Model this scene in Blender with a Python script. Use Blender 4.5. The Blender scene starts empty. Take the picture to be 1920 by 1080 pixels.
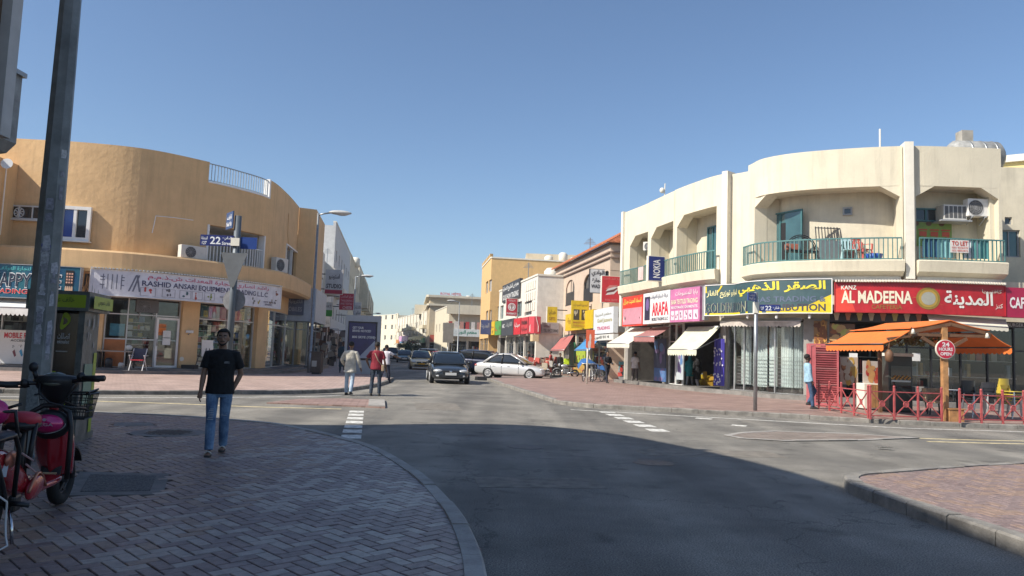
import bpy, bmesh, math, random
from mathutils import Vector as V, Matrix as Mx
R = random.Random(7)
SC = bpy.context.scene
COL = SC.collection
PI = math.pi
def rad(a): return math.radians(a)

# ---------------------------------------------------------------- camera
F, CH = 1400.0, 1.52                       # focal length in photo pixels (1920 wide), eye height
ROLL = 0.036
PITCH = math.atan(123 * math.cos(ROLL) / F)
FW = V((0, math.cos(PITCH), math.sin(PITCH)))
_r0 = V((1, 0, 0)); _u0 = _r0.cross(FW)
CR = _r0 * math.cos(ROLL) + _u0 * math.sin(ROLL)
CU = -_r0 * math.sin(ROLL) + _u0 * math.cos(ROLL)
EYE = V((0, 0, CH))
cam = bpy.data.cameras.new('camera'); camo = bpy.data.objects.new('camera', cam); COL.objects.link(camo)
cam.sensor_width = 36; cam.lens = F / 1920 * 36; cam.clip_start = 0.05; cam.clip_end = 3000
mw = Mx.Identity(4)
for i in range(3):
    mw[i][0] = CR[i]; mw[i][1] = CU[i]; mw[i][2] = -FW[i]; mw[i][3] = EYE[i]
camo.matrix_world = mw
SC.camera = camo

# ---------------------------------------------------------------- sky, sun, exposure
SUN_EL, SUN_DIR = rad(41), V((0.885, 0.465))          # horizontal heading of the light
w = bpy.data.worlds.new('World'); SC.world = w; w.use_nodes = True
nt = w.node_tree; bg = nt.nodes['Background']
sky = nt.nodes.new('ShaderNodeTexSky'); sky.sky_type = 'NISHITA'; sky.sun_disc = False
sky.sun_elevation = SUN_EL
_tos = -SUN_DIR
sky.sun_rotation = math.atan2(_tos.x, _tos.y)
sky.altitude = 0; sky.air_density = 1.0; sky.dust_density = 0.8; sky.ozone_density = 4.0
nt.links.new(sky.outputs[0], bg.inputs[0]); bg.inputs[1].default_value = 0.105
sd = bpy.data.lights.new('sun', 'SUN'); sd.energy = 4.8; sd.angle = rad(0.53); sd.color = (1.0, 0.93, 0.82)
so = bpy.data.objects.new('sun', sd); COL.objects.link(so); so.location = (-20, -10, 40)
_L = V((SUN_DIR.x * math.cos(SUN_EL), SUN_DIR.y * math.cos(SUN_EL), -math.sin(SUN_EL)))
so.rotation_euler = _L.to_track_quat('-Z', 'Y').to_euler()
vs = SC.view_settings; vs.view_transform = 'Standard'; vs.look = 'None'; vs.exposure = 0.5; vs.gamma = 1; vs.use_curve_mapping = False
SC.cycles.max_bounces = 6; SC.cycles.transparent_max_bounces = 8; SC.cycles.use_denoising = True

# ---------------------------------------------------------------- placing helpers: a line of sight met with the real surface
def ray(px, py): return FW + CR * ((px - 960) / F) - CU * ((py - 540) / F)
def G(px, py, z=0.0):
    d = ray(px, py); t = (z - CH) / d.z; return EYE + d * t
def D(px, py, y):
    d = ray(px, py); return EYE + d * (y / d.y)

# ---------------------------------------------------------------- materials
MATS = {}
def mat(name, c, rough=0.6, metal=0.0, var=0.12, scale=3.0, bump=0.0, bscale=60.0, emit=0, spec=0.5, coat=0, c2=None, stain=0.0):
    if name in MATS: return MATS[name]
    m = bpy.data.materials.new(name); m.use_nodes = True; MATS[name] = m
    t = m.node_tree; b = t.nodes['Principled BSDF']; L = t.links.new
    c = tuple(c) + (1,)
    b.inputs['Roughness'].default_value = rough; b.inputs['Metallic'].default_value = metal
    b.inputs['Specular IOR Level'].default_value = spec
    if coat: b.inputs['Coat Weight'].default_value = coat; b.inputs['Coat Roughness'].default_value = 0.06
    g = t.nodes.new('ShaderNodeNewGeometry')
    if var > 0:
        n = t.nodes.new('ShaderNodeTexNoise'); n.inputs['Scale'].default_value = scale; n.inputs['Detail'].default_value = 6; n.inputs['Roughness'].default_value = 0.65
        L(g.outputs['Position'], n.inputs['Vector'])
        r = t.nodes.new('ShaderNodeValToRGB'); L(n.outputs['Fac'], r.inputs[0])
        lo = c2 + (1,) if c2 else tuple(x * (1 - var * 1.6) for x in c[:3]) + (1,)
        hi = tuple(min(1, x * (1 + var * 0.8)) for x in c[:3]) + (1,)
        e = r.color_ramp.elements; e[0].position = 0.3; e[0].color = lo; e[1].position = 0.68; e[1].color = hi
        out = r.outputs[0]
        if stain > 0:   # streaks of dirt running down
            mp = t.nodes.new('ShaderNodeMapping'); mp.inputs['Scale'].default_value = (2.2, 2.2, 0.16); L(g.outputs['Position'], mp.inputs[0])
            n2 = t.nodes.new('ShaderNodeTexNoise'); n2.inputs['Scale'].default_value = 1.6; n2.inputs['Detail'].default_value = 8; n2.inputs['Roughness'].default_value = 0.7
            L(mp.outputs[0], n2.inputs['Vector'])
            r2 = t.nodes.new('ShaderNodeValToRGB'); e2 = r2.color_ramp.elements; e2[0].position = 0.50; e2[0].color = (0, 0, 0, 1); e2[1].position = 0.72; e2[1].color = (1, 1, 1, 1)
            L(n2.outputs['Fac'], r2.inputs[0])
            ml = t.nodes.new('ShaderNodeMath'); ml.operation = 'MULTIPLY'; ml.inputs[1].default_value = stain; L(r2.outputs[0], ml.inputs[0])
            mx = t.nodes.new('ShaderNodeMix'); mx.data_type = 'RGBA'; L(ml.outputs[0], mx.inputs[0]); L(out, mx.inputs[6])
            mx.inputs[7].default_value = tuple(x * 0.55 for x in c[:3]) + (1,); out = mx.outputs[2]
        L(out, b.inputs['Base Color'])
    else:
        b.inputs['Base Color'].default_value = c
    if bump > 0:
        n3 = t.nodes.new('ShaderNodeTexNoise'); n3.inputs['Scale'].default_value = bscale; n3.inputs['Detail'].default_value = 5
        L(g.outputs['Position'], n3.inputs['Vector'])
        bp = t.nodes.new('ShaderNodeBump'); bp.inputs['Strength'].default_value = bump; bp.inputs['Distance'].default_value = 0.03
        L(n3.outputs['Fac'], bp.inputs['Height']); L(bp.outputs[0], b.inputs['Normal'])
    if emit:
        b.inputs['Emission Color'].default_value = c; b.inputs['Emission Strength'].default_value = emit
    return m
def sheer_glass(name, tint=(0.90, 0.93, 0.92), refl=1.0):
    if name in MATS: return MATS[name]
    m = bpy.data.materials.new(name); m.use_nodes = True; MATS[name] = m
    t = m.node_tree; t.nodes.remove(t.nodes['Principled BSDF']); L = t.links.new
    tr = t.nodes.new('ShaderNodeBsdfTransparent'); tr.inputs[0].default_value = tint + (1,)
    gl = t.nodes.new('ShaderNodeBsdfGlossy'); gl.inputs['Roughness'].default_value = 0.02; gl.inputs[0].default_value = (refl, refl, refl, 1)
    lw = t.nodes.new('ShaderNodeLayerWeight'); lw.inputs[0].default_value = 0.5
    pw = t.nodes.new('ShaderNodeMath'); pw.operation = 'POWER'; pw.inputs[1].default_value = 4; L(lw.outputs['Facing'], pw.inputs[0])
    ma = t.nodes.new('ShaderNodeMath'); ma.operation = 'MULTIPLY_ADD'; ma.inputs[1].default_value = 0.85; ma.inputs[2].default_value = 0.055; L(pw.outputs[0], ma.inputs[0])
    mx = t.nodes.new('ShaderNodeMixShader'); L(ma.outputs[0], mx.inputs[0]); L(tr.outputs[0], mx.inputs[1]); L(gl.outputs[0], mx.inputs[2])
    L(mx.outputs[0], t.nodes['Material Output'].inputs[0]); return m
_PC = [0]
def paint(c, rough=0.5, var=0.1, **k):
    """a plain surface of one colour, shared by colour"""
    key = 'surface_%d_%d_%d_%d' % (c[0] * 999, c[1] * 999, c[2] * 999, rough * 100)
    return mat(key, c, rough, var=var, **k)

# ---------------------------------------------------------------- objects
ORG = {}
def tag(o, label=None, cat=None, group=None, kind=None):
    if label: o['label'] = label
    if cat: o['category'] = cat
    if group: o['group'] = group
    if kind: o['kind'] = kind
    return o
def thing(name, label, cat, loc=(0, 0, 0), group=None, local=False, rz=0.0):
    o = bpy.data.objects.new(name, None); o.empty_display_size = 0.2; COL.objects.link(o)
    o.location = loc; o.rotation_euler.z = rz
    ORG[o.name] = V((0, 0, 0)) if local else V(loc)
    return tag(o, label, cat, group)
def copy_tree(o, parent=None):
    c = o.copy(); COL.objects.link(c); ORG[c.name] = ORG.get(o.name, V())
    if parent: c.parent = parent
    for ch in list(o.children): copy_tree(ch, c)
    return c
def inst(mesh, name, parent, M):
    """one more piece that shares its mesh; M is its world matrix when the thing is built in place"""
    o = bpy.data.objects.new(name, mesh); COL.objects.link(o)
    off = ORG.get(parent.name, V()) if parent else V()
    if parent: o.parent = parent
    o.matrix_local = Mx.Translation(-off) @ M
    return o
class MB:
    def __init__(s): s.v = []; s.f = []; s.m = []; s.cm = 0; s.sm = []; s.smooth = False
    def add(s, vs, fs):
        n = len(s.v); s.v += [V(x) for x in vs]
        for f in fs: s.f.append(tuple(i + n for i in f)); s.m.append(s.cm); s.sm.append(s.smooth)
        return s
    def bx(s, x0, x1, y0, y1, z0, z1, M=None):
        vs = [V((x, y, z)) for z in (z0, z1) for x, y in ((x0, y0), (x1, y0), (x1, y1), (x0, y1))]
        if M: vs = [M @ p for p in vs]
        return s.add(vs, [(3, 2, 1, 0), (4, 5, 6, 7), (0, 1, 5, 4), (1, 2, 6, 5), (2, 3, 7, 6), (3, 0, 4, 7)])
    def cbx(s, c, d, M=None): return s.bx(c[0] - d[0] / 2, c[0] + d[0] / 2, c[1] - d[1] / 2, c[1] + d[1] / 2, c[2] - d[2] / 2, c[2] + d[2] / 2, M)
    def bar(s, a, b, wd, h=None, up=V((0, 0, 1))):
        a, b = V(a), V(b); h = h or wd; d = (b - a); l = d.length
        if l < 1e-6: return s
        d /= l; x = d.cross(up)
        if x.length < 1e-4: x = d.cross(V((1, 0, 0)))
        x.normalize(); z = x.cross(d)
        M = Mx(((x.x, d.x, z.x, a.x), (x.y, d.y, z.y, a.y), (x.z, d.z, z.z, a.z), (0, 0, 0, 1)))
        return s.bx(-wd / 2, wd / 2, 0, l, -h / 2, h / 2, M)
    def poly(s, pts): return s.add(pts, [tuple(range(len(pts)))])
    def prism(s, pts, z0, z1):
        n = len(pts); vs = [(p[0], p[1], z0) for p in pts] + [(p[0], p[1], z1) for p in pts]
        return s.add(vs, [tuple(range(n - 1, -1, -1)), tuple(range(n, 2 * n))] + [(i, (i + 1) % n, n + (i + 1) % n, n + i) for i in range(n)])
    def ext(s, pts, d):
        """a polygon of 3d points pushed along d"""
        n = len(pts); d = V(d); vs = [V(p) for p in pts] + [V(p) + d for p in pts]
        return s.add(vs, [tuple(range(n - 1, -1, -1)), tuple(range(n, 2 * n))] + [(i, (i + 1) % n, n + (i + 1) % n, n + i) for i in range(n)])
    def loft(s, rings, cap=True, closed=True):
        n = len(rings[0]); vs = [p for r in rings for p in r]; fs = []
        for k in range(len(rings) - 1):
            for i in range(n if closed else n - 1):
                j = (i + 1) % n; fs.append((k * n + i, k * n + j, (k + 1) * n + j, (k + 1) * n + i))
        if cap and closed: fs += [tuple(range(n - 1, -1, -1)), tuple(range((len(rings) - 1) * n, len(rings) * n))]
        return s.add(vs, fs)
    def tube(s, pts, r, n=8, cap=True):
        pts = [V(p) for p in pts]; rs = r if isinstance(r, (list, tuple)) else [r] * len(pts)
        rings = []; ref = None
        for i, p in enumerate(pts):
            d = (pts[min(i + 1, len(pts) - 1)] - pts[max(i - 1, 0)]).normalized()
            if ref is None: ref = V((0, 0, 1)) if abs(d.z) < 0.9 else V((1, 0, 0))
            x = d.cross(ref).normalized(); y = x.cross(d); ref = y if abs(y.dot(d)) < 0.9 else ref
            rr = rs[i]; rx, ry = rr if isinstance(rr, (list, tuple)) else (rr, rr)
            rings.append([p + x * (math.cos(2 * PI * k / n) * rx) + y * (math.sin(2 * PI * k / n) * ry) for k in range(n)])
        o = s.smooth; s.smooth = n > 5; s.loft(rings, cap); s.smooth = o; return s
    def lathe(s, prof, n=16, c=(0, 0, 0), M=None):
        c = V(c); rings = []
        for r, z in prof:
            ring = [V((r * math.cos(2 * PI * k / n), r * math.sin(2 * PI * k / n), z)) for k in range(n)]
            rings.append([(M @ p if M else p) + c for p in ring])
        o = s.smooth; s.smooth = True; s.loft(rings); s.smooth = o; return s
    def ell(s, c, r, nu=12, nv=8, M=None):
        c = V(c); rings = []
        for j in range(nv + 1):
            a = -PI / 2 + PI * j / nv; cr = max(math.cos(a), 1e-3)
            ring = [V((r[0] * cr * math.cos(2 * PI * k / nu), r[1] * cr * math.sin(2 * PI * k / nu), r[2] * math.sin(a))) for k in range(nu)]
            rings.append([(M @ p if M else p) + c for p in ring])
        o = s.smooth; s.smooth = True; s.loft(rings); s.smooth = o; return s
    def cyl(s, a, b, r, n=12): return s.tube([a, b], r, n)
    def disc(s, c, r, n=(0, -1, 0), seg=20):
        n = V(n).normalized(); x = n.cross(V((0, 0, 1)));
        if x.length < 1e-4: x = V((1, 0, 0))
        x.normalize(); y = x.cross(n)
        return s.poly([V(c) + x * r * math.cos(2 * PI * k / seg) + y * r * math.sin(2 * PI * k / seg) for k in range(seg)])
    def mesh(s, name, mats, off=V()):
        me = bpy.data.meshes.new(name); me.from_pydata([tuple(p - off) for p in s.v], [], s.f)
        for m in (mats if isinstance(mats, (list, tuple)) else [mats]): me.materials.append(m)
        me.polygons.foreach_set('material_index', s.m); me.polygons.foreach_set('use_smooth', s.sm)
        bm = bmesh.new(); bm.from_mesh(me); bmesh.ops.recalc_face_normals(bm, faces=bm.faces); bm.to_mesh(me); bm.free()
        me.update(); return me
    def build(s, name, mats, parent=None, label=None, cat=None, group=None, kind=None, org=None, bevel=0, sub=0):
        off = ORG.get(parent.name, V()) if parent else (V(org) if org is not None else V())
        me = s.mesh(name, mats, off); o = bpy.data.objects.new(name, me); COL.objects.link(o)
        ORG[o.name] = off
        if parent: o.parent = parent
        else: o.location = off
        if bevel:
            b = o.modifiers.new('edge', 'BEVEL'); b.width = bevel; b.segments = 2; b.limit_method = 'ANGLE'
        if sub:
            b = o.modifiers.new('round', 'SUBSURF'); b.levels = sub; b.render_levels = sub
        return tag(o, label, cat, group, kind)

# ---------------------------------------------------------------- a curved facade line
class Plan:
    """outline of a facade from its left end to its right end as seen from the street; offsets go outwards"""
    def __init__(s, pts, smooth=0):
        p = [V((a[0], a[1])) for a in pts]
        if smooth:
            q = []
            for i in range(len(p) - 1):
                a, b, c, d = p[max(i - 1, 0)], p[i], p[i + 1], p[min(i + 2, len(p) - 1)]
                for k in range(smooth):
                    t = k / smooth
                    q.append(0.5 * ((2 * b) + (c - a) * t + (2 * a - 5 * b + 4 * c - d) * t * t + (3 * b - a - 3 * c + d) * t ** 3))
            p = q + [p[-1]]
        s.p = p; s.s = [0]
        for i in range(1, len(p)): s.s.append(s.s[-1] + (p[i] - p[i - 1]).length)
        s.L = s.s[-1]; s.n = []
        for i in range(len(p)):
            ns = []
            for j in (i - 1, i):
                if 0 <= j < len(p) - 1:
                    d = (p[j + 1] - p[j]).normalized(); ns.append(V((d.y, -d.x)))
            n = sum(ns, V((0, 0))).normalized(); n = n / max(0.5, n.dot(ns[0])); s.n.append(n)
    def at(s, t, off=0):
        t = min(max(t, -50), s.L + 50); i = 0
        while i < len(s.p) - 2 and s.s[i + 1] < t: i += 1
        k = (t - s.s[i]) / (s.s[i + 1] - s.s[i]); kk = min(max(k, 0), 1)
        return s.p[i].lerp(s.p[i + 1], k) + s.n[i].lerp(s.n[i + 1], kk) * off
    def nrm(s, t):
        return (s.at(t, 1) - s.at(t, 0)).normalized()
    def pos(s, t, z, off=0):
        q = s.at(t, off); return V((q.x, q.y, z))
    def hit(s, px, py, off=0):
        d = ray(px, py); best = None; N = len(s.p) - 1
        q = [s.p[i] + s.n[i] * off for i in range(N + 1)]
        for i in range(N):
            a, e = q[i], q[i + 1] - q[i]
            den = d.x * e.y - d.y * e.x
            if abs(den) < 1e-9: continue
            t = (a.x * e.y - a.y * e.x) / den; k = (a.x * d.y - a.y * d.x) / den
            xt = 12 / e.length; lo = -0.001 if i else -xt; hi = 1.001 if i < N - 1 else 1 + xt
            if lo <= k <= hi and t > 0 and (best is None or t < best[0]):
                best = (t, s.s[i] + k * (s.s[i + 1] - s.s[i]))
        t, ss = best
        return ss, CH + d.z * t
    def cuts(s, s0, s1, extra=()):
        c = sorted(set([round(s0, 4), round(s1, 4)] + [round(x, 4) for x in s.s if s0 < x < s1] + [round(x, 4) for x in extra if s0 < x < s1]))
        return [c[0]] + [b for a, b in zip(c, c[1:]) if b - a > 1e-3]
    def wall(s, mb, s0, s1, z0, z1, ops=(), th=0.3, off=0.0, inner=True):
        cs = s.cuts(s0, s1, [x for o in ops for x in o[:2]]); cz = sorted(set([z0, z1] + [z for o in ops for z in o[2:4] if z0 < z < z1]))
        def hole(a, b, c, d): return any(o[0] - 1e-3 <= a and b <= o[1] + 1e-3 and o[2] - 1e-3 <= c and d <= o[3] + 1e-3 for o in ops)
        for a, b in zip(cs, cs[1:]):
            for c, d in zip(cz, cz[1:]):
                if hole(a, b, c, d): continue
                mb.add([s.pos(a, c, off), s.pos(b, c, off), s.pos(b, d, off), s.pos(a, d, off)], [(0, 1, 2, 3)])
                if inner: mb.add([s.pos(a, c, off - th), s.pos(b, c, off - th), s.pos(b, d, off - th), s.pos(a, d, off - th)], [(3, 2, 1, 0)])
            for z, c, d in ((z0, cz[0], cz[1]), (z1, cz[-2], cz[-1])):
                if not hole(a, b, c, d): mb.add([s.pos(a, z, off), s.pos(b, z, off), s.pos(b, z, off - th), s.pos(a, z, off - th)], [(0, 1, 2, 3)])
        for t in (s0, s1): mb.add([s.pos(t, z0, off), s.pos(t, z1, off), s.pos(t, z1, off - th), s.pos(t, z0, off - th)], [(0, 1, 2, 3)])
        for o in ops:
            for t in o[:2]: mb.add([s.pos(t, o[2], off), s.pos(t, o[3], off), s.pos(t, o[3], off - th), s.pos(t, o[2], off - th)], [(0, 1, 2, 3)])
            oc = s.cuts(o[0], o[1])
            for a, b in zip(oc, oc[1:]):
                for z in o[2:4]:
                    if z0 < z < z1: mb.add([s.pos(a, z, off), s.pos(b, z, off), s.pos(b, z, off - th), s.pos(a, z, off - th)], [(0, 1, 2, 3)])
        return mb
    def band(s, mb, s0, s1, z0, z1, o0, o1, n=0):
        """solid strip along the line from offset o0 to o1"""
        cs = s.cuts(s0, s1, [s0 + (s1 - s0) * i / n for i in range(n)] if n else ())
        mb.loft([[s.pos(a, z0, o0), s.pos(a, z0, o1), s.pos(a, z1, o1), s.pos(a, z1, o0)] for a in cs]); return mb
    def prof(s, mb, s0, s1, pr):
        """strip with a free section [(offset, z), ...]"""
        mb.loft([[s.pos(a, z, o) for o, z in pr] for a in s.cuts(s0, s1)]); return mb

# ---------------------------------------------------------------- lettering
_AR = {}
def _ar(base, iso, n): _AR[chr(base)] = [iso + i for i in range(n)]
for b_, i_, n_ in ((0x622, 0xFE81, 2), (0x623, 0xFE83, 2), (0x625, 0xFE87, 2), (0x626, 0xFE89, 4), (0x627, 0xFE8D, 2), (0x628, 0xFE8F, 4), (0x629, 0xFE93, 2), (0x62A, 0xFE95, 4), (0x62B, 0xFE99, 4), (0x62C, 0xFE9D, 4), (0x62D, 0xFEA1, 4), (0x62E, 0xFEA5, 4), (0x62F, 0xFEA9, 2), (0x630, 0xFEAB, 2), (0x631, 0xFEAD, 2), (0x632, 0xFEAF, 2), (0x633, 0xFEB1, 4), (0x634, 0xFEB5, 4), (0x635, 0xFEB9, 4), (0x636, 0xFEBD, 4), (0x637, 0xFEC1, 4), (0x638, 0xFEC5, 4), (0x639, 0xFEC9, 4), (0x63A, 0xFECD, 4), (0x641, 0xFED1, 4), (0x642, 0xFED5, 4), (0x643, 0xFED9, 4), (0x644, 0xFEDD, 4), (0x645, 0xFEE1, 4), (0x646, 0xFEE5, 4), (0x647, 0xFEE9, 4), (0x648, 0xFEED, 2), (0x649, 0xFEEF, 2), (0x64A, 0xFEF1, 4)):
    _ar(b_, i_, n_)
def arabic(t):
    out = []
    for i, ch in enumerate(t):
        if ch not in _AR: out.append(ch); continue
        f = _AR[ch]; pv = t[i - 1] if i else ' '; nx = t[i + 1] if i + 1 < len(t) else ' '
        jp = pv in _AR and len(_AR[pv]) == 4; jn = len(f) == 4 and nx in _AR
        k = 3 if jp and jn else 1 if jp else 2 if jn else 0
        out.append(chr(f[k]))
    return ''.join(reversed(out))
_TX = {}
def text_shape(t, bold=0.012):
    k = (t, bold)
    if k not in _TX:
        s = arabic(t) if any(c in _AR for c in t) else t
        c = bpy.data.curves.new('letters', 'FONT'); c.body = s; c.size = 1; c.offset = bold; c.resolution_u = 2
        o = bpy.data.objects.new('letters', c); COL.objects.link(o)
        dg = bpy.context.evaluated_depsgraph_get(); dg.update()
        me = bpy.data.meshes.new_from_object(o.evaluated_get(dg))
        vs = [v.co.copy() for v in me.vertices]; fs = [tuple(p.vertices) for p in me.polygons]
        bpy.data.objects.remove(o); bpy.data.curves.remove(c); bpy.data.meshes.remove(me)
        xs = [v.x for v in vs] or [0, 1]; ys = [v.y for v in vs] or [0, 1]
        _TX[k] = (vs, fs, min(xs), max(xs), min(ys), max(ys))
    return _TX[k]
def letter(mb, t, mp, u0, u1, v0, v1, d=0.012, bold=0.012, keep=False):
    """write t into the rectangle u0..u1, v0..v1 of the surface mp(u, v, d)"""
    vs, fs, x0, x1, y0, y1 = text_shape(t, bold)
    if not fs: return mb
    ku, kv = (u1 - u0) / (x1 - x0), (v1 - v0) / (y1 - y0)
    if keep: ku = kv = min(ku, kv)
    cu = (u0 + u1) / 2 - (x1 - x0) * ku / 2; cv = (v0 + v1) / 2 - (y1 - y0) * kv / 2
    mb.add([mp(cu + (p.x - x0) * ku, cv + (p.y - y0) * kv, d) for p in vs], fs); return mb
def flat_map(o, ux, n=None):
    o, ux = V(o), V(ux).normalized(); n = V(n) if n else V((ux.y, -ux.x, 0))
    return lambda u, v, d: o + ux * u + V((0, 0, v)) + n * d
def plan_map(pl, s0, z0, off): return lambda u, v, d: pl.pos(s0 + u, z0 + v, off + d)
def rect(mb, mp, u0, u1, v0, v1, d=0.008, n=1):
    for i in range(n):
        a, b = u0 + (u1 - u0) * i / n, u0 + (u1 - u0) * (i + 1) / n
        mb.add([mp(a, v0, d), mp(b, v0, d), mp(b, v1, d), mp(a, v1, d)], [(0, 1, 2, 3)])
    return mb
def oval(mb, mp, u, v, ru, rv, d=0.01, n=18):
    mb.poly([mp(u + ru * math.cos(2 * PI * k / n), v + rv * math.sin(2 * PI * k / n), d) for k in range(n)]); return mb
def blob(mb, mp, pts, d=0.01):
    mb.poly([mp(u, v, d) for u, v in pts]); return mb
# ================================================================ GROUND
def asphalt():
    m = mat('asphalt', (0.262, 0.248, 0.22), 0.85, var=0.24, scale=0.7, bump=0.35, bscale=140)
    t = m.node_tree; b = t.nodes['Principled BSDF']; L = t.links.new
    src = b.inputs['Base Color'].links[0].from_socket
    g = t.nodes.new('ShaderNodeNewGeometry')
    n = t.nodes.new('ShaderNodeTexNoise'); n.inputs['Scale'].default_value = 75; n.inputs['Detail'].default_value = 3; L(g.outputs['Position'], n.inputs['Vector'])
    r = t.nodes.new('ShaderNodeValToRGB'); r.color_ramp.elements[0].position = 0.34; r.color_ramp.elements[0].color = (0.36, 0.36, 0.36, 1); r.color_ramp.elements[1].position = 0.68; r.color_ramp.elements[1].color = (1.5, 1.47, 1.4, 1)
    L(n.outputs['Fac'], r.inputs[0])
    mx = t.nodes.new('ShaderNodeMix'); mx.data_type = 'RGBA'; mx.blend_type = 'MULTIPLY'; mx.inputs[0].default_value = 1; L(src, mx.inputs[6]); L(r.outputs[0], mx.inputs[7])
    # darker worn wheel tracks and oil along the street
    mp = t.nodes.new('ShaderNodeMapping'); mp.inputs['Rotation'].default_value = (0, 0, rad(-9)); mp.inputs['Scale'].default_value = (0.9, 0.05, 1); L(g.outputs['Position'], mp.inputs[0])
    n2 = t.nodes.new('ShaderNodeTexNoise'); n2.inputs['Scale'].default_value = 1.0; n2.inputs['Detail'].default_value = 4; L(mp.outputs[0], n2.inputs['Vector'])
    r2 = t.nodes.new('ShaderNodeValToRGB'); r2.color_ramp.elements[0].position = 0.38; r2.color_ramp.elements[0].color = (0.66, 0.67, 0.69, 1); r2.color_ramp.elements[1].position = 0.62; r2.color_ramp.elements[1].color = (1.05, 1.05, 1.05, 1); L(n2.outputs['Fac'], r2.inputs[0])
    m2 = t.nodes.new('ShaderNodeMix'); m2.data_type = 'RGBA'; m2.blend_type = 'MULTIPLY'; m2.inputs[0].default_value = 1; L(mx.outputs[2], m2.inputs[6]); L(r2.outputs[0], m2.inputs[7])
    # fine cracks
    vo = t.nodes.new('ShaderNodeTexVoronoi'); vo.feature = 'DISTANCE_TO_EDGE'; vo.inputs['Scale'].default_value = 0.33; 
    n4 = t.nodes.new('ShaderNodeTexNoise'); n4.inputs['Scale'].default_value = 2.2; n4.inputs['Detail'].default_value = 6; L(g.outputs['Position'], n4.inputs['Vector'])
    va = t.nodes.new('ShaderNodeMix'); va.data_type = 'RGBA'; va.blend_type = 'LINEAR_LIGHT'; va.inputs[0].default_value = 0.5; L(g.outputs['Position'], va.inputs[6]); L(n4.outputs['Color'], va.inputs[7]); L(va.outputs[2], vo.inputs['Vector'])
    r4 = t.nodes.new('ShaderNodeValToRGB'); r4.color_ramp.elements[0].position = 0.0; r4.color_ramp.elements[0].color = (0.55, 0.55, 0.55, 1); r4.color_ramp.elements[1].position = 0.007; r4.color_ramp.elements[1].color = (1, 1, 1, 1); L(vo.outputs['Distance'], r4.inputs[0])
    m4 = t.nodes.new('ShaderNodeMix'); m4.data_type = 'RGBA'; m4.blend_type = 'MULTIPLY'; m4.inputs[0].default_value = 1; L(m2.outputs[2], m4.inputs[6]); L(r4.outputs[0], m4.inputs[7])
    # oil drips and dark spots
    v2 = t.nodes.new('ShaderNodeTexVoronoi'); v2.inputs['Scale'].default_value = 0.9; L(va.outputs[2], v2.inputs['Vector'])
    r5 = t.nodes.new('ShaderNodeValToRGB'); r5.color_ramp.elements[0].position = 0.05; r5.color_ramp.elements[0].color = (0.6, 0.6, 0.6, 1); r5.color_ramp.elements[1].position = 0.22; r5.color_ramp.elements[1].color = (1, 1, 1, 1); L(v2.outputs['Distance'], r5.inputs[0])
    m5 = t.nodes.new('ShaderNodeMix'); m5.data_type = 'RGBA'; m5.blend_type = 'MULTIPLY'; m5.inputs[0].default_value = 1; L(m4.outputs[2], m5.inputs[6]); L(r5.outputs[0], m5.inputs[7])
    L(m5.outputs[2], b.inputs['Base Color']); return m
def paving(name, c, bw=0.6, ang=-9, mortar=0.02):
    if name in MATS: return MATS[name]
    m = mat(name, c, 0.62, var=0.16, scale=1.1, bump=0.15, bscale=90)
    t = m.node_tree; b = t.nodes['Principled BSDF']; L = t.links.new
    src = b.inputs['Base Color'].links[0].from_socket
    g = t.nodes.new('ShaderNodeNewGeometry'); mp = t.nodes.new('ShaderNodeMapping'); mp.inputs['Rotation'].default_value = (0, 0, rad(ang)); L(g.outputs['Position'], mp.inputs[0])
    k = t.nodes.new('ShaderNodeTexBrick'); L(mp.outputs[0], k.inputs['Vector']); k.inputs['Scale'].default_value = 1; k.inputs['Brick Width'].default_value = bw; k.inputs['Row Height'].default_value = bw / 2; k.inputs['Mortar Size'].default_value = mortar; k.inputs['Mortar Smooth'].default_value = 0.3
    k.inputs['Color1'].default_value = (0.8, 0.78, 0.78, 1); k.inputs['Color2'].default_value = (1.1, 1.1, 1.1, 1); k.inputs['Mortar'].default_value = (0.62, 0.6, 0.58, 1)
    mx = t.nodes.new('ShaderNodeMix'); mx.data_type = 'RGBA'; mx.blend_type = 'MULTIPLY'; mx.inputs[0].default_value = 1; L(src, mx.inputs[6]); L(k.outputs['Color'], mx.inputs[7]); L(mx.outputs[2], b.inputs['Base Color']); return m
M_ASPH = asphalt()
M_KERB = mat('kerb_concrete', (0.36, 0.34, 0.31), 0.8, var=0.22, scale=2.5, bump=0.3, bscale=40)
M_KERBD = mat('old_kerb_concrete', (0.24, 0.225, 0.2), 0.85, var=0.3, scale=3.5, bump=0.35, bscale=40)
M_PAVE = paving('pinkish_paving', (0.47, 0.35, 0.30), 0.4)
M_PAVER = paving('brown_paving', (0.33, 0.225, 0.19), 0.4)
M_WHITE = mat('road_paint', (0.66, 0.65, 0.6), 0.75, var=0.4, scale=9)
M_YEL = mat('yellow_road_paint', (0.62, 0.52, 0.30), 0.75, var=0.3, scale=6)
M_JOINT = mat('joint_sand', (0.075, 0.066, 0.058), 0.95, var=0.3)
MB().bx(-900, 900, -300, 1500, -0.5, -0.03).build('ground', mat('dry_sand', (0.42, 0.36, 0.28), 0.9), kind='structure')
rd = MB().bx(-70, 70, -30, 420, -0.03, 0.0).build('road', M_ASPH, kind='structure')
S = V((-0.153, 0.988))                                         # heading of the street
STN = V((0.988, 0.153))

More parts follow.
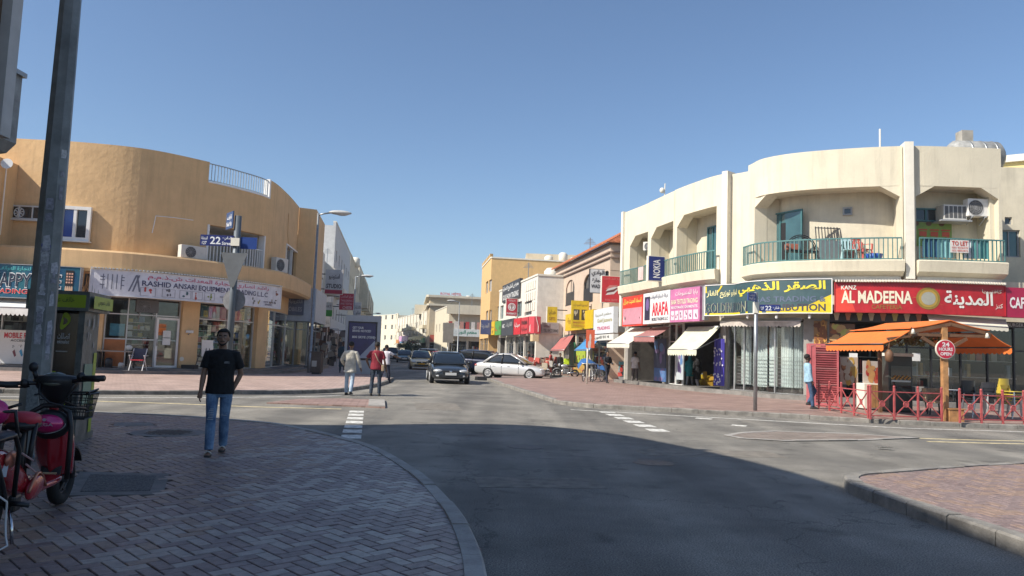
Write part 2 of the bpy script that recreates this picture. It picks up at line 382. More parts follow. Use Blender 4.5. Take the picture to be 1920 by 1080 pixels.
def offset_line(pts, d):
    p = [V((a[0], a[1])) for a in pts]; out = []
    for i in range(len(p)):
        ns = []
        for j in (i - 1, i):
            if 0 <= j < len(p) - 1:
                q = (p[j + 1] - p[j]).normalized(); ns.append(V((-q.y, q.x)))
        n = sum(ns, V((0, 0))).normalized(); n = n / max(0.4, n.dot(ns[0])); out.append(p[i] + n * d)
    return out
def smooth_line(pts, k=5): return Plan(pts, k).p
def kerb(parent, line, wdt, z0, z1, m, ln=0.9, gap=0.014):
    """separate kerb stones along a line; the stone lies on the right of the direction of travel"""
    if wdt > 0: line = list(reversed(line))
    pl = Plan(line); n = max(1, int(pl.L / ln)); st = pl.L / n
    for i in range(n):
        a, b = i * st + gap / 2, (i + 1) * st - gap / 2; j = R.uniform(-0.006, 0.006)
        mb = MB(); cs = pl.cuts(a, b)
        e = 0.02
        mb.loft([[pl.pos(t, z0, 0), pl.pos(t, z1 - e + j, 0), pl.pos(t, z1 + j, -e), pl.pos(t, z1 + j, -wdt), pl.pos(t, z0, -wdt)] for t in cs])
        mb.build('kerb_stone', m, parent)
def inside(p, poly):
    c = False; n = len(poly)
    for i in range(n):
        a, b = poly[i], poly[i - 1]
        if (a[1] > p[1]) != (b[1] > p[1]) and p[0] < (b[0] - a[0]) * (p[1] - a[1]) / (b[1] - a[1]) + a[0]: c = not c
    return c
def slab(name, poly, z, m, z0=-0.02):
    return MB().prism([(p[0], p[1]) for p in poly], z0, z).build(name, m, kind='structure')

# ---- the pavement we stand on
near_out = smooth_line([(-30, 14.75), (-12, 14.70), (-9.7, 14.68), (-7.8, 14.52), (-6.2, 14.38), (-5.2, 14.05), (-3.95, 13.45), (-2.42, 11.7), (-1.72, 10.6), (-0.93, 8.65), (-0.47, 7.1), (-0.23, 5.95), (-0.09, 4.85), (0.0, 3.2), (0.02, 0), (0.02, -12)], 4)
near_in = offset_line(near_out, -0.03)
near = slab('pavement', [(-30, -12)] + [tuple(p) for p in near_in], 0.105, M_JOINT)
kerb(near, near_out, 0.145, -0.02, 0.132, M_KERB, 0.9)
def cuboid_paver(l, wd, m):
    g = 0.0045; h = 0.05; c = 0.004; mb = MB()
    x, y = l / 2 - g, wd / 2 - g
    mb.loft([[V((-x, -y, -h)), V((x, -y, -h)), V((x, y, -h)), V((-x, y, -h))], [V((-x, -y, -c)), V((x, -y, -c)), V((x, y, -c)), V((-x, y, -c))], [V((-x + c, -y + c, 0)), V((x - c, -y + c, 0)), V((x - c, y - c, 0)), V((-x + c, y - c, 0))]])
    return mb.mesh('brick', m)
import mathutils.noise as mn
BR_M = [mat('paver_dark', (0.228, 0.165, 0.152), 0.42, var=0.25, scale=14, bump=0.2, bscale=120), mat('paver_mid', (0.268, 0.198, 0.182), 0.42, var=0.25, scale=14, bump=0.2, bscale=120),
        mat('paver_brown', (0.31, 0.215, 0.165), 0.45, var=0.2, scale=14, bump=0.2, bscale=120), mat('paver_pale', (0.36, 0.30, 0.265), 0.4, var=0.2, scale=14, bump=0.2, bscale=120)]
def pave(parent, poly, skip, ang, z, pick, lim, L=0.205, nmax=300):
    W_ = L / 2; ca, sa = math.cos(ang), math.sin(ang); cells = []
    xs = [p[0] for p in poly]; ys = [p[1] for p in poly]
    rr = max(abs(v) for v in xs + ys) / W_ * 1.5
    n = int(rr)
    for i in range(-n, n):
        for j in range(-n, n):
            k = (i - j) % 4
            if k == 0: u, v, r = i + 1, j + 0.5, 0
            elif k == 2: u, v, r = i + 0.5, j, 1
            else: continue
            u *= W_; v *= W_; x, y = u * ca - v * sa, u * sa + v * ca
            if not lim(x, y): continue
            if not inside((x, y), poly): continue
            if any(inside((x, y), q) for q in skip): continue
            cells.append((x, y, r))
    meshes = [cuboid_paver(L, W_, m) for m in BR_M]
    def seen(c):
        v = V((c[0], c[1], z)) - EYE; d = v.dot(FW)
        if d < 0.3: return 1e9
        x, y = v.dot(CR) / d * F, v.dot(CU) / d * F
        return d if abs(x) < 960 and abs(y) < 540 else 1e8 + d
    cells.sort(key=seen); mb = MB()
    for q, (x, y, r) in enumerate(cells):
        k = pick(x, y); a = ang + r * PI / 2
        M = Mx.Translation((x, y, z + R.gauss(0, 0.0012))) @ Mx.Rotation(a, 4, 'Z') @ Mx.Rotation(R.gauss(0, 0.008), 4, 'X') @ Mx.Rotation(R.gauss(0, 0.006), 4, 'Y')
        if q < nmax: inst(meshes[k], 'brick', parent, M)
        else:
            mb.cm = k; me = meshes[k]
            mb.add([M @ v.co for v in me.vertices], [tuple(p.vertices) for p in me.polygons])
    mb.build('brick_field', BR_M, parent, kind='stuff')
def mortar(parent, line, z):
    a, b = offset_line(line, -0.12), offset_line(line, -0.27); k = [i for i in range(len(line)) if a[i].y > 2 and abs(a[i].x) < 16]
    mb = MB(); mb.loft([[V((a[i].x, a[i].y, z - 0.05)), V((a[i].x, a[i].y, z)), V((b[i].x, b[i].y, z)), V((b[i].x, b[i].y, z - 0.05))] for i in k]); mb.build('mortar_strip', M_KERBD, parent)
mortar(near, near_out, 0.1175)
def circ(c, r, n=20): return [(c[0] + r * math.cos(2 * PI * k / n), c[1] + r * math.sin(2 * PI * k / n)) for k in range(n)]
mh = G(318, 811, 0.12); mh = (mh.x, mh.y)
patch = [tuple(G(x, y, 0.12).xy) for x, y in ((118, 929), (305, 927), (318, 888), (150, 884))]
patch2 = [tuple(G(x, y, 0.12).xy) for x, y in ((212, 799), (290, 798), (282, 792), (215, 792))]
def pick_near(x, y):
    n = mn.noise((x * 0.55, y * 0.55, 3.1)) + 0.35 * mn.noise((x * 1.9, y * 1.9, 8.2)); r = R.random()
    right = (0.5 if -2.7 < x + 0.3 * n < -0.8 and 6.5 < y + 0.4 * n < 7.6 else 0) + (0.2 if x > -1.3 - 0.25 * (y - 5) and y < 8 else 0) + (x + 2.6) * 0.12 + (0.12 if 5 < y < 8.5 else 0)
    if r < max(0.03, min(0.8, n * 1.1 + right * 0.8)): return 3
    if x < -2.2 and r > 0.72: return 2
    return 0 if R.random() < 0.62 else 1
pave(near, [(-12, 3)] + [tuple(p) for p in offset_line(near_out, -0.09) if p.x > -12 and p.y > 2.5] + [(-0.15, 3)], [circ(mh, 0.55), patch, patch2], rad(45), 0.12, pick_near, lambda x, y: y > 3.4 and abs(x) < 0.75 * y + 0.6)
mb = MB(); M_CEM = mat('cement_patch', (0.2, 0.18, 0.165), 0.8, var=0.2, scale=6)
mb.prism(circ(mh, 0.55, 28), 0.05, 0.121); mb.build('cement_ring', M_CEM, near)
mb = MB(); mb.prism(circ(mh, 0.36, 28), 0.06, 0.126)
for i in range(-5, 6):
    for j in range(-5, 6):
        if i * i + j * j < 26: mb.cbx((mh[0] + i * 0.062, mh[1] + j * 0.062, 0.128), (0.035, 0.035, 0.008))
mb.build('manhole_cover', mat('cast_iron', (0.13, 0.125, 0.12), 0.5, 0.6, var=0.2), None, 'round cast iron manhole cover set in the brick pavement', 'manhole cover', org=(mh[0], mh[1], 0.12))
for pp, nm in ((patch, 'cement_patch'), (patch2, 'cement_patch')):
    MB().prism(pp, 0.05, 0.1205).build(nm, M_CEM, near)
c = V((sum(p[0] for p in patch) / 4, sum(p[1] for p in patch) / 4))
MB().prism([tuple(c + (V(p) - c) * 0.72) for p in patch], 0.06, 0.1245).build('gravel_panel', mat('washed_gravel', (0.15, 0.14, 0.135), 0.8, var=0.7, scale=60, bump=0.6, bscale=90), near)

# ---- corner pavement on our right
rn_out = smooth_line([(4.55, -12), (4.42, 0), (4.30, 6.2), (4.2, 7.4), (4.12, 8.4), (4.12, 9.1), (4.4, 9.75), (5.2, 10.25), (7.7, 11.6), (11.5, 13.0), (30, 16.2)], 4)
rn_in = offset_line(rn_out, -0.03)
rn = slab('pavement_corner', [tuple(p) for p in rn_in] + [(30, -12)], 0.115, M_JOINT)
kerb(rn, rn_out, 0.165, -0.02, 0.146, M_KERBD, 0.62)
pave(rn, [tuple(p) for p in offset_line(rn_out, -0.1) if p.y > 3] + [(16, 3)], [], rad(8), 0.132, lambda x, y: (1 if R.random() < 0.55 else 2 if R.random() < 0.7 else 0), lambda x, y: y > 4 and 3 < x < 0.75 * y + 1 and x < 14)

mortar(rn, rn_out, 0.1295)
# ---- far pavements
lf_out = smooth_line([(-5.35 + 0.153 * 0, 28.5), (-5.75, 25.7), (-6.5, 24.15), (-8.7, 22.2), (-11.0, 20.7), (-13.3, 19.8), (-17, 19.2), (-45, 19.2)], 4)
lf_out = smooth_line([(-25.5, 165), (-7.7, 47.4), (-5.95, 38.4), (-5.35, 33.2), (-5.3, 28.6)], 3)[:-1] + lf_out
lf_out = list(reversed(lf_out))
lf = slab('pavement_left', [tuple(p) for p in offset_line(lf_out, 0.04)] + [(-60, 165), (-60, 19.3)], 0.12, M_PAVE)
kerb(lf, list(reversed(lf_out)), 0.175, -0.02, 0.123, M_KERBD, 1.0)
rf_out = smooth_line([(60, 17.5), (20, 19.7), (13.6, 19.95), (10.6, 20.15), (8.2, 21.0), (5.3, 21.6), (3.85, 21.95), (2.4, 22.35), (1.7, 23.2), (1.4, 24.4), (0.92, 27.5), (0.16, 32.2), (-0.96, 40.3), (-1.2, 42.3), (1.4, 44.3), (3.2, 47.6), (3.5, 52), (2.9, 58), (-13.2, 162)], 3)
rf = slab('pavement_right', [tuple(p) for p in offset_line(rf_out, -0.04)] + [(60, 162)], 0.12, M_PAVER)
kerb(rf, rf_out, 0.195, -0.02, 0.123, M_KERBD, 0.75)
bay = [(-1.15, 42.6), (1.3, 44.6), (3.05, 47.8), (3.35, 52), (2.75, 58), (-12, 155), (-18.0, 155), (-1.9, 46)]
slab('parking_bay', bay, 0.004, paving('grey_pink_bay_paving', (0.27, 0.215, 0.19), 0.4), 0.001)

# ---- painted markings and flush islands
def marks(name, m, quads, z=0.004):
    for q in quads: MB().prism(q, 0.0005, z).build(name, m, rd)
a, b = V((-3.66, 18.35)), V((-2.62, 12.75))
for k in range(7):
    d = (b - a); L_ = d.length; d.normalize(); n = V((-d.y, d.x)); p = a + d * (k * L_ / 6.6); q = p + d * 0.52
    marks('road_marking', M_WHITE, [[tuple(p - n * 0.17), tuple(q - n * 0.17), tuple(q + n * 0.17), tuple(p + n * 0.17)]])
a, b = V((2.72, 21.2)), V((3.25, 15.75))
for k in range(6):
    d = (b - a); L_ = d.length; d.normalize(); n = V((-d.y, d.x)); p = a + d * (k * L_ / 5.7); q = p + d * 0.55
    marks('road_marking', M_WHITE, [[tuple(p - n * 0.2), tuple(q - n * 0.2), tuple(q + n * 0.2), tuple(p + n * 0.2)]])
def strip(px, wd, m, z=0.004, name='road_line'):
    l = [G(x, y).xy for x, y in px]; a, b = offset_line(l, wd / 2), offset_line(l, -wd / 2)
    MB().prism([tuple(p) for p in a] + [tuple(p) for p in reversed(b)], 0.0005, z).build(name, m, rd)
strip([(0, 744), (200, 745.5), (400, 745.5), (560, 744), (640, 742)], 0.12, M_WHITE)
strip([(0, 750), (170, 752), (330, 757), (480, 763), (640, 767)], 0.13, M_YEL)
strip([(1725, 822), (1820, 825), (1960, 828)], 0.12, M_YEL); strip([(1740, 828), (1850, 831), (1990, 834)], 0.12, M_YEL)
strip([(1070, 768), (1300, 781), (1500, 792), (1700, 803), (1960, 811)], 0.1, M_WHITE)
strip([(1305, 784), (1335, 786)], 0.25, M_WHITE, 0.006); strip([(1372, 797), (1400, 799)], 0.25, M_WHITE, 0.006)
for y in (694, 684, 676): strip([(728, y), (803, y + 1)], 0.3, M_WHITE)
isl = [G(x, y).xy for x, y in ((500, 757), (560, 750), (640, 749), (722, 752), (722, 766), (640, 762))]
il = slab('traffic_island', [tuple(p) for p in isl], 0.035, M_PAVER)
MB().prism([tuple(G(x, y).xy) for x, y in ((692, 752), (721, 753), (722, 765), (690, 764))], -0.01, 0.06).build('island_nose', M_KERB, il)
isr = [G(x, y).xy for x, y in ((1358, 817), (1385, 812), (1450, 809), (1600, 814), (1722, 822), (1600, 827), (1470, 828), (1390, 823))]
ir = slab('traffic_island_right', [tuple(p) for p in isr], 0.014, paving('dusty_island_paving', (0.27, 0.225, 0.19), 0.4))
kerb(ir, [tuple(p) for p in isr] + [tuple(isr[0])], -0.12, -0.01, 0.02, M_KERB, 0.8)
for px, py, a, b, lb in ((1010, 905, 1.5, 0.7, 0), (820, 762, 1.2, 2.6, 0), (1330, 850, 2.4, 0.8, 0)):    # trench repairs in the asphalt
    p = G(px, py); M_ = Mx.Translation(p) @ Mx.Rotation(rad(8), 4, 'Z'); mb = MB(); mb.bx(-a / 2, a / 2, -b / 2, b / 2, -0.01, 0.003, M_); mb.build('road_patch', mat('patched_asphalt', (0.21, 0.19, 0.16), 0.9, var=0.25, scale=5, bump=0.4, bscale=120), rd)
for px, py, lb in ((985, 838, 'round iron cover in the shaded asphalt'), (1225, 868, 'round iron cover near the edge of the shadow on the road')):
    p = G(px, py); mb = MB(); mb.prism(circ((p.x, p.y), 0.3, 24), -0.01, 0.005); mb.build('manhole_cover', mat('road_iron', (0.11, 0.105, 0.1), 0.55, 0.4, var=0.25, scale=9, bump=0.5, bscale=60), None, lb, 'manhole cover', org=p)
# litter
for px, py, s, lb in ((1655, 843, 0.16, 'crumpled white litter on the sunlit road of the crossing'), (633, 733, 0.34, 'white torn carton lying by the far left kerb')):
    p = G(px, py); mb = MB(); a = [V((p.x + R.uniform(-s, s), p.y + R.uniform(-s, s), 0.01 + R.uniform(0, 0.07))) for k in range(9)]
    for k in range(7): mb.add([a[k], a[k + 1], a[(k + 2) % 9]], [(0, 1, 2)])
    mb.build('litter', paint((0.8, 0.8, 0.78), 0.7), None, lb, 'litter', org=p)
# ================================================================ BUILDING KIT
M_FRAME = mat('pale_metal_frame', (0.62, 0.62, 0.6), 0.4, 0.3, var=0.08)
M_ALU = mat('aluminium', (0.5, 0.5, 0.5), 0.35, 0.8, var=0.08)
M_WF = mat('white_painted_frame', (0.78, 0.77, 0.74), 0.5, var=0.06)
M_DG = mat('dark_window_glass', (0.02, 0.025, 0.03), 0.04, spec=0.9, var=0)
M_TG = mat('teal_window_glass', (0.045, 0.11, 0.12), 0.06, spec=0.9, var=0.2, scale=0.8)
M_BG = mat('blue_window_film', (0.02, 0.06, 0.28), 0.12, spec=0.8, var=0)
M_GL = sheer_glass('shop_glass')
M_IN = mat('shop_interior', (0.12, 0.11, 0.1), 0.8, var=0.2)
M_INL = mat('pale_shop_interior', (0.5, 0.48, 0.44), 0.8, var=0.15)
M_BLK = mat('black_plastic', (0.02, 0.02, 0.022), 0.45, var=0)
M_STEEL = mat('galvanised_steel', (0.33, 0.35, 0.36), 0.45, 0.7, var=0.15, scale=8)
M_GREY = mat('grey_paint', (0.3, 0.31, 0.32), 0.5, var=0.12)
def W1(pl, x0, x1, y0, y1, off=0.0):
    """strip of a facade seen between columns x0..x1, with top and bottom read at its middle"""
    xm = (x0 + x1) / 2; ym = (y0 + y1) / 2
    return pl.hit(x0, ym, off)[0], pl.hit(x1, ym, off)[0], pl.hit(xm, y1, off)[1], pl.hit(xm, y0, off)[1]
def window(pl, s0, s1, z0, z1, off, parent, mf=None, mg=None, panes=2, fw=0.06, sill=True, mats=None, fd=0.08):
    mf = mf or M_WF; mg = mg or M_DG
    a, b = pl.pos(s0, 0, off), pl.pos(s1, 0, off); u = (b - a); L = u.length; u.normalize(); n = V((u.y, -u.x, 0)); a.z = z0; Hh = z1 - z0; a += n * max(0.0, (pl.pos((s0 + s1) / 2, z0, off) - a).dot(n))
    mp = lambda x, z, d: a + u * x + V((0, 0, z)) + n * d
    def bxx(mb, x0, x1, za, zb, d0, d1): mb.loft([[mp(x0, za, d0), mp(x1, za, d0), mp(x1, zb, d0), mp(x0, zb, d0)], [mp(x0, za, d1), mp(x1, za, d1), mp(x1, zb, d1), mp(x0, zb, d1)]])
    mb = MB()
    bxx(mb, 0, L, 0, fw, 0, fd); bxx(mb, 0, L, Hh - fw, Hh, 0, fd); bxx(mb, 0, fw, fw, Hh - fw, 0, fd); bxx(mb, L - fw, L, fw, Hh - fw, 0, fd)
    for k in range(1, panes): x = L * k / panes; bxx(mb, x - fw * 0.4, x + fw * 0.4, fw, Hh - fw, 0.004, fd * 0.9)
    w = mb.build('window', mf, parent)
    for k in range(panes):
        x0, x1 = L * k / panes + (fw if k == 0 else fw * 0.4), L * (k + 1) / panes - (fw if k == panes - 1 else fw * 0.4)
        mb = MB(); bxx(mb, x0, x1, fw, Hh - fw, 0.01, 0.03); mb.build('pane', mats[k] if mats else mg, w)
    if sill:
        mb = MB(); bxx(mb, -0.05, L + 0.05, -0.06, -0.002, -0.02, fd + 0.08); mb.build('sill', mf, w)
    return w
def railing(pl, s0, s1, z0, z1, off, parent, m, step=0.13, bar=0.018, rail=0.045, name='railing', posts=0):
    mb = MB(); pl.band(mb, s0, s1, z1 - rail, z1, off - rail / 2, off + rail / 2, 12); pl.band(mb, s0, s1, z0, z0 + rail * 0.7, off - rail / 2, off + rail / 2, 12)
    r = mb.build(name, m, parent)
    n = max(2, int((s1 - s0) / step)); me = MB().bx(-bar, bar, -bar, bar, 0, z1 - z0 - rail * 1.7).mesh('baluster', m)
    for i in range(n + 1):
        t = s0 + (s1 - s0) * i / n; p = pl.pos(t, z0 + rail * 0.7, off); nn = pl.nrm(t)
        inst(me, 'baluster', r, Mx.Translation(p) @ Mx.Rotation(math.atan2(nn.y, nn.x), 4, 'Z'))
    return r
def ac_unit(p, n, label, wd=0.85, h=0.6, dp=0.3, m=None, group='air conditioner units on the facades', name='air_conditioner'):
    """outdoor unit with a round fan grille; p = bottom centre of its back, n = heading of its front"""
    n = V((n[0], n[1], 0)).normalized(); u = V((-n.y, n.x, 0)); p = V(p); m = m or mat('ac_casing', (0.62, 0.6, 0.55), 0.5, var=0.1, stain=0.4)
    t = thing(name, label, 'air conditioner', p, group)
    P = lambda x, z, d: p + u * x + V((0, 0, z)) + n * d
    mb = MB(); mb.loft([[P(x, z, d) for x, z in ((-wd / 2, 0.03), (wd / 2, 0.03), (wd / 2, h), (-wd / 2, h))] for d in (0.02, dp)]); mb.build('casing', m, t, bevel=0.02)
    c = P(-wd * 0.14, h * 0.5, dp + 0.004); r = h * 0.4
    MB().disc(c, r, n, 24).build('fan_opening', mat('ac_dark', (0.06, 0.06, 0.06), 0.6, var=0), t)
    mb = MB()
    for k in range(4): mb.tube([c + n * 0.012 + (u * math.cos(2 * PI * i / 20) + V((0, 0, 1)) * math.sin(2 * PI * i / 20)) * r * (0.3 + 0.233 * k) for i in range(21)], 0.008, 4)
    for k in range(6): a = PI * k / 6; q = (u * math.cos(a) + V((0, 0, 1)) * math.sin(a)) * r; mb.tube([c + n * 0.014 - q, c + n * 0.014 + q], 0.006, 4)
    mb.build('fan_grille', M_GREY, t)
    mb = MB()
    for sx in (-1, 1): mb.bar(P(sx * wd * 0.32, 0.0, 0), P(sx * wd * 0.32, 0.0, dp + 0.06), 0.04); mb.bar(P(sx * wd * 0.32, -0.25, 0), P(sx * wd * 0.32, -0.01, dp), 0.03)
    mb.build('bracket', M_GREY, t); return t
def goods(pl, s0, s1, z0, z1, off, parent, rows=4, cols=None, dens=0.9, dp=0.3, name='goods', pal=None, mshelf=None):
    """shelves with mixed goods, read as a mass behind the glass"""
    sh = MB(); mats = pal or [paint(c) for c in ((0.5, 0.12, 0.08), (0.55, 0.5, 0.4), (0.15, 0.22, 0.4), (0.6, 0.6, 0.58), (0.5, 0.36, 0.1), (0.1, 0.22, 0.14), (0.07, 0.07, 0.08))]
    g = MB(); h = (z1 - z0) / rows
    for r in range(rows):
        z = z0 + r * h; pl.band(sh, s0, s1, z, z + 0.03, off - dp, off)
        t = s0 + 0.04
        while t < s1 - 0.1:
            wd = R.uniform(0.08, 0.28); hh = R.uniform(0.35, 0.85) * h; g.cm = R.randrange(len(mats))
            if R.random() < dens:
                o1 = off - R.uniform(0.02, 0.1)
                g.loft([[pl.pos(x, z + 0.032, o1 - dp * 0.6), pl.pos(x, z + 0.032, o1), pl.pos(x, z + 0.032 + hh, o1), pl.pos(x, z + 0.032 + hh, o1 - dp * 0.6)] for x in (t, t + wd)])
            t += wd + R.uniform(0.01, 0.08)
    s = sh.build('shelf', mshelf or M_INL, parent); g.build(name, mats, s, kind='stuff'); return s
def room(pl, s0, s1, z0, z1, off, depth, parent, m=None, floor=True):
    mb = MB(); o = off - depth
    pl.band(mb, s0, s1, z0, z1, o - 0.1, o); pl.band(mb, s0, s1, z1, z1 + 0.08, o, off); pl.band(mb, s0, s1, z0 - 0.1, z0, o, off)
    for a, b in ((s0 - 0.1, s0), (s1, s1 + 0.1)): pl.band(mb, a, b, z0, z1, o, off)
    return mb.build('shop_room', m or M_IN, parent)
def sign_panel(pl, s0, s1, z0, z1, off, m, label, name='shop_sign', th=0.16, cat='shop sign', group=None, frame=None):
    p = pl.pos((s0 + s1) / 2, z0, off); t = thing(name, label, cat, p, group)
    mb = MB(); pl.band(mb, s0, s1, z0, z1, off - th, off, 14); mb.build('panel', m, t)
    if frame:
        mb = MB(); e = 0.03
        for za, zb in ((z0 - e, z0 - 0.003), (z1 + 0.003, z1 + e)): pl.band(mb, s0 - e, s1 + e, za, zb, off - th, off + 0.025, 14)
        for sa, sb in ((s0 - e, s0 - 0.003), (s1 + 0.003, s1 + e)): pl.band(mb, sa, sb, z0, z1, off - th, off + 0.025)
        mb.build('frame', frame, t)
    return t, plan_map(pl, s0, z0, off), s1 - s0, z1 - z0
def write(t, items, mp, L, Hh, bold=0.012):
    """items: (text, colour, u0, u1, v0, v1) in shares of the panel"""
    for it in items:
        tx, c, u0, u1, v0, v1 = it[:6]; b = it[6] if len(it) > 6 else bold
        mb = letter(MB(), tx, mp, u0 * L, u1 * L, v0 * Hh, v1 * Hh, it[7] if len(it) > 7 else 0.014, b); mb.build('lettering', paint(c, 0.5), t)
def scribble(mb, mp, u0, u1, v0, v1, n, d=0.012):
    """a product picture: a few overlapping dark and light shapes"""
    for k in range(n):
        cu, cv = R.uniform(u0, u1), R.uniform(v0, v1); ru, rv = R.uniform(0.1, 0.3) * (u1 - u0), R.uniform(0.1, 0.3) * (v1 - v0)
        oval(mb, mp, cu, cv, ru, rv, d + 0.0006 * k, 8)
def flap_edge(a, b, drop, n, side):
    """scalloped valance hanging from a to b"""
    mb = MB(); a, b = V(a), V(b)
    for i in range(n):
        p, q = a.lerp(b, i / n), a.lerp(b, (i + 1) / n)
        pts = [p, q] + [q.lerp(p, k / 5) - V((0, 0, drop * (0.72 + 0.28 * math.sin(PI * k / 5)))) for k in range(6)]
        mb.ext(pts, side)
    return mb
def awning(tl, tr, bl, br, m, label, drop=0.25, mv=None, stripes=None, parts=True, group='shop awnings', arms=True):
    """sloping cloth from the wall line tl-tr to the front bar bl-br"""
    tl, tr, bl, br = V(tl), V(tr), V(bl), V(br); t = thing('awning', label, 'awning', (bl + br) / 2, group)
    mb = MB(); N = 10; up = V((0, 0, 0.012))
    sag = lambda k: V((0, 0, -0.05 * math.sin(PI * k / N)))
    mb.loft([[tl.lerp(bl, k / N) + sag(k), tr.lerp(br, k / N) + sag(k), tr.lerp(br, k / N) + sag(k) + up, tl.lerp(bl, k / N) + sag(k) + up] for k in range(N + 1)]); mb.build('canopy_cloth', m, t)
    n = max(4, int((br - bl).length / 0.16)); out = ((bl - tl) * V((1, 1, 0)) if False else V((bl.x - tl.x, bl.y - tl.y, 0))).normalized()
    flap_edge(bl - V((0, 0, 0.02)), br - V((0, 0, 0.02)), drop, n, out * 0.008).build('valance', mv or m, t)
    mb = MB(); mb.tube([bl, br], 0.025, 6); mb.tube([tl, tr], 0.03, 6)
    if arms:
        for p, q in ((tl, bl), (tr, br)): mb.tube([p - V((0, 0, 0.5)) * 1.0, (p + q) / 2 - V((0, 0, 0.25)), q], 0.015, 5)
    mb.build('awning_frame', M_ALU, t); return t

# ================================================================ NEAR BUILDING (behind us on the left; it shades the foreground)
NB = [(-34, 9.6), (-19.1, 9.58), (-14, 9.7), (-12.3, 10.1), (-10.4, 11.1), (-8.8, 11.3), (-7.6, 10.6), (-6.75, 9.45), (-5.7, 7.1), (-5.15, 4.8), (-5.0, 1.5), (-5.0, -18)]
nbp = Plan(NB, 3); nb = thing('corner_building', 'grey corner building overhanging the pavement at the top left corner', 'building', (-10, 3, 0))
M_NB = mat('grey_render', (0.42, 0.4, 0.37), 0.85, var=0.12, bump=0.2, bscale=20, stain=0.3)
ring = [tuple(p) for p in nbp.p] + [(-34, -18)]
MB().prism(ring, 5.6, 9.2).build('upper_wall', M_NB, nb)
MB().prism([(p[0] - 0.25 if p[0] > -33 else p[0], p[1] - 0.25) for p in ring], 4.0, 5.597).build('floor_slab', mat('grey_soffit', (0.3, 0.29, 0.27), 0.85), nb)
inn = [tuple(p) for p in offset_line(nbp.p, -3.0)]
MB().prism([p for p in inn] + [(-34, -18)], 0.1, 4.0).build('ground_wall', mat('dark_shopfront', (0.2, 0.19, 0.18), 0.6), nb)
gx, zt2, zb2 = D(55, 137, 9.5).x - 0.22, D(55, 137, 9.5).z, D(40, 270, 9.5).z
t = thing('sign_box', 'grey back of a sign box under the overhang at the top left edge', 'sign box', (gx - 0.5, 9.5, zb2)); mb = MB(); mb.ext([V((gx - 3, 9.3, zt2)), V((gx, 9.3, zt2)), V((gx, 9.3, zb2 + 0.05)), V((gx - 0.12, 9.3, zb2 - 0.08)), V((gx - 3, 9.3, zb2 - 0.55))], (0, 0.4, 0)); mb.build('box', mat('sign_box_grey', (0.33, 0.34, 0.33), 0.6, var=0.3, stain=0.6), t)
for z in (zt2 + 0.001, ): MB().bx(gx - 3, gx + 0.05, 9.26, 9.72, z, z + 0.06).build('top_edge', M_STEEL, t)
for x in (0.03, 0.14): MB().bx(gx - x - 0.025, gx - x, 9.27, 9.297, zb2, zt2).build('edge_strip', M_STEEL, t)
mb = MB(); mb.bar(V((gx + 0.01, 9.28, zb2 + 0.02)), V((gx - 0.13, 9.28, zb2 - 0.11)), 0.05); mb.bar(V((gx - 0.13, 9.28, zb2 - 0.11)), V((gx - 3, 9.28, zb2 - 0.58)), 0.05); mb.build('bottom_edge', M_BLK, t)
e = D(8, 120, 8.1); e2 = D(22, 120, 8.1)
t = thing('blade_sign', 'pale upright sign board seen edge on at the top left edge', 'sign', (e.x, e.y, 4.0))
MB().bx(e.x - 1.2, e2.x - 0.02, 8.05, 8.22, 3.72, 9.0).build('board', mat('pale_board', (0.5, 0.49, 0.47), 0.6, var=0.1), t)
MB().bx(e.x - 1.25, e.x - 0.05, 7.98, 8.047, 3.9, 9.0).build('brown_edge', mat('brown_edge', (0.16, 0.1, 0.06), 0.5), t)
# ================================================================ ORANGE CORNER BUILDING
ZT = 9.9
PL = Plan([G(x, y, ZT).xy for x, y in ((-160, 252), (-60, 254), (40, 260), (160, 267), (280, 280), (390, 303), (452, 319), (508, 338), (540, 364), (561, 388))], 8)
ob = thing('orange_building', 'orange rendered two storey building with a rounded corner above the equipment shop', 'building', (-20, 42, 0))
M_OR = mat('orange_render', (0.68, 0.445, 0.225), 0.88, var=0.07, scale=1.2, bump=0.5, bscale=5, stain=0.4)
M_ORS = mat('orange_smooth', (0.70, 0.465, 0.24), 0.85, var=0.07, scale=1.5, stain=0.3)
sA = PL.hit(28, 380)[0]
nA = W1(PL, 391, 508, 322, 356); loggia = W1(PL, 386, 496, 430, 505); wB = W1(PL, 533, 556, 462, 575); wA = W1(PL, 113, 172, 388, 452); wL = W1(PL, 12, 88, 386, 412)
nA = (nA[0], nA[1], nA[2], ZT)
zb = 4.75
mb = MB(); PL.wall(mb, sA - 9, PL.L, zb, ZT, [nA, loggia, (wB[0], wB[1], max(wB[2], zb + 0.5), wB[3])], 0.3); mb.build('wall', M_OR, ob)
mb = MB(); PL.band(mb, loggia[0] - 0.3, loggia[1] + 0.3, 4.9, loggia[3] + 0.5, -2.6, -2.4); PL.band(mb, loggia[0] - 0.3, loggia[1] + 0.3, loggia[3] + 0.003, loggia[3] + 0.2, -2.4, -0.302)
for a in (loggia[0] - 0.2, loggia[1] + 0.003): PL.band(mb, a, a + 0.197, 4.9, loggia[3], -2.4, -0.302)
mb.build('loggia_wall', mat('loggia_cream', (0.6, 0.58, 0.53), 0.8, stain=0.2), ob)
mb = MB()
for a in (loggia[0], loggia[1] - 0.1): mb = MB(); PL.band(mb, a, a + 0.1, loggia[2], loggia[3], -0.3, 0.03); mb.build('white_trim', M_WF, ob)
mb = MB(); PL.band(mb, nA[0], nA[1], nA[2] + 0.003, nA[2] + 0.07, -0.32, 0.03); PL.band(mb, nA[1] - 0.13, nA[1] - 0.003, nA[2] + 0.07, ZT + 0.02, -0.32, 0.03); mb.build('white_trim', M_WF, ob)
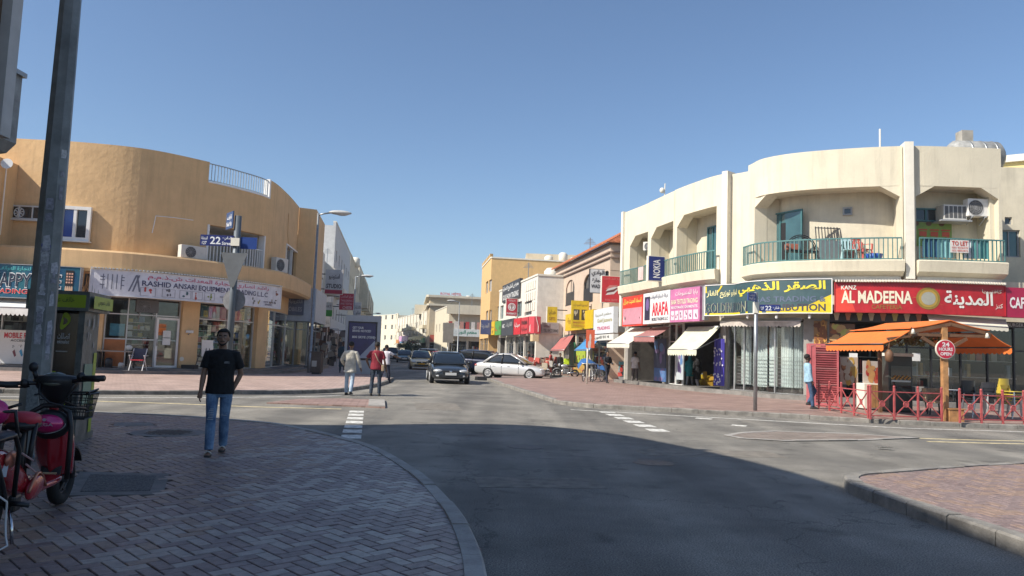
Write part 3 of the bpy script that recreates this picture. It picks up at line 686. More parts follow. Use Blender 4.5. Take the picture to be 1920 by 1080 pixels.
window(PL, loggia[0] + 0.5, loggia[0] + 1.5, 5.3, 7.2, -2.38, ob, M_GREY, M_DG, 1)
railing(PL, loggia[0] + 0.1, loggia[1] - 0.1, 5.2, 6.25, -0.1, ob, M_WF, 0.17, 0.02)
railing(PL, nA[0] + 0.02, nA[1] - 0.14, nA[2] + 0.12, ZT - 0.03, -0.1, ob, M_STEEL, 0.16, 0.014)
window(PL, wB[0], wB[1], max(wB[2], zb + 0.5), wB[3], -0.16, ob, M_WF, M_DG, 2, 0.08, fd=0.2)
window(PL, wA[0], wA[1], wA[2], wA[3], 0.02, ob, M_WF, None, 2, 0.14, mats=[M_BG, M_DG], fd=0.16)
window(PL, wL[0], wL[1], wL[2], wL[3], 0.02, ob, M_FRAME, M_DG, 3, 0.06)
p = PL.pos(*W1(PL, 30, 48, 390, 412)[0::2], 0.12) if False else PL.pos(PL.hit(38, 399)[0], PL.hit(38, 399)[1], 0.09)
mb = MB(); nn = PL.nrm(PL.hit(38, 399)[0]); n3 = V((nn.x, nn.y, 0)); uu = V((-nn.y, nn.x, 0))
mb.tube([p + (uu * math.cos(2 * PI * i / 20) + V((0, 0, 1)) * math.sin(2 * PI * i / 20)) * 0.2 for i in range(21)], 0.02, 6)
for k in range(4): q = (uu * math.cos(PI * k / 4 + .3) + V((0, 0, 1)) * math.sin(PI * k / 4 + .3)) * 0.18; mb.tube([p - q, p + q], 0.025, 4)
mb.build('exhaust_fan', M_FRAME, ob)
# the wing that stands forward at the far left and shades the wall beside it
wq = PL.at(sA); wn = PL.nrm(sA); wt = V((wn.y, -wn.x)); wt = -wt if wt.x > 0 else wt
mb = MB(); mb.prism([tuple(wq), tuple(wq + wn * 1.9), tuple(wq + wn * 1.9 + wt * 12), tuple(wq + wt * 12)], zb, 8.75); mb.build('wing', M_OR, ob)
# side block further up the street, roof, ledge, canopy
A_, B_ = G(562, 389, ZT).xy, G(594, 393, ZT).xy; E_ = B_ + S * 5.5; d_ = STN * -9
mb = MB(); mb.prism([tuple(A_), tuple(B_), tuple(E_), tuple(E_ + d_), tuple(A_ + d_ * 0.8)], 4.6, ZT); mb.build('side_block', M_OR, ob)
rp = [tuple(p) for p in offset_line(PL.p, 0.3)]
MB().prism([p for p in rp] + [(-26, 66), (-60, 66), (-60, 36)], 8.3, 8.5).build('roof', mat('roof_screed', (0.4, 0.38, 0.34), 0.9), ob)
MB().prism([(-60, 34.5), (-46, 33), (-46, 66), (-60, 66)], 0, 8.3).build('rear_wall', M_ORS, ob)
sl0, sl1 = sA - 9, PL.L - 0.05
mb = MB(); PL.prof(mb, sl0, sl1, [(-0.3, 4.3), (0.9, 4.3), (1.0, 4.42), (1.0, 5.12), (0.94, 5.2), (-0.3, 5.2)]); mb.build('canopy_ledge', M_ORS, ob)
# ground floor: piers, shop rooms, glazing, platform
zf = 0.34
def xs(px, off=0.0, py=640): return PL.hit(px, py, off)[0]
GO = -0.25
rooms = [(xs(-60), xs(52)), (xs(190), xs(339)), (xs(371), xs(481)), (xs(500), xs(560))]
piers = [(xs(52), xs(66)), (xs(176), xs(190)), (xs(339), xs(371)), (xs(481), xs(500)), (xs(560), xs(566))]
mb = MB()
PL.band(mb, xs(-160), PL.L, 3.35, 4.3, -0.9, -0.2); mb.build('lintel_wall', M_ORS, ob)
for a, b in piers:
    mb = MB(); PL.band(mb, a, b, zf, 3.35, -0.8, 0.0); mb.build('column', M_ORS, ob)
mb = MB(); PL.prof(mb, xs(-160), PL.L, [(-5.2, 0.1), (1.35, 0.1), (1.35, 0.25), (0.9, 0.255), (0.9, 0.335), (-5.2, 0.335)]); mb.build('step', mat('dark_stone_step', (0.15, 0.14, 0.135), 0.5, var=0.25, scale=3), ob)
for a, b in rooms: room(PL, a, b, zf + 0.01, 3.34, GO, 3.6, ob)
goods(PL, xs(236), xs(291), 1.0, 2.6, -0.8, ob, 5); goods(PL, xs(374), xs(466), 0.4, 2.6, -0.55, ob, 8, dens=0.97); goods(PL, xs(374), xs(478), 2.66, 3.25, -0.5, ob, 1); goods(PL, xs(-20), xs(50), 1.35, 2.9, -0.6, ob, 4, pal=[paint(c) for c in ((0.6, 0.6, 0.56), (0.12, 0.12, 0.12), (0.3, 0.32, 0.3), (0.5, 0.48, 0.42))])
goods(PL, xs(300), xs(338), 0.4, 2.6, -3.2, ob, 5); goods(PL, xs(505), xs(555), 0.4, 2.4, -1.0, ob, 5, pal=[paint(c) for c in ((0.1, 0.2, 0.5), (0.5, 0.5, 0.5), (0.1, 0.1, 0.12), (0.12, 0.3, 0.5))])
def glazing(parent, cols, zs, off, fw=0.05, door=(), pl=None, mf=None, glass=None):
    """shop front: frames at the given columns and heights, one pane per field"""
    pl = pl or PL; mb = MB()
    for c in cols: pl.band(mb, c - fw / 2, c + fw / 2, zs[0], zs[-1], off - 0.05, off + 0.05)
    for z in zs: 
        for a, b in zip(cols, cols[1:]): pl.band(mb, a + fw / 2 + 0.002, b - fw / 2 - 0.002, z - fw / 2 + (fw / 2 if z == zs[0] else 0), z + fw / 2 - (fw / 2 if z == zs[-1] else 0), off - 0.045, off + 0.045)
    f = mb.build('shop_front', mf or M_FRAME, parent)
    for a, b in zip(cols, cols[1:]):
        for c, d in zip(zs, zs[1:]):
            g = MB(); pl.band(g, a + fw / 2, b - fw / 2, c + fw / 2, d - fw / 2, off - 0.008, off + 0.004); g.build('pane', glass or M_GL, f)
    return f
glazing(ob, [xs(192), xs(236), xs(293), xs(338)], [zf, 1.55, 2.62, 3.34], GO)
glazing(ob, [xs(372), xs(430), xs(480)], [zf, 2.6, 3.34], GO)
glazing(ob, [xs(501), xs(520), xs(541), xs(559)], [zf, 2.6, 3.34], GO)
glazing(ob, [xs(-58), xs(-5), xs(51)], [zf, 1.35, 3.0, 3.34], GO)
MB_ = MB(); PL.band(MB_, xs(193.5), xs(234.5), zf + 0.03, 1.52, GO + 0.012, GO + 0.03); MB_.build('orange_panel', mat('orange_board', (0.5, 0.17, 0.05), 0.5), ob)
MB_ = MB(); PL.band(MB_, xs(199), xs(231), 1.68, 2.2, GO - 0.4, GO - 0.3); MB_.build('blue_box', mat('blue_box', (0.12, 0.4, 0.55), 0.5), ob)
# the door
dw = thing('shop_door', 'white framed glass shop door with two paper notices beside the orange pier', 'door', PL.pos(xs(315), zf, 0))
a, b = xs(293.5) , xs(337)
mb = MB(); fw = 0.09
for c in (a, b - fw): PL.band(mb, c, c + fw, zf + 0.01, 2.55, GO + 0.06, GO + 0.12)
for z in (zf + 0.01, 2.46): PL.band(mb, a + fw, b - fw, z, z + 0.09, GO + 0.06, GO + 0.12)
mb.build('frame', M_WF, dw); mb = MB(); PL.band(mb, a + fw, b - fw, zf + 0.1, 2.46, GO + 0.085, GO + 0.095); mb.build('pane', M_GL, dw)
for z in (1.35, 1.68): mb = MB(); PL.band(mb, xs(307), xs(322), z, z + 0.3, GO + 0.1, GO + 0.106); mb.build('paper_notice', paint((0.75, 0.74, 0.7), 0.7), dw)
mb = MB(); mb.tube([PL.pos(a + 0.05, 1.3, GO + 0.17), PL.pos(a + 0.05, 1.6, GO + 0.17)], 0.02, 6); mb.build('handle', M_ALU, dw)
# window air conditioner over the glass, camera, plate
p = PL.pos(xs(272), 2.7, GO + 0.02); nn = PL.nrm(xs(272)); ac_unit(p, nn, 'dark window air conditioner above the shelves left of the glass door', 0.9, 0.58, 0.25, paint((0.12, 0.12, 0.12), 0.5), name='window_air_conditioner')
p = PL.pos(xs(437), 0, 0)
# ---- signs
so = 0.98
s0, s1, z0, z1 = W1(PL, 168, 527, 524, 566, so + 0.1)
z0, z1 = 3.33, 4.36
M_SW = mat('white_sign_face', (0.66, 0.67, 0.72), 0.45, var=0.1, stain=0.3)
t, mp, L, Hh = sign_panel(PL, s0, s1, z0, z1, so + 0.1, M_SW, 'long white curved sign reading RASHID ANSARI EQUIPMENT TRADING L.L.C with tool pictures', frame=M_WF)
nv = (0.05, 0.05, 0.12); rd_ = (0.5, 0.03, 0.12)
write(t, [('راشد انصاري لتجارة المعدات ش.ذ.م.م', rd_, 0.22, 0.90, 0.70, 0.95, 0.008), ('RASHID ANSARI EQUIPMENT TRADING L.L.C', nv, 0.2, 0.895, 0.42, 0.68, 0.016), ('EQUIPMENT &', nv, 0.585, 0.655, 0.22, 0.3), ('RENTAL', nv, 0.6, 0.645, 0.08, 0.18), ('HAND TOOLS', nv, 0.87, 0.94, 0.2, 0.28), ('SPARES', nv, 0.88, 0.93, 0.08, 0.16)], mp, L, Hh)
fr = MB(); pi = [MB() for _ in range(4)]
for u in (0.225, 0.31, 0.39, 0.455, 0.525):
    for k in range(4):
        pass
    a, b = (u - 0.03) * L, (u + 0.03) * L
    for q in ((a, b, 0.06 * Hh, 0.075 * Hh), (a, b, 0.385 * Hh, 0.40 * Hh), (a, a + 0.02, 0.06 * Hh, 0.4 * Hh), (b - 0.02, b, 0.06 * Hh, 0.4 * Hh)): rect(fr, mp, *q, 0.009)
fr.build('picture_frame', paint((0.3, 0.3, 0.34), 0.5), t)
for u, c in ((0.225, (0.45, 0.05, 0.04)), (0.31, (0.12, 0.12, 0.14)), (0.39, (0.05, 0.12, 0.14)), (0.455, (0.4, 0.07, 0.05)), (0.525, (0.2, 0.26, 0.03)), (0.68, (0.03, 0.25, 0.24)), (0.8, (0.2, 0.2, 0.2)), (0.835, (0.35, 0.3, 0.05)), (0.925, (0.3, 0.25, 0.2)), (0.96, (0.25, 0.1, 0.08)), (0.955, (0.1, 0.1, 0.1))):
    mb = MB(); hi = 0.6 if u == 0.96 else 0.1; scribble(mb, mp, (u - 0.012) * L, (u + 0.012) * L, hi * Hh, (hi + 0.26) * Hh, 4); mb.build('tool_picture', paint(c, 0.5), t)
mb = MB()   # scaffold and ladder drawings
for k in range(5): rect(mb, mp, (0.05 + 0.018 * k) * L, (0.05 + 0.018 * k) * L + 0.03, 0.25 * Hh, 0.85 * Hh)
for v in (0.4, 0.6, 0.72): rect(mb, mp, 0.04 * L, 0.135 * L, v * Hh, v * Hh + 0.04)
for a, b in ((0.15, 0.175), (0.19, 0.177), (0.165, 0.185)): mb.add([mp(a * L, 0.2 * Hh, 0.01), mp(a * L + 0.05, 0.2 * Hh, 0.01), mp(b * L + 0.05, 0.88 * Hh, 0.01), mp(b * L, 0.88 * Hh, 0.01)], [(0, 1, 2, 3)])
mb.build('ladder_picture', paint((0.16, 0.17, 0.22), 0.5), t)
mb = MB(); nz = 70
for k in range(nz):   # corrugated sheet over the sign
    a, b = s0 + (s1 - s0) * k / nz, s0 + (s1 - s0) * (k + 0.55) / nz; PL.band(mb, a, b, 4.41, 4.46, 0.7, so + 0.2)
mb.build('corrugated_cover', M_FRAME, t, kind='stuff')
p1 = PL.hit(-150, 515, so + 0.5)[0]; p2 = PL.hit(150, 515, so + 0.5)[0]
M_HT = mat('teal_sign_face', (0.015, 0.11, 0.13), 0.4, var=0.3, scale=0.9, c2=(0.01, 0.05, 0.16))
t, mp, L, Hh = sign_panel(PL, p1, p2, 3.05, 4.36, so + 0.5, M_HT, 'dark teal sign reading HAPPY LIFE TRADING with a phone picture, behind the big pole', frame=M_GREY, th=0.3)
wh = (0.8, 0.8, 0.78)
write(t, [('هابي لايف لتجارة الهواتف', (0.1, 0.5, 0.5), 0.5, 0.88, 0.78, 0.95), ('HAPPY LIFE', (0.7, 0.72, 0.72), 0.455, 0.895, 0.3, 0.76, 0.035), ('HAPPY LIFE', (0.01, 0.02, 0.05), 0.46, 0.89, 0.33, 0.73, 0.012, 0.02), ('TRADING (L.L.C)', (0.75, 0.72, 0.7), 0.45, 0.885, 0.06, 0.27, 0.03), ('TRADING (L.L.C)', (0.6, 0.03, 0.03), 0.452, 0.883, 0.075, 0.255, 0.012, 0.02)], mp, L, Hh)
mb = MB(); rect(mb, mp, 0.915 * L, 0.965 * L, 0.42 * Hh, 0.9 * Hh, 0.012); mb.build('phone_picture', M_BLK, t)
mb = MB()
for i in range(3):
    for j in range(4): rect(mb, mp, (0.92 + 0.015 * i) * L, (0.93 + 0.015 * i) * L, (0.5 + 0.09 * j) * Hh, (0.55 + 0.09 * j) * Hh, 0.016)
mb.build('phone_keys', paint((0.7, 0.4, 0.3), 0.5), t)
mb = MB()
for k in range(4): oval(mb, mp, (0.922 + 0.012 * k) * L, 0.3 * Hh, 0.012 * L / 2, 0.12 * Hh, 0.013 + 0.0005 * k, 10)
mb.build('hand_picture', paint((0.62, 0.42, 0.28), 0.5), t)
MB_ = MB(); PL.band(MB_, xs(150), xs(178), 0.335, 4.3, -0.9, -0.3); MB_.build('column', M_ORS, ob)
# dangling cables between the two signs
mb = MB()
for k in range(9):
    q = PL.hit(155 + k, 520, so)[0]; a = PL.pos(q, 4.2, so - 0.3); mb.tube([a, a + V((R.uniform(-.1, .1), 0, -0.5)), a + V((R.uniform(-.15, .15), -0.1, -R.uniform(0.8, 1.1)))], 0.012, 4)
mb.build('cable_bundle', M_BLK, None, 'bundle of loose cables hanging between the teal and white signs', 'cables', org=PL.pos(PL.hit(158, 520)[0], 3.4, so))
awning(PL.pos(p1 + 0.3, 3.02, 0.9), PL.pos(PL.hit(100, 560, 1)[0], 3.02, 0.9), PL.pos(p1 + 0.3, 2.62, 2.1), PL.pos(PL.hit(90, 570, 2)[0], 2.62, 2.1), mat('white_awning', (0.72, 0.71, 0.68), 0.8, var=0.1), 'white scalloped awning under the teal phone shop sign', 0.3)
q0, q1 = PL.hit(-80, 640, 1.2)[0], PL.hit(52, 650, 1.2)[0]
t, mp, L, Hh = sign_panel(PL, q0, q1, 0.36, 1.75, 0.2, mat('poster_white', (0.68, 0.68, 0.66), 0.5, var=0.04), 'white counter board reading MOBILE REPAIR ACCESSORIES below the phone shop window', 'counter_board', 0.1, 'sign')
write(t, [('MOBILE REPAIR', (0.55, 0.03, 0.05), 0.45, 0.985, 0.76, 0.93, 0.02), ('ACCESSORIES', (0.05, 0.05, 0.06), 0.55, 0.92, 0.66, 0.73)], mp, L, Hh)
for u, v, c in ((0.62, 0.3, (0.2, 0.05, 0.07)), (0.72, 0.32, (0.05, 0.3, 0.5)), (0.86, 0.33, (0.4, 0.4, 0.42)), (0.6, 0.52, (0.1, 0.1, 0.1)), (0.7, 0.55, (0.1, 0.1, 0.1)), (0.8, 0.5, (0.1, 0.1, 0.12)), (0.9, 0.55, (0.1, 0.1, 0.1))):
    mb = MB(); k = 0.03; blob(mb, mp, [((u - k) * L, (v + 0.06) * Hh), ((u) * L, (v + 0.13) * Hh), ((u + k) * L, (v - 0.05) * Hh), ((u + 0.008) * L, (v - 0.1) * Hh)]) if v < 0.5 else scribble(mb, mp, (u - 0.02) * L, (u + 0.02) * L, (v - 0.04) * Hh, (v + 0.04) * Hh, 3); mb.build('phone_picture', paint(c, 0.5), t)
# ac units on the ledge
q = PL.hit(358, 478, 0.35); ac_unit(PL.pos(q[0], 5.21, 0.3), PL.nrm(q[0]), 'pale air conditioner unit on the orange ledge left of the white balcony', 1.2, 0.6, 0.35)
q = PL.hit(524, 500, 0.4); ac_unit(PL.pos(q[0], 5.25, 0.25), PL.nrm(q[0]) + V((0.5, -0.6)), 'white air conditioner unit on the orange ledge near the building end', 0.95, 0.75, 0.35)
for q in (((292, 405), (289, 420), (285, 437)), ((292, 405), (325, 408), (362, 413)), ((541, 400), (539, 440), (541, 470))):
    MB().tube([PL.pos(*PL.hit(*a), 0.02) for a in q], 0.018, 5).build('conduit', M_ORS if q[0][0] > 500 else M_WF, ob)
# dish at the far left, camera, little boxes
q = PL.at(sA, 0) + wn * 1.0; p = V((q.x + 0.05, q.y, 8.35)); 
t = thing('satellite_dish', 'small white satellite dish on the orange wing at the left edge', 'satellite dish', (p.x, p.y, 7.0)); mb = MB(); mb.disc(p + V((0.25, -0.3, 0.15)), 0.22, (0.3, -1, 0.2)); mb.build('dish', M_WF, t); MB().tube([p + V((0.2, -0.25, 0.15)), p + V((0.05, 0, -0.1)), V((p.x + 0.05, p.y, 5.6))], 0.03, 6).build('pipe', M_WF, t)
q = xs(352); t = thing('security_camera', 'white security camera on the orange pier right of the glass door', 'camera', PL.pos(q, 1.9, 0.03)); MB().cbx(PL.pos(q, 1.98, 0.12), (0.3, 0.16, 0.12)).build('housing', M_WF, t, bevel=0.02); MB().tube([PL.pos(q, 1.85, 0.0), PL.pos(q, 1.9, 0.1)], 0.03, 6).build('mount', M_GREY, t)
# grey panels on the side block at ground level
mb = MB(); f0 = A_ + V((0.2, -0.35)); 
sp = Plan([A_ - V((0.6, 0.5)), B_ + V((0.25, -0.35)), E_ + V((0.3, 0)), E_ + S * 5]); 
MB_ = MB(); sp.band(MB_, 0, sp.s[2], 3.0, 5.0, -0.3, 0.12); MB_.build('grey_fascia', mat('blue_grey_fascia', (0.36, 0.4, 0.46), 0.5), ob)
room(sp, 0.3, sp.s[2] - 0.2, 0.35, 2.98, -0.3, 3, ob)
glazing(ob, [0.3, sp.s[1] / 2, sp.s[1] - 0.1, sp.s[1] + 1.6, sp.s[1] + 3.2, sp.s[2] - 0.1], [0.35, 2.5, 2.98], -0.2, pl=sp, mf=M_GREY)
MB_ = MB(); sp.band(MB_, 0, sp.s[2], 0.1, 0.335, -3, 0.5); MB_.build('step', MATS['dark_stone_step'], ob)
t, mp, L, Hh = sign_panel(sp, sp.s[1] * 0.05, sp.s[1] * 0.62, 3.35, 4.4, 0.26, mat('slate_sign_face', (0.07, 0.09, 0.16), 0.5), 'small dark slate sign at the end of the orange building')
write(t, [('الكترونيات', (0.3, 0.33, 0.4), 0.1, 0.9, 0.6, 0.9), ('MOBILES', (0.3, 0.33, 0.4), 0.1, 0.9, 0.2, 0.45)], mp, L, Hh)
# ================================================================ CREAM CURVED BUILDING ON THE RIGHT
PR = Plan([G(1177, 399, 9.85).xy, G(1222, 381, 9.85).xy, G(1275, 357, 9.85).xy, G(1320, 340, 9.85).xy, G(1355, 329.5, 9.85).xy, G(1409, 319, 9.85).xy, G(1440, 299, 10.0).xy, G(1500, 289, 10.0).xy, G(1600, 281, 10.0).xy, G(1697, 277, 10.0).xy, G(1780, 278.5, 10.0).xy, G(1868, 282, 10.0).xy], 6)
cb = thing('cream_building', 'cream curved two storey corner building with teal balcony railings above the gas shop and cafeteria', 'building', (13, 36, 0))
M_CR = mat('cream_render', (0.66, 0.60, 0.46), 0.85, var=0.05, scale=0.9, bump=0.25, bscale=14, stain=0.42)
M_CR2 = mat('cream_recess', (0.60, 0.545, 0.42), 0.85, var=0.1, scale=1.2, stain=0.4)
M_FIN = mat('white_fin', (0.70, 0.665, 0.57), 0.8, var=0.05, stain=0.2)
M_TEAL = mat('teal_railing', (0.085, 0.2, 0.195), 0.45, var=0.15)
def rs(px, py=470, off=0.0): return PR.hit(px, py, off)[0]
ZS, ZSL, ZR = 8.45, 5.55, 6.42
ops = [(rs(1186), rs(1220), ZSL, 8.3), (rs(1227), rs(1269), ZSL, 8.35), (rs(1277), rs(1350), ZSL, ZS), (rs(1425), rs(1687), ZSL, ZS), (rs(1712), rs(1866), ZSL, ZS)]
sD, sE = rs(1371), rs(1411)
cuts_ = [0, ops[0][1] + 0.12, ops[1][1] + 0.12, rs(1359), sE, rs(1690), rs(1708), PR.L]
zt = [9.85, 9.85, 9.85, 9.83, 10.0, 10.0, 10.0]; of = [0.16, 0.2, 0.24, 0.0, 0.25, 0.0, 0.25]
for k in range(7):
    a, b = cuts_[k] + (0.05 if k in (1, 2) else 0), cuts_[k + 1] - (0.05 if k in (0, 1) else 0)
    o = [q for q in ops if a - 0.3 < (q[0] + q[1]) / 2 < b + 0.3]; o = [(max(q[0], a + 0.1), min(q[1], b - 0.1), q[2], q[3]) for q in o]
    mb = MB(); PR.wall(mb, a, b, 4.95, zt[k], o, 0.3 + of[k], of[k])
    for q in o:      # slanted corners under the parapet
        c = 0.42 if k > 2 else 0.42; h = 0.42 if k > 2 else 0.5
        for s_, d_ in ((q[0], 1), (q[1], -1)):
            if k < 3 and d_ < 0: continue
            pts = [PR.pos(s_, q[3], of[k] - 0.004), PR.pos(s_ + d_ * c * 1.6, q[3], of[k] - 0.004), PR.pos(s_, q[3] - h, of[k] - 0.004)]
            nn = PR.nrm(s_); mb.ext(pts, V((nn.x, nn.y, 0)) * -(0.29 + of[k]))
    mb.build('wall', M_CR, cb)
mb = MB(); PR.band(mb, cuts_[1] - 0.08, cuts_[1] + 0.08, 4.95, 9.8, -0.28, 0.06); PR.band(mb, cuts_[2] - 0.08, cuts_[2] + 0.08, 4.95, 9.8, -0.28, 0.06); mb.build('groove', M_CR2, cb, kind='stuff')
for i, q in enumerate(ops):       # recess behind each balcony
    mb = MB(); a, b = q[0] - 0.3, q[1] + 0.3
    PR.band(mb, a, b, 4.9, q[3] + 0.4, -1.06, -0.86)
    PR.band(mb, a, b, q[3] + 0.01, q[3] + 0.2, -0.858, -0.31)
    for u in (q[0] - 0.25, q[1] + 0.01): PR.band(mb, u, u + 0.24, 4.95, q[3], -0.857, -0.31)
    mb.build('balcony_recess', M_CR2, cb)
    k = (0, 1, 2, 4, 6)[i]; a, b = (cuts_[k] + 0.05, cuts_[k + 1] - 0.05)
    if k == 4: a = sE + 0.02
    mb = MB(); PR.prof(mb, a, b, [(-0.85, 4.97), (of[k] + 0.12, 4.97), (of[k] + 0.34, 5.12), (of[k] + 0.40, 5.52), (of[k] + 0.34, 5.56), (-0.85, 5.56)]); mb.build('balcony_slab', M_CR, cb)
    mb = MB(); PR.prof(mb, a + 0.05, b - 0.05, [(-0.2, 4.80), (of[k] + 0.05, 4.80), (of[k] + 0.05, 4.965), (-0.2, 4.965)]); mb.build('slab_edge', M_FIN, cb)
    railing(PR, a + 0.06, b - 0.06, 5.58, ZR, of[k] + 0.26, cb, M_TEAL, 0.15, 0.016, 0.05)
for a, b, o, z in ((-0.22, 0.03, 0.3, 9.9), (rs(1360), rs(1370), 0.3, 9.95), (rs(1690) + 0.03, rs(1707), 0.45, 10.12)):
    mb = MB(); PR.band(mb, a, b, 3.3 if a < 1 else 4.85, z, -0.3, o); mb.build('fin', M_FIN, cb)
# openings in the recesses
RO = -0.85
def rwin(x0, x1, y0, y1, **k): q = W1(PR, x0, x1, y0, y1, RO); return window(PR, q[0], q[1], q[2], q[3], RO, cb, **k)
M_TF = mat('teal_frame', (0.05, 0.15, 0.16), 0.4, var=0.1)
w_ = rwin(1437, 1517, 397, 492, mf=M_TF, mg=M_TG, panes=2, sill=False)
q = W1(PR, 1440, 1475, 421, 488, RO + 0.05); mb = MB(); PR.band(mb, q[0], q[1], q[2], q[3], RO + 0.035, RO + 0.045); mb.build('doorway_shade', mat('room_shade_black', (0.012, 0.012, 0.014), 0.9, var=0), w_)  # flat black sheet painting the shade of the room behind the open door
rwin(1328, 1349, 424, 505, mf=M_TF, mg=M_TG, panes=2, sill=False); rwin(1271, 1288, 443, 510, mf=M_TF, mg=M_TG, panes=1, sill=False); rwin(1222, 1238, 478, 530, mf=M_TF, mg=M_DG, panes=1, sill=False)
rwin(1706, 1762, 391, 416, mf=M_TF, mg=M_DG, panes=2, sill=False); rwin(1580, 1598, 389, 404, mf=M_GREY, mg=M_DG, panes=1, sill=False)
q = W1(PR, 1706, 1783, 418, 462, RO); t, mp, L, Hh = sign_panel(PR, q[0], q[1], q[2], q[3], RO + 0.06, mat('green_poster', (0.2, 0.3, 0.06), 0.5, var=0.15), 'green food poster behind the right balcony under the window air conditioner', 'poster', 0.05, 'poster')
for k in range(3):
    mb = MB(); rect(mb, mp, (0.22 + 0.27 * k) * L, (0.4 + 0.27 * k) * L, 0.42 * Hh, 0.62 * Hh); rect(mb, mp, (0.2 + 0.27 * k) * L, (0.42 + 0.27 * k) * L, 0.66 * Hh, 0.72 * Hh); rect(mb, mp, (0.33 + 0.27 * k) * L, (0.39 + 0.27 * k) * L, 0.2 * Hh, 0.4 * Hh); mb.build('food_picture', paint((0.5, 0.08, 0.04)), t)
    mb = MB(); oval(mb, mp, (0.15 + 0.3 * k) * L, 0.95 * Hh, 0.07 * L, 0.1 * Hh, 0.012); mb.build('food_picture', paint((0.12, 0.06, 0.03)), t)
def acs(px, py, off, pl, label, **k): s_, z = pl.hit(px, py, off); return ac_unit(pl.pos(s_, z, off), pl.nrm(s_), label, **k)
acs(1824, 410, RO + 0.4, PR, 'white air conditioner unit high on the right cream balcony', wd=0.8, h=0.72, dp=0.35, m=mat('ac_white', (0.7, 0.69, 0.66), 0.5, var=0.06))
s_, z = PR.hit(1780, 416, RO + 0.2); t = thing('window_air_conditioner', 'boxy window air conditioner jutting from the right cream balcony wall', 'air conditioner', PR.pos(s_, z, RO), 'window units on the cream building')
mb = MB(); PR.band(mb, s_ - 0.45, s_ + 0.45, z + 0.02, z + 0.6, RO + 0.002, RO + 0.6); mb.build('casing', mat('ac_casing', (0.62, 0.6, 0.55), 0.5, var=0.1, stain=0.4), t)
mb = MB()
for k in range(5): PR.band(mb, s_ - 0.4 + 0.17 * k, s_ - 0.27 + 0.17 * k, z + 0.08, z + 0.54, RO + 0.602, RO + 0.61)
mb.build('louvre', paint((0.1, 0.1, 0.1)), t, kind='stuff'); mb = MB(); PR.band(mb, s_ - 0.6, s_ + 0.6, z - 0.06, z, RO, RO + 0.7); mb.build('shelf', M_GREY, t)
s_, z = PR.hit(1222, 472, RO + 0.3); ac_unit(PR.pos(s_, z, RO + 0.2), PR.nrm(s_) + V((0.1, -1)), 'air conditioner in the small left balcony recess beside the blue sign', 0.8, 0.5, 0.5)
# balcony clutter
def bal(px, py, off=0.0): s_, z = PR.hit(px, py, off); return PR.pos(s_, z, off)
o_ = -0.35
p = bal(1502, 497, o_); z0_ = 5.57; t = thing('garden_bench', 'black metal arched bench back on the big curved balcony', 'bench', (p.x, p.y, z0_))
mb = MB()
for e in (0, 0.07): mb.tube([V((p.x + (0.62 - e) * math.cos(a), p.y, z0_ + 0.55 + (0.62 - e) * math.sin(a))) for a in [PI * k / 14 for k in range(15)]], 0.022, 5)
for k in range(-4, 5): mb.tube([V((p.x + k * 0.12, p.y, z0_ + 0.55)), V((p.x + k * 0.12, p.y, z0_ + 0.55 + math.sqrt(0.37 - (k * 0.12) ** 2)))], 0.01, 4)
mb.build('back', M_BLK, t); mb = MB(); mb.bx(p.x - 0.62, p.x + 0.62, p.y - 0.35, p.y, z0_ + 0.42, z0_ + 0.5); mb.build('seat', M_BLK, t)
mb = MB()
for a in (-0.58, 0.58):
    for b in (-0.32, -0.03): mb.bar(V((p.x + a, p.y + b, z0_)), V((p.x + a, p.y + b, z0_ + 0.42)), 0.04)
mb.build('legs', M_BLK, t)
for dx, cc, lb in ((-0.45, (0.35, 0.12, 0.08), 'red brown box on the bench of the curved balcony'),):
    MB().bx(p.x + dx - 0.25, p.x + dx + 0.25, p.y - 0.3, p.y - 0.05, z0_ + 0.505, z0_ + 0.75).build('storage_box', paint(cc), None, lb, 'box', org=(p.x + dx, p.y - 0.2, z0_ + 0.505), bevel=0.02)
p = bal(1557, 480, -0.45); t = thing('metal_grate', 'tall dark metal grate leaning on the curved balcony wall', 'grate', (p.x, p.y, z0_)); mb = MB()
for k in range(9): mb.bar(V((p.x - 0.5 + 0.125 * k, p.y, z0_)), V((p.x - 0.5 + 0.125 * k, p.y + 0.25, z0_ + 1.5)), 0.03)
for z in (0.3, 0.9, 1.45): mb.bar(V((p.x - 0.52, p.y + z / 6, z0_ + z)), V((p.x + 0.52, p.y + z / 6, z0_ + z)), 0.035)
mb.build('bars', paint((0.05, 0.05, 0.055), 0.5), t); mb = MB(); mb.bx(p.x - 0.5, p.x + 0.9, p.y - 0.12, p.y - 0.08, z0_, z0_ + 0.9); mb.build('board', paint((0.16, 0.18, 0.19), 0.6), t)
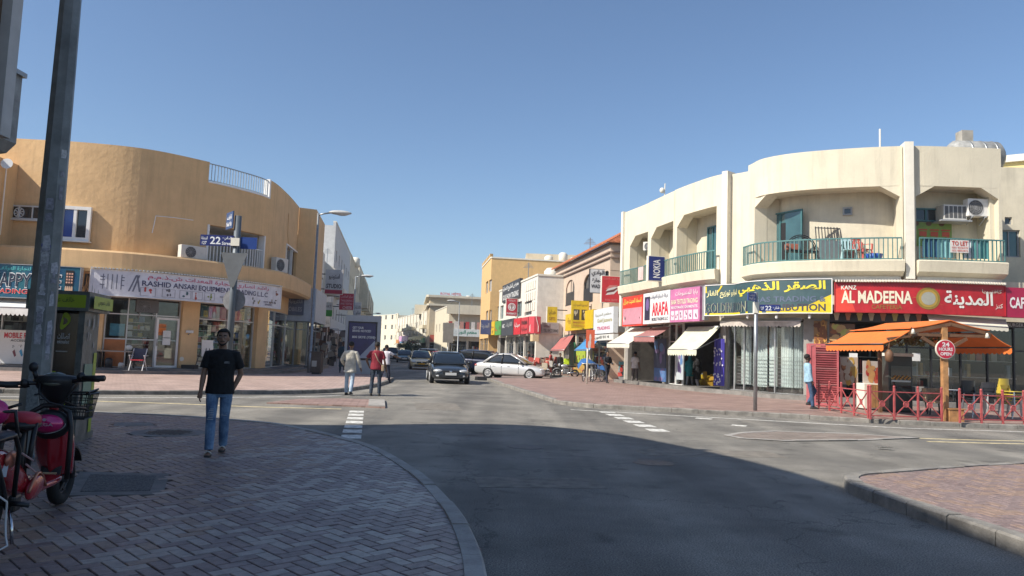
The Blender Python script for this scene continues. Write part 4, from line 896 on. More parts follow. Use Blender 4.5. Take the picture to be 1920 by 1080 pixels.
def plastic_chair(p, c, label, rz=0, s=1.0, group='plastic chairs'):
    t = thing('plastic_chair', label, 'chair', p, group, local=True, rz=rz); m = paint(c, 0.35); q = lambda x: V(x) * s
    mb = MB(); mb.bx(-0.22 * s, 0.22 * s, -0.22 * s, 0.2 * s, 0.41 * s, 0.44 * s); mb.build('seat', m, t, bevel=0.012)
    mb = MB()
    for k in range(5): x = (-0.2 + 0.1 * k) * s; mb.bar((x, 0.19 * s, 0.44 * s), (x * 1.05, 0.27 * s, 0.82 * s), 0.06 * s, 0.02)
    mb.bar((-0.24 * s, 0.27 * s, 0.83 * s), (0.24 * s, 0.27 * s, 0.83 * s), 0.025, 0.07 * s); mb.build('backrest', m, t)
    for sx in (-1, 1):
        for y in (-0.2, 0.19): mb = MB(); mb.bar((0.2 * s * sx, y * s, 0.41 * s), (0.25 * s * sx, y * s * 1.2, 0), 0.045 * s); mb.build('leg', m, t)
        mb = MB(); mb.bar((0.235 * s * sx, -0.2 * s, 0.63 * s), (0.235 * s * sx, 0.24 * s, 0.65 * s), 0.05 * s, 0.02); mb.bar((0.235 * s * sx, -0.19 * s, 0.43 * s), (0.235 * s * sx, -0.2 * s, 0.63 * s), 0.04 * s); mb.build('armrest', m, t)
    return t
p = bal(1617, 492, -0.3); plastic_chair((p.x, p.y, z0_), (0.55, 0.1, 0.08), 'red plastic chair on the big curved balcony', 0.4, 1.15)
p = bal(1592, 492, -0.2); plastic_chair((p.x, p.y, z0_), (0.35, 0.5, 0.52), 'pale blue plastic chair on the curved balcony left of the red one', -0.3, 1.1)
p = bal(1638, 494, -0.05); mb = MB(); mb.lathe([(0.001, 0), (0.26, 0), (0.34, 0.28), (0.3, 0.28), (0.23, 0.03), (0.001, 0.03)], 16, (p.x, p.y, z0_)); mb.build('washing_tub', paint((0.03, 0.1, 0.4), 0.35), None, 'blue plastic tub on the curved balcony right of the red chair', 'tub', org=(p.x, p.y, z0_))
for px, c, lb in ((1745, (0.02, 0.08, 0.16), 'dark blue cloth hung inside the right balcony railing'), (1771, (0.25, 0.5, 0.52), 'light blue cloth hung beside the to let board'), (1818, (0.6, 0.62, 0.64), 'white patterned cloth at the right balcony railing'), (1838, (0.08, 0.28, 0.28), 'teal cloth at the right balcony railing'), (1204, (0.6, 0.45, 0.42), 'pink cloth hung on the small left balcony railing')):
    s_ = rs(px, 475, 0.4); mb = MB(); of_ = 0.46; n = 8
    mb.loft([[PR.pos(s_ - 0.3 + 0.6 * k / n, z, of_ + 0.02 * math.sin(k * 2.1) + d) for z, d in ((5.68, 0), (6.38, 0), (6.38, 0.015), (5.68, 0.015))] for k in range(n + 1)])
    mb.build('hanging_cloth', paint(c, 0.8), None, lb, 'cloth', org=PR.pos(s_, 5.68, of_))
s_ = rs(1799, 476, 0.62); t, mp, L, Hh = sign_panel(PR, s_ - 0.33, s_ + 0.33, 5.86, 6.33, 0.64, paint((0.68, 0.64, 0.6), 0.6), 'small white board reading TO LET tied to the right balcony railing', 'notice_board', 0.02, 'notice')
write(t, [('TO LET', (0.5, 0.05, 0.03), 0.06, 0.94, 0.56, 0.92, 0.02), ('050 4556575', (0.5, 0.1, 0.08), 0.06, 0.94, 0.32, 0.48), ('055 8893472', (0.5, 0.1, 0.08), 0.06, 0.94, 0.08, 0.24)], mp, L, Hh)
# side wall beyond the right end, roof, roof gear
e0 = PR.at(PR.L); e1 = e0 + V((0.15, 3.2)); e2 = G(1990, 315, 10.2).xy
SW = Plan([e1, V((e1.x + 9, e1.y - 0.6))])
q = W1(SW, 1875, 1913, 431, 482); v_ = W1(SW, 1884, 1898, 407, 421)
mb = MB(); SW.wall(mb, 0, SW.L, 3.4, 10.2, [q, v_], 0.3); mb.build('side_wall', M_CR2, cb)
mb = MB(); mb.prism([tuple(e0), tuple(e1), tuple(e1 + V((-0.3, 0))), tuple(e0 + V((-0.3, 0)))], 4.95, 10.0); mb.build('return_wall', M_CR, cb)
window(SW, q[0], q[1], q[2], q[3], -0.18, cb, M_GREY, M_TG, 2); window(SW, v_[0], v_[1], v_[2], v_[3], -0.15, cb, M_GREY, M_DG, 1, 0.04, False)
mb = MB(); mb.prism([tuple(p) for p in offset_line(PR.p, 0.1)] + [tuple(e1), tuple(e1 + V((9, 0))), (30, 44), (9.5, 46)], 8.9, 9.1); mb.build('roof', mat('roof_screed', (0.4, 0.38, 0.34), 0.9), cb)
mb = MB(); mb.prism([(8.4, 45.4), (30, 45.4), (30, 45.7), (8.4, 45.7)], 0, 9.7); mb.prism([tuple(PR.p[0] + V((0, 0.0))), tuple(PR.p[0] + V((0.3, -0.1))), (9.5, 45.39), (8.9, 45.39)], 0.1, 9.7); mb.build('rear_wall', M_CR2, cb)
yb = thing('yellow_building', 'pale yellow building with white coping behind the cream corner building at the right edge', 'building', (28, 38, 0))
MB().prism([(20, 40), (30, 33.5), (36, 43), (26, 49.5)], 0, 12.0).build('wall', mat('yellow_render', (0.70, 0.58, 0.26), 0.85, var=0.05), yb); MB().prism([(19.7, 40), (30.05, 33.2), (36.3, 43), (26, 49.8)], 12.003, 12.35).build('coping', M_FIN, yb)
p = D(1650, 278, 31); t = thing('roof_antenna', 'thin white antenna mast on the curved cream roof', 'antenna', (p.x, p.y, 9.1)); MB().tube([V((p.x, p.y, 9.1)), V((p.x, p.y, D(1650, 242, 31).z))], 0.035, 6).build('mast', M_FIN, t); MB().cbx((p.x, p.y, 9.15), (0.2, 0.2, 0.1)).build('base_plate', M_GREY, t)
p = D(1828, 282, 33); tz = D(1828, 272, 33).z
t = thing('water_tank', 'horizontal grey water tank with a square cap on the cream roof', 'water tank', (p.x, p.y, 9.1))
M_TANK = mat('tank_grey', (0.3, 0.3, 0.285), 0.55, var=0.3)
mb = MB(); a, b = V((p.x - 1.0, p.y, tz - 0.6)), V((p.x + 0.85, p.y, tz - 0.6)); mb.tube([a - V((0.25, 0, 0)), a - V((0.2, 0, 0)), a, b, b + V((0.2, 0, 0)), b + V((0.25, 0, 0))], [0.1, 0.55, 0.75, 0.75, 0.55, 0.1], 20); mb.build('barrel', M_TANK, t)
for k in (-0.5, 0.1, 0.6): MB().tube([V((p.x + k - 0.03, p.y, tz - 0.6)), V((p.x + k + 0.03, p.y, tz - 0.6))], 0.77, 20).build('hoop', M_STEEL, t)
MB().bx(p.x - 0.72, p.x - 0.22, p.y - 0.25, p.y + 0.25, tz + 0.1, tz + 0.6).build('cap', mat('concrete_cap', (0.33, 0.31, 0.27), 0.9, var=0.2), t); MB().bx(p.x - 0.7, p.x + 0.6, p.y - 0.5, p.y + 0.5, 9.1, tz - 1.2).build('stand', M_GREY, t)
p = D(1245, 360, 40); t = thing('roof_antenna', 'small antenna with a stub dish over the street side of the cream roof', 'antenna', (p.x, p.y, 9.1)); MB().tube([V((p.x, p.y, 9.1)), V((p.x + 0.05, p.y, D(1244, 344, 40).z))], 0.03, 5).build('mast', M_FIN, t); MB().ell((p.x - 0.1, p.y, D(1241, 357, 40).z), (0.14, 0.1, 0.16), 8, 6).build('receiver', M_FIN, t)
# ---------------------------------------------------------------- ground floor
zf2 = 0.3; GR = -0.25
mb = MB(); PR.prof(mb, -0.2, PR.L + 6, [(-6, 0.1), (0.55, 0.1), (0.55, zf2 - 0.01), (-6, zf2 - 0.01)]); mb.build('step', mat('speckled_step', (0.2, 0.19, 0.175), 0.7, var=0.25), cb)
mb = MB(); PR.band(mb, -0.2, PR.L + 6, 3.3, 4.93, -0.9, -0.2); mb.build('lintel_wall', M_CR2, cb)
def gs(px): return PR.hit(px, 680, GR)[0]
shops = [(gs(1184), gs(1250)), (gs(1254), gs(1357)), (gs(1366), gs(1509)), (gs(1556), PR.L + 5)]
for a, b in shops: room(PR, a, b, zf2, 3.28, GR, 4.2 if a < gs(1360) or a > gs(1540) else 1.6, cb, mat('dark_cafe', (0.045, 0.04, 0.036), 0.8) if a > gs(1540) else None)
for a, b in ((-0.1, gs(1184)), (gs(1250), gs(1254)), (gs(1357), gs(1366)), (gs(1509), gs(1556))):
    mb = MB(); PR.band(mb, a, b, zf2, 3.3, -0.8, -0.02); mb.build('column', mat('grey_pier', (0.3, 0.28, 0.25), 0.7), cb)
f = glazing(cb, [gs(1367), gs(1378), gs(1396), gs(1454), gs(1508)], [zf2, 3.28], GR, pl=PR, mf=M_ALU)
# white curtains
M_CUR = mat('white_curtain', (0.72, 0.75, 0.75), 0.9, var=0.12, scale=5)
for a, b in ((1384, 1402), (1404, 1428), (1430, 1447), (1456, 1482), (1484, 1503)):
    s0_, s1_ = gs(a), gs(b); n = int((s1_ - s0_) / 0.03) + 6; mb = MB(); mb.smooth = True
    mb.loft([[PR.pos(s0_ + (s1_ - s0_) * k / n, z, GR - 0.3 + 0.045 * math.sin(k * 1.25 + a) * (0.7 if z > 3 else 1.1)) for z in (0.55 if b != 1428 else 0.5, 1.2, 2.2, 3.2)] for k in range(n + 1)], cap=False, closed=False); mb.build('curtain', M_CUR, cb)
for k in range(9): mb = MB(); PR.band(mb, gs(1380), gs(1507), 0.55 + 0.15 * k, 0.565 + 0.15 * k, GR - 0.14, GR - 0.12); mb.build('window_bar', M_ALU, cb)
glazing(cb, [gs(1255), gs(1268), gs(1281)], [zf2, 2.4, 3.28], GR, pl=PR, mf=M_WF)
goods(PR, gs(1188), gs(1248), 0.35, 2.9, -1.6, cb, 6); goods(PR, gs(1283), gs(1355), 0.35, 2.9, -2.0, cb, 6)
goods(PR, gs(1570), PR.L + 3, 0.5, 2.6, -3.4, cb, 3, dens=0.45, pal=[paint(c) for c in ((0.4, 0.06, 0.04), (0.5, 0.3, 0.1), (0.06, 0.06, 0.07), (0.4, 0.38, 0.33), (0.2, 0.25, 0.28))])
# ---- signs of the street side
def psign(x0, x1, y0, y1, m, label, off=0.85, th=0.25, pl=PR, zz=None, frame=None, **k):
    q = W1(pl, x0, x1, y0, y1, off); z0, z1 = zz or q[2:]
    return sign_panel(pl, q[0], q[1], z0, z1, off, m, label, th=th, frame=frame, **k)
t, mp, L, Hh = psign(1167, 1205, 555, 611, mat('red_sign_face', (0.6, 0.045, 0.025), 0.45, var=0.06), 'red shop sign with shoe and bag pictures at the left end of the cream building')
write(t, [('السجاد الحديث جنرال', (0.75, 0.6, 0.1), 0.06, 0.94, 0.72, 0.92, 0.02)], mp, L, Hh)
mb = MB(); rect(mb, mp, 0.04 * L, 0.96 * L, 0.05 * Hh, 0.6 * Hh, 0.006); mb.build('pink_field', paint((0.55, 0.25, 0.3)), t)
for u in (0.2, 0.5, 0.8):
    mb = MB(); oval(mb, mp, u * L, 0.24 * Hh, 0.13 * L, 0.18 * Hh, 0.01); mb.build('picture_field', paint((0.7, 0.66, 0.62)), t); mb = MB(); scribble(mb, mp, (u - 0.08) * L, (u + 0.08) * L, 0.12 * Hh, 0.36 * Hh, 4, 0.014); mb.build('product_picture', paint((0.1, 0.05, 0.05)), t)
t, mp, L, Hh = psign(1206, 1256, 547, 606, mat('arafa_white', (0.66, 0.66, 0.65), 0.45, var=0.08, stain=0.25), 'white shop sign reading ARAFA in red with a dark phone picture', off=0.87)
write(t, [('ARAFA', (0.6, 0.03, 0.05), 0.38, 0.96, 0.24, 0.66, 0.025), ('MOBILE TRADING LLC', (0.08, 0.08, 0.1), 0.38, 0.95, 0.08, 0.18), ('عرفة لتجارة الهواتف', (0.2, 0.2, 0.25), 0.3, 0.95, 0.76, 0.92)], mp, L, Hh)
mb = MB(); rect(mb, mp, 0.07 * L, 0.29 * L, 0.12 * Hh, 0.88 * Hh, 0.012); mb.build('phone_picture', paint((0.03, 0.025, 0.05)), t); mb = MB(); oval(mb, mp, 0.19 * L, 0.62 * Hh, 0.07 * L, 0.2 * Hh, 0.016); mb.build('phone_screen', paint((0.16, 0.1, 0.25)), t)
t, mp, L, Hh = psign(1257, 1312, 540, 603, mat('pink_sign_face', (0.52, 0.17, 0.33), 0.45, var=0.12, stain=0.3), 'pink shop sign reading BABA TEXTILES TRADING with small clothes pictures', off=0.85)
write(t, [('بابا للمنسوجات', (0.72, 0.6, 0.62), 0.2, 0.95, 0.76, 0.94), ('BABA TEXTILES TRADING', (0.75, 0.72, 0.5), 0.05, 0.95, 0.54, 0.68), ('READYMADE GARMENTS', (0.75, 0.7, 0.72), 0.05, 0.95, 0.40, 0.48)], mp, L, Hh)
for k in range(6):
    u = 0.1 + 0.16 * k; mb = MB(); rect(mb, mp, (u - 0.065) * L, (u + 0.065) * L, 0.06 * Hh, 0.34 * Hh, 0.01); mb.build('picture_field', paint((0.7, 0.55, 0.6)), t); mb = MB(); scribble(mb, mp, (u - 0.035) * L, (u + 0.035) * L, 0.12 * Hh, 0.28 * Hh, 3, 0.014); mb.build('product_picture', paint((0.15, 0.03, 0.1)), t)
M_GF = mat('slate_green_sign', (0.045, 0.09, 0.1), 0.45, var=0.12, stain=0.2)
t, mp, L, Hh = psign(1323, 1559, 528, 587, M_GF, 'big slate and yellow sign reading GOLDEN FALCON GAS TRADING and DISTRIBUTION', off=0.9, zz=(3.5, 4.78), frame=M_WF)
yl = (0.68, 0.5, 0.02)
mb = MB(); n = 14
for k in range(n): a, b = L * k / n, L * (k + 1) / n; mb.add([mp(a, 0, 0.008), mp(b, 0, 0.008), mp(b, (0.06 + 0.22 * max(0, k + 1 - 7.5) / 7) * Hh, 0.008), mp(a, (0.06 + 0.22 * max(0, k - 7.5) / 7) * Hh, 0.008)], [(0, 1, 2, 3)])
mb.build('yellow_field', paint(yl), t); mb = MB(); blob(mb, mp, [(0, 0.76 * Hh), (0.1 * L, 0.76 * Hh), (0.135 * L, 0.98 * Hh), (0, 0.98 * Hh)], 0.008); mb.build('yellow_corner', paint(yl), t); mb = MB(); blob(mb, mp, [(0.86 * L, 0.22 * Hh), (L, 0.24 * Hh), (L, 0.55 * Hh)], 0.0095); mb.build('yellow_corner', paint(yl), t)
write(t, [('الصقر الذهبي', (0.75, 0.62, 0.05), 0.42, 0.965, 0.56, 0.97, 0.03), ('لتجارة و توزيع الغاز', (0.7, 0.66, 0.35), 0.01, 0.385, 0.56, 0.84, 0.016), ('GOLDEN', (0.32, 0.33, 0.2), 0.0, 0.235, 0.055, 0.405, 0.02), ('GOLDEN', (0.03, 0.045, 0.09), 0.004, 0.239, 0.06, 0.40, 0.008, 0.018), ('FALCON', (0.32, 0.33, 0.2), 0.265, 0.5, 0.055, 0.405, 0.02), ('FALCON', (0.03, 0.045, 0.09), 0.269, 0.504, 0.06, 0.40, 0.008, 0.018), ('GAS TRADING &', (0.1, 0.13, 0.2), 0.54, 0.965, 0.33, 0.5, 0.02), ('DISTRIBUTION', (0.05, 0.05, 0.07), 0.54, 0.965, 0.05, 0.27, 0.025)], mp, L, Hh)
q = psign(1313, 1321, 537, 600, M_GREY, 'narrow grey box end between the pink and the slate sign', off=0.7, name='sign_box')
M_RED = mat('cafe_red', (0.42, 0.018, 0.025), 0.4, var=0.15, stain=0.3)
t, mp, L, Hh = psign(1566, 1884, 536, 585, M_RED, 'long red sign reading KANZ AL MADEENA CAFETERIA over the orange canopy', off=0.9, zz=(3.55, 4.62), frame=M_RED)
mb = MB(); blob(mb, mp, [(0, 0), (0.0, 0.8 * Hh), (0.06 * L, Hh * 0.9), (0.12 * L, 0.0)], 0.004); mb.build('bright_sweep', paint((0.62, 0.05, 0.03)), t)
mb = MB(); blob(mb, mp, [(0.2 * L, 0.0), (0.3 * L, 0.22 * Hh), (0.45 * L, 0.55 * Hh), (0.6 * L, 0.3 * Hh), (0.9 * L, 0.02 * Hh)], 0.006); mb.build('orange_sweep', paint((0.5, 0.14, 0.05)), t)
write(t, [('KANZ', (0.7, 0.68, 0.6), 0.035, 0.125, 0.78, 0.93, 0.02), ('AL MADEENA', (0.72, 0.66, 0.5), 0.035, 0.435, 0.3, 0.74, 0.03), ('CAFETERIA', (0.28, 0.12, 0.03), 0.21, 0.38, 0.1, 0.26, 0.02), ('المدينة', (0.72, 0.7, 0.64), 0.61, 0.92, 0.2, 0.8, 0.025), ('كنز', (0.7, 0.68, 0.6), 0.935, 0.985, 0.2, 0.4), ('كافتيريا', (0.6, 0.5, 0.4), 0.85, 0.98, 0.72, 0.88)], mp, L, Hh)
for r, c, d in ((1.0, (0.25, 0.17, 0.03), 0.01), (0.8, (0.4, 0.26, 0.05), 0.014), (0.6, (0.32, 0.32, 0.27), 0.018)):
    mb = MB(); oval(mb, mp, 0.52 * L, 0.5 * Hh, 0.34 * Hh * r, 0.38 * Hh * r, d, 24); mb.build('emblem', paint(c), t)
mb = MB()
for k in range(60): a = rs(1566, 530, 0.9) + L * k / 60; PR.band(mb, a, a + L / 110, 4.67, 4.75, 0.5, 1.05)
mb.build('corrugated_cover', M_FIN, t, kind='stuff')
t, mp, L, Hh = psign(1887, 1945, 547, 594, mat('crimson_sign', (0.36, 0.015, 0.06), 0.4, var=0.08), 'crimson sign starting with CAF at the right edge', off=0.9, zz=(3.5, 4.6))
write(t, [('CAFETERIA', (0.75, 0.72, 0.7), 0.1, 1.4, 0.3, 0.68, 0.03)], mp, L, Hh)
# blue blade sign
s_ = rs(1264, 500); nn = PR.nrm(s_); n3 = V((nn.x, nn.y, 0)); b0 = PR.pos(s_ - 0.15, 0, 0.42); zt_, zb_ = PR.hit(1252, 476, 0.75)[1], PR.hit(1252, 524, 0.75)[1]
t = thing('blade_sign', 'upright navy blue blade sign reading NOKIA on the cream building', 'sign', (b0.x, b0.y, zb_), 'blade signs along the right side of the street')
fu = -n3; o = b0 + n3 * 0.9; o.z = zb_; fn = V((fu.y, -fu.x, 0)); mp = flat_map(o, fu, fn); hh = zt_ - zb_
mb = MB(); mb.loft([[mp(u, v, d) for u, v in ((0, 0), (0.9, 0), (0.9, hh), (0, hh))] for d in (-0.22, 0)]); mb.build('box', M_FIN, t)
mb = MB(); rect(mb, mp, 0.03, 0.87, 0.03, hh - 0.03, 0.006); mb.build('blue_face', paint((0.015, 0.03, 0.17), 0.4), t)
rot = lambda u, v, d: mp(0.45 - v, u, d)
mb = letter(MB(), 'NOKIA', rot, 0.16, hh * 0.86, -0.19, 0.19, 0.012, 0.02); mb.build('lettering', paint((0.75, 0.75, 0.75)), t)
# ---- awnings on the street side
def PA(px, py, off): s_, z = PR.hit(px, py, off); return PR.pos(s_, z, off)
M_AC = mat('cream_awning', (0.66, 0.63, 0.52), 0.85, var=0.08); M_AM = mat('maroon_awning', (0.34, 0.15, 0.14), 0.85, var=0.1); M_AG = mat('sage_awning', (0.58, 0.58, 0.44), 0.85, var=0.1)
awning(PA(1183, 615, 0.0), PA(1221, 614, 0.0), PA(1138, 644, 2.0), PA(1180, 644, 2.0), M_AC, 'cream awning at the left end of the cream building', 0.22)
awning(PA(1223, 614, 0.05), PA(1257, 613, 0.05), PA(1188, 631, 1.6), PA(1227, 631, 1.6), M_AM, 'maroon awning between the two cream ones', 0.26)
awning(PA(1290, 614, 0.1), PA(1351, 612, 0.1), PA(1252, 655, 1.7), PA(1306, 655, 1.7), M_AG, 'sage cream sloping awning beside the curtained shop', 0.26)
awning(PA(1352, 597, 0.2), PA(1504, 597, 0.2), PA(1350, 602, 0.55), PA(1501, 602, 0.55), mat('dusty_valance', (0.5, 0.45, 0.4), 0.9, var=0.2), 'dusty rolled scalloped awning over the white curtained shop', 0.22, arms=False)
awning(PA(1738, 590, 0.35), PA(1886, 600, 0.35), PA(1745, 604, 1.2), PA(1891, 614, 1.2), M_AC, 'cream awning between the red cafe sign and the orange canopy', 0.14, arms=False)
for px, wrd in ((1353, 'leftmost'), (1402, 'second from left'), (1456, 'third from left'), (1518, 'rightmost')):
    p = PA(px, 594, 0.75); t = thing('light_bulb', 'white bulb hanging under the slate and yellow sign, ' + wrd + ' of four', 'bulb', p, 'bulbs under the slate and yellow sign'); MB().ell(p, (0.06, 0.06, 0.09), 10, 8).build('glass', paint((0.75, 0.75, 0.72), 0.3), t); MB().tube([p + V((0, 0, 0.08)), p + V((0, 0, 0.35))], 0.018, 5).build('cord', M_BLK, t)
# ================================================================ THE STREET BEYOND
def block(name, label, plan, zt, m, rows, cols, depth=9, w=1.1, hgt=1.3, zb=0.1, mg=None, mf=None, parapet=0.15, s_in=0.8, ops=None, fin=0, shops=None, z1=3.1):
    """a street house: wall with real window and shop openings, panes set back, flat roof and closed back"""
    a, b = plan.at(0), plan.at(plan.L); o = thing(name, label, 'building', (a.x, a.y, 0))
    q = []
    for z in rows:
        n = cols
        for k in range(n):
            c = s_in + (plan.L - 2 * s_in) * (k + 0.5) / n; q.append((c - w / 2, c + w / 2, z, z + hgt))
    if ops: q += ops
    so = []
    if shops:
        p0, p1, n = shops; st = (p1 - p0) / n; so = [(p0 + k * st + 0.15, p0 + (k + 1) * st - 0.15, 0.12, z1) for k in range(n)]
    mb = MB(); plan.wall(mb, 0, plan.L, zb, zt, q + so, 0.28); mb.build('wall', m, o)
    for r in q: window(plan, r[0] + 0.01, r[1] - 0.01, r[2] + 0.01, r[3] - 0.01, -0.2, o, mf or M_FRAME, mg or M_DG, 2 if r[1] - r[0] > 0.9 else 1, 0.05, False)
    n0, n1 = plan.nrm(0), plan.nrm(plan.L)
    ring = lambda d: [tuple(plan.at(t, d)) for t in plan.cuts(0.01, plan.L - 0.01)]
    bk = [tuple(b - n1 * depth), tuple(a - n0 * depth)]
    MB().prism(ring(-0.285) + bk, (3.3 if so else zb), zt - 0.35).build('inner_block', m, o)
    if so: MB().prism(ring(-3.6) + bk, zb, 3.29).build('ground_core', m, o)
    mb = MB(); plan.band(mb, 0, plan.L, zt + 0.003, zt + parapet, -0.3, 0.06); mb.build('coping', M_FIN, o)
    if fin:
        for k in range(fin + 1):
            mb = MB(); t = plan.L * k / fin; plan.band(mb, max(0, t - 0.15), min(plan.L, t + 0.15), 3.4, zt + 0.3, 0.002, 0.2); mb.build('fin', m, o)
    rr = random.Random(len(name) + int(zt * 10))
    for x0, x1, z0_, z1_ in so:
        room(plan, x0 + 0.005, x1 - 0.005, 0.14, z1 - 0.005, -0.285, 3.0, o); goods(plan, x0 + 0.2, x1 - 0.2, 0.2, z1 - 0.6, -0.9, o, 4, dens=0.8)
        if rr.random() < 0.6: glazing(o, [x0 + 0.03, (x0 + x1) / 2, x1 - 0.03], [0.14, z1 - 0.6, z1 - 0.02], -0.2, pl=plan, mf=M_ALU)
    return o
def blade(x0, x1, y0, y1, Y, mf, label, side=1, th=0.22, box=None, arm=0.5, name='blade_sign', cat='sign', group='blade signs along the street', legs=0):
    """board square to the street, seen face on; side=1 when its wall is to the right"""
    o = D(x0, y1, Y); u = STN if True else None; u3 = V((u.x, u.y, 0)); px = x1 - x0
    L = px * Y / F * 1.01; Hh = (y1 - y0) * Y / F
    t = thing(name, label, cat, o, group); mp = flat_map(o, u3)
    mb = MB(); mb.loft([[mp(a, b, d) for a, b in ((0, 0), (L, 0), (L, Hh), (0, Hh))] for d in (-th, 0)]); mb.build('box', box or M_FIN, t)
    mb = MB(); e = 0.03; rect(mb, mp, e, L - e, e, Hh - e, 0.006); mb.build('face', mf, t)
    if arm:
        mb = MB()
        for v in (0.2, 0.8):
            if side > 0: mb.tube([mp(L, v * Hh, -th / 2), mp(L + arm, v * Hh, -th / 2)], 0.04, 5)
            else: mb.tube([mp(0, v * Hh, -th / 2), mp(-arm, v * Hh, -th / 2)], 0.04, 5)
        mb.build('arm', M_BLK, t)
    return t, mp, L, Hh
def shopfloor(o, plan, n, z0=0.12, z1=3.1, seed=0, mwall=None, depth=3.0, fr=None):
    """row of shop openings under a house: rooms, goods and glass"""
    rr = random.Random(seed); st = plan.L / n
    for k in range(n):
        a, b = k * st + 0.15, (k + 1) * st - 0.15
        room(plan, a, b, z0 + 0.02, z1, 0.02, depth, o)
        goods(plan, a + 0.2, b - 0.2, z0 + 0.1, z1 - 0.7, -0.5, o, 4, dens=0.8)
        if rr.random() < 0.75: glazing(o, [a, (a + b) / 2, b], [z0 + 0.02, z1 - 0.6, z1], 0.0, pl=plan, mf=fr or M_ALU)
        mb = MB(); plan.band(mb, k * st - 0.12, k * st + 0.12, z0, z1 + 0.3, -0.6, 0.1); mb.build('pier', mwall or M_CR2, o)
M_TC = mat('pink_stone', (0.55, 0.43, 0.33), 0.8, var=0.06, scale=2)
M_TILE = mat('terracotta_tile', (0.45, 0.15, 0.065), 0.8, var=0.2, scale=4)
# ---- house with the tiled roof
TP = Plan([(3.75, 64.5), (6.3, 48.0)]); zE = TP.hit(1149, 456)[1]
tr_ = []
tb = thing('tiled_roof_building', 'pink stone house with a terracotta tiled roof and arched windows beside the cream building', 'building', (5, 55, 0))
qs = []
for x0, x1, y0, y1 in ((1041, 1054, 531, 576), (1061, 1077, 525, 571), (1094, 1112, 514, 566), (1130, 1143, 508, 556)):
    qs.append(W1(TP, x0, x1, y0, y1))
mb = MB(); TP.wall(mb, 0, TP.L, 3.1, zE, qs, 0.4); mb.build('wall', M_TC, tb)
for q in qs:
    w_ = window(TP, q[0] + 0.02, q[1] - 0.02, q[2] + 0.02, q[3], -0.14, tb, M_BLK, M_DG, 2, 0.06)
    mb = MB(); r = (q[1] - q[0]) / 2; c = (q[0] + q[1]) / 2; h = r * 0.55
    for d in (-1, 1):
        pts = [TP.pos(c + d * r, q[3], -0.003)] + [TP.pos(c + d * r * math.sin(PI / 2 * k / 6), q[3] - h + h * math.cos(PI / 2 * k / 6), -0.003) for k in range(7)]
        nn = TP.nrm(c); mb.ext(pts, V((nn.x, nn.y, 0)) * -0.1)
    mb.build('arch', M_TC, tb)
    mb = MB(); TP.band(mb, q[0] + 0.04, q[1] - 0.04, q[2] + 0.02, (q[2] + q[3]) / 2, -0.06, -0.02); mb.build('lower_shutter', M_BLK, tb)
TS = Plan([(6.33, 48.0), (15, 49.3)]); mb = MB(); TS.wall(mb, 0, TS.L, 0.1, zE, (), 0.4); mb.build('side_wall', M_TC, tb)
for z in (zE - 0.55, zE - 0.9, zE - 0.02):
    mb = MB(); TP.band(mb, 0, TP.L, z, z + 0.09 if z < zE - 0.1 else z + 0.16, -0.2, 0.12); mb.build('string_course', mat('brown_trim', (0.2, 0.14, 0.11), 0.7), tb); mb = MB(); TS.band(mb, 0, TS.L, z, z + 0.09 if z < zE - 0.1 else z + 0.16, -0.2, 0.12); mb.build('string_course', MATS['brown_trim'], tb)
for z in (5.5, 6.3, 7.1): mb = MB(); TS.band(mb, 0, TS.L, z, z + 0.025, -0.1, 0.008); mb.build('stone_joint', MATS['brown_trim'], tb)
zr = zE + 0.14; rise = 2.0
for k in range(18):                       # courses of tiles stepping up the slope, each with rolls
    f0, f1 = k / 18, (k + 1) / 18; mb = MB(); nR = 52
    def RP(s, f): return TP.pos(s, zr + rise * f, 0.35 - 3.4 * f)
    s1_ = TP.L + 0.35 - 2.6 * f0; rows_ = []
    for i in range(nR * 2 + 1):
        s_ = -0.3 + (s1_ + 0.3) * i / (nR * 2); up = V((0, 0, 0.07 if i % 2 else 0.0)); rows_.append([RP(s_, f0) + up, RP(s_, f1 + 0.01) + up * 0.8 + V((0, 0, -0.05)), RP(s_, f1 + 0.01) - V((0, 0, 0.12)), RP(s_, f0) - V((0, 0, 0.06))])
    mb.loft(rows_); mb.build('tile_course', M_TILE, tb)
for k in range(18):                       # the hip end facing us
    f0, f1 = k / 18, (k + 1) / 18; mb = MB(); nR = 12; rows_ = []
    a0, b0_ = TP.pos(TP.L + 0.35 - 2.6 * f0, zr + rise * f0, 0.35 - 3.4 * f0), TP.pos(TP.L + 0.35 - 2.6 * f0, zr + rise * f0, -7 + 0.3 + 3.0 * f0)
    a1, b1_ = TP.pos(TP.L + 0.35 - 2.6 * f1, zr + rise * f1, 0.35 - 3.4 * f1), TP.pos(TP.L + 0.35 - 2.6 * f1, zr + rise * f1, -7 + 0.3 + 3.0 * f1)
    for i in range(nR * 2 + 1):
        t = i / (nR * 2); up = V((0, 0, 0.07 if i % 2 else 0)); rows_.append([a0.lerp(b0_, t) + up, a1.lerp(b1_, t) + up - V((0, 0, 0.05)), a1.lerp(b1_, t) - V((0, 0, 0.12)), a0.lerp(b0_, t) - V((0, 0, 0.06))])
    mb.loft(rows_); mb.build('tile_course', M_TILE, tb)
MB().prism([(3.8, 64.4), (6.5, 48.3), (14.5, 49.6), (12, 65.8)], 3.1, zE - 0.02).build('inner_block', M_TC, tb)
shopfloor(tb, TP, 4, seed=4)
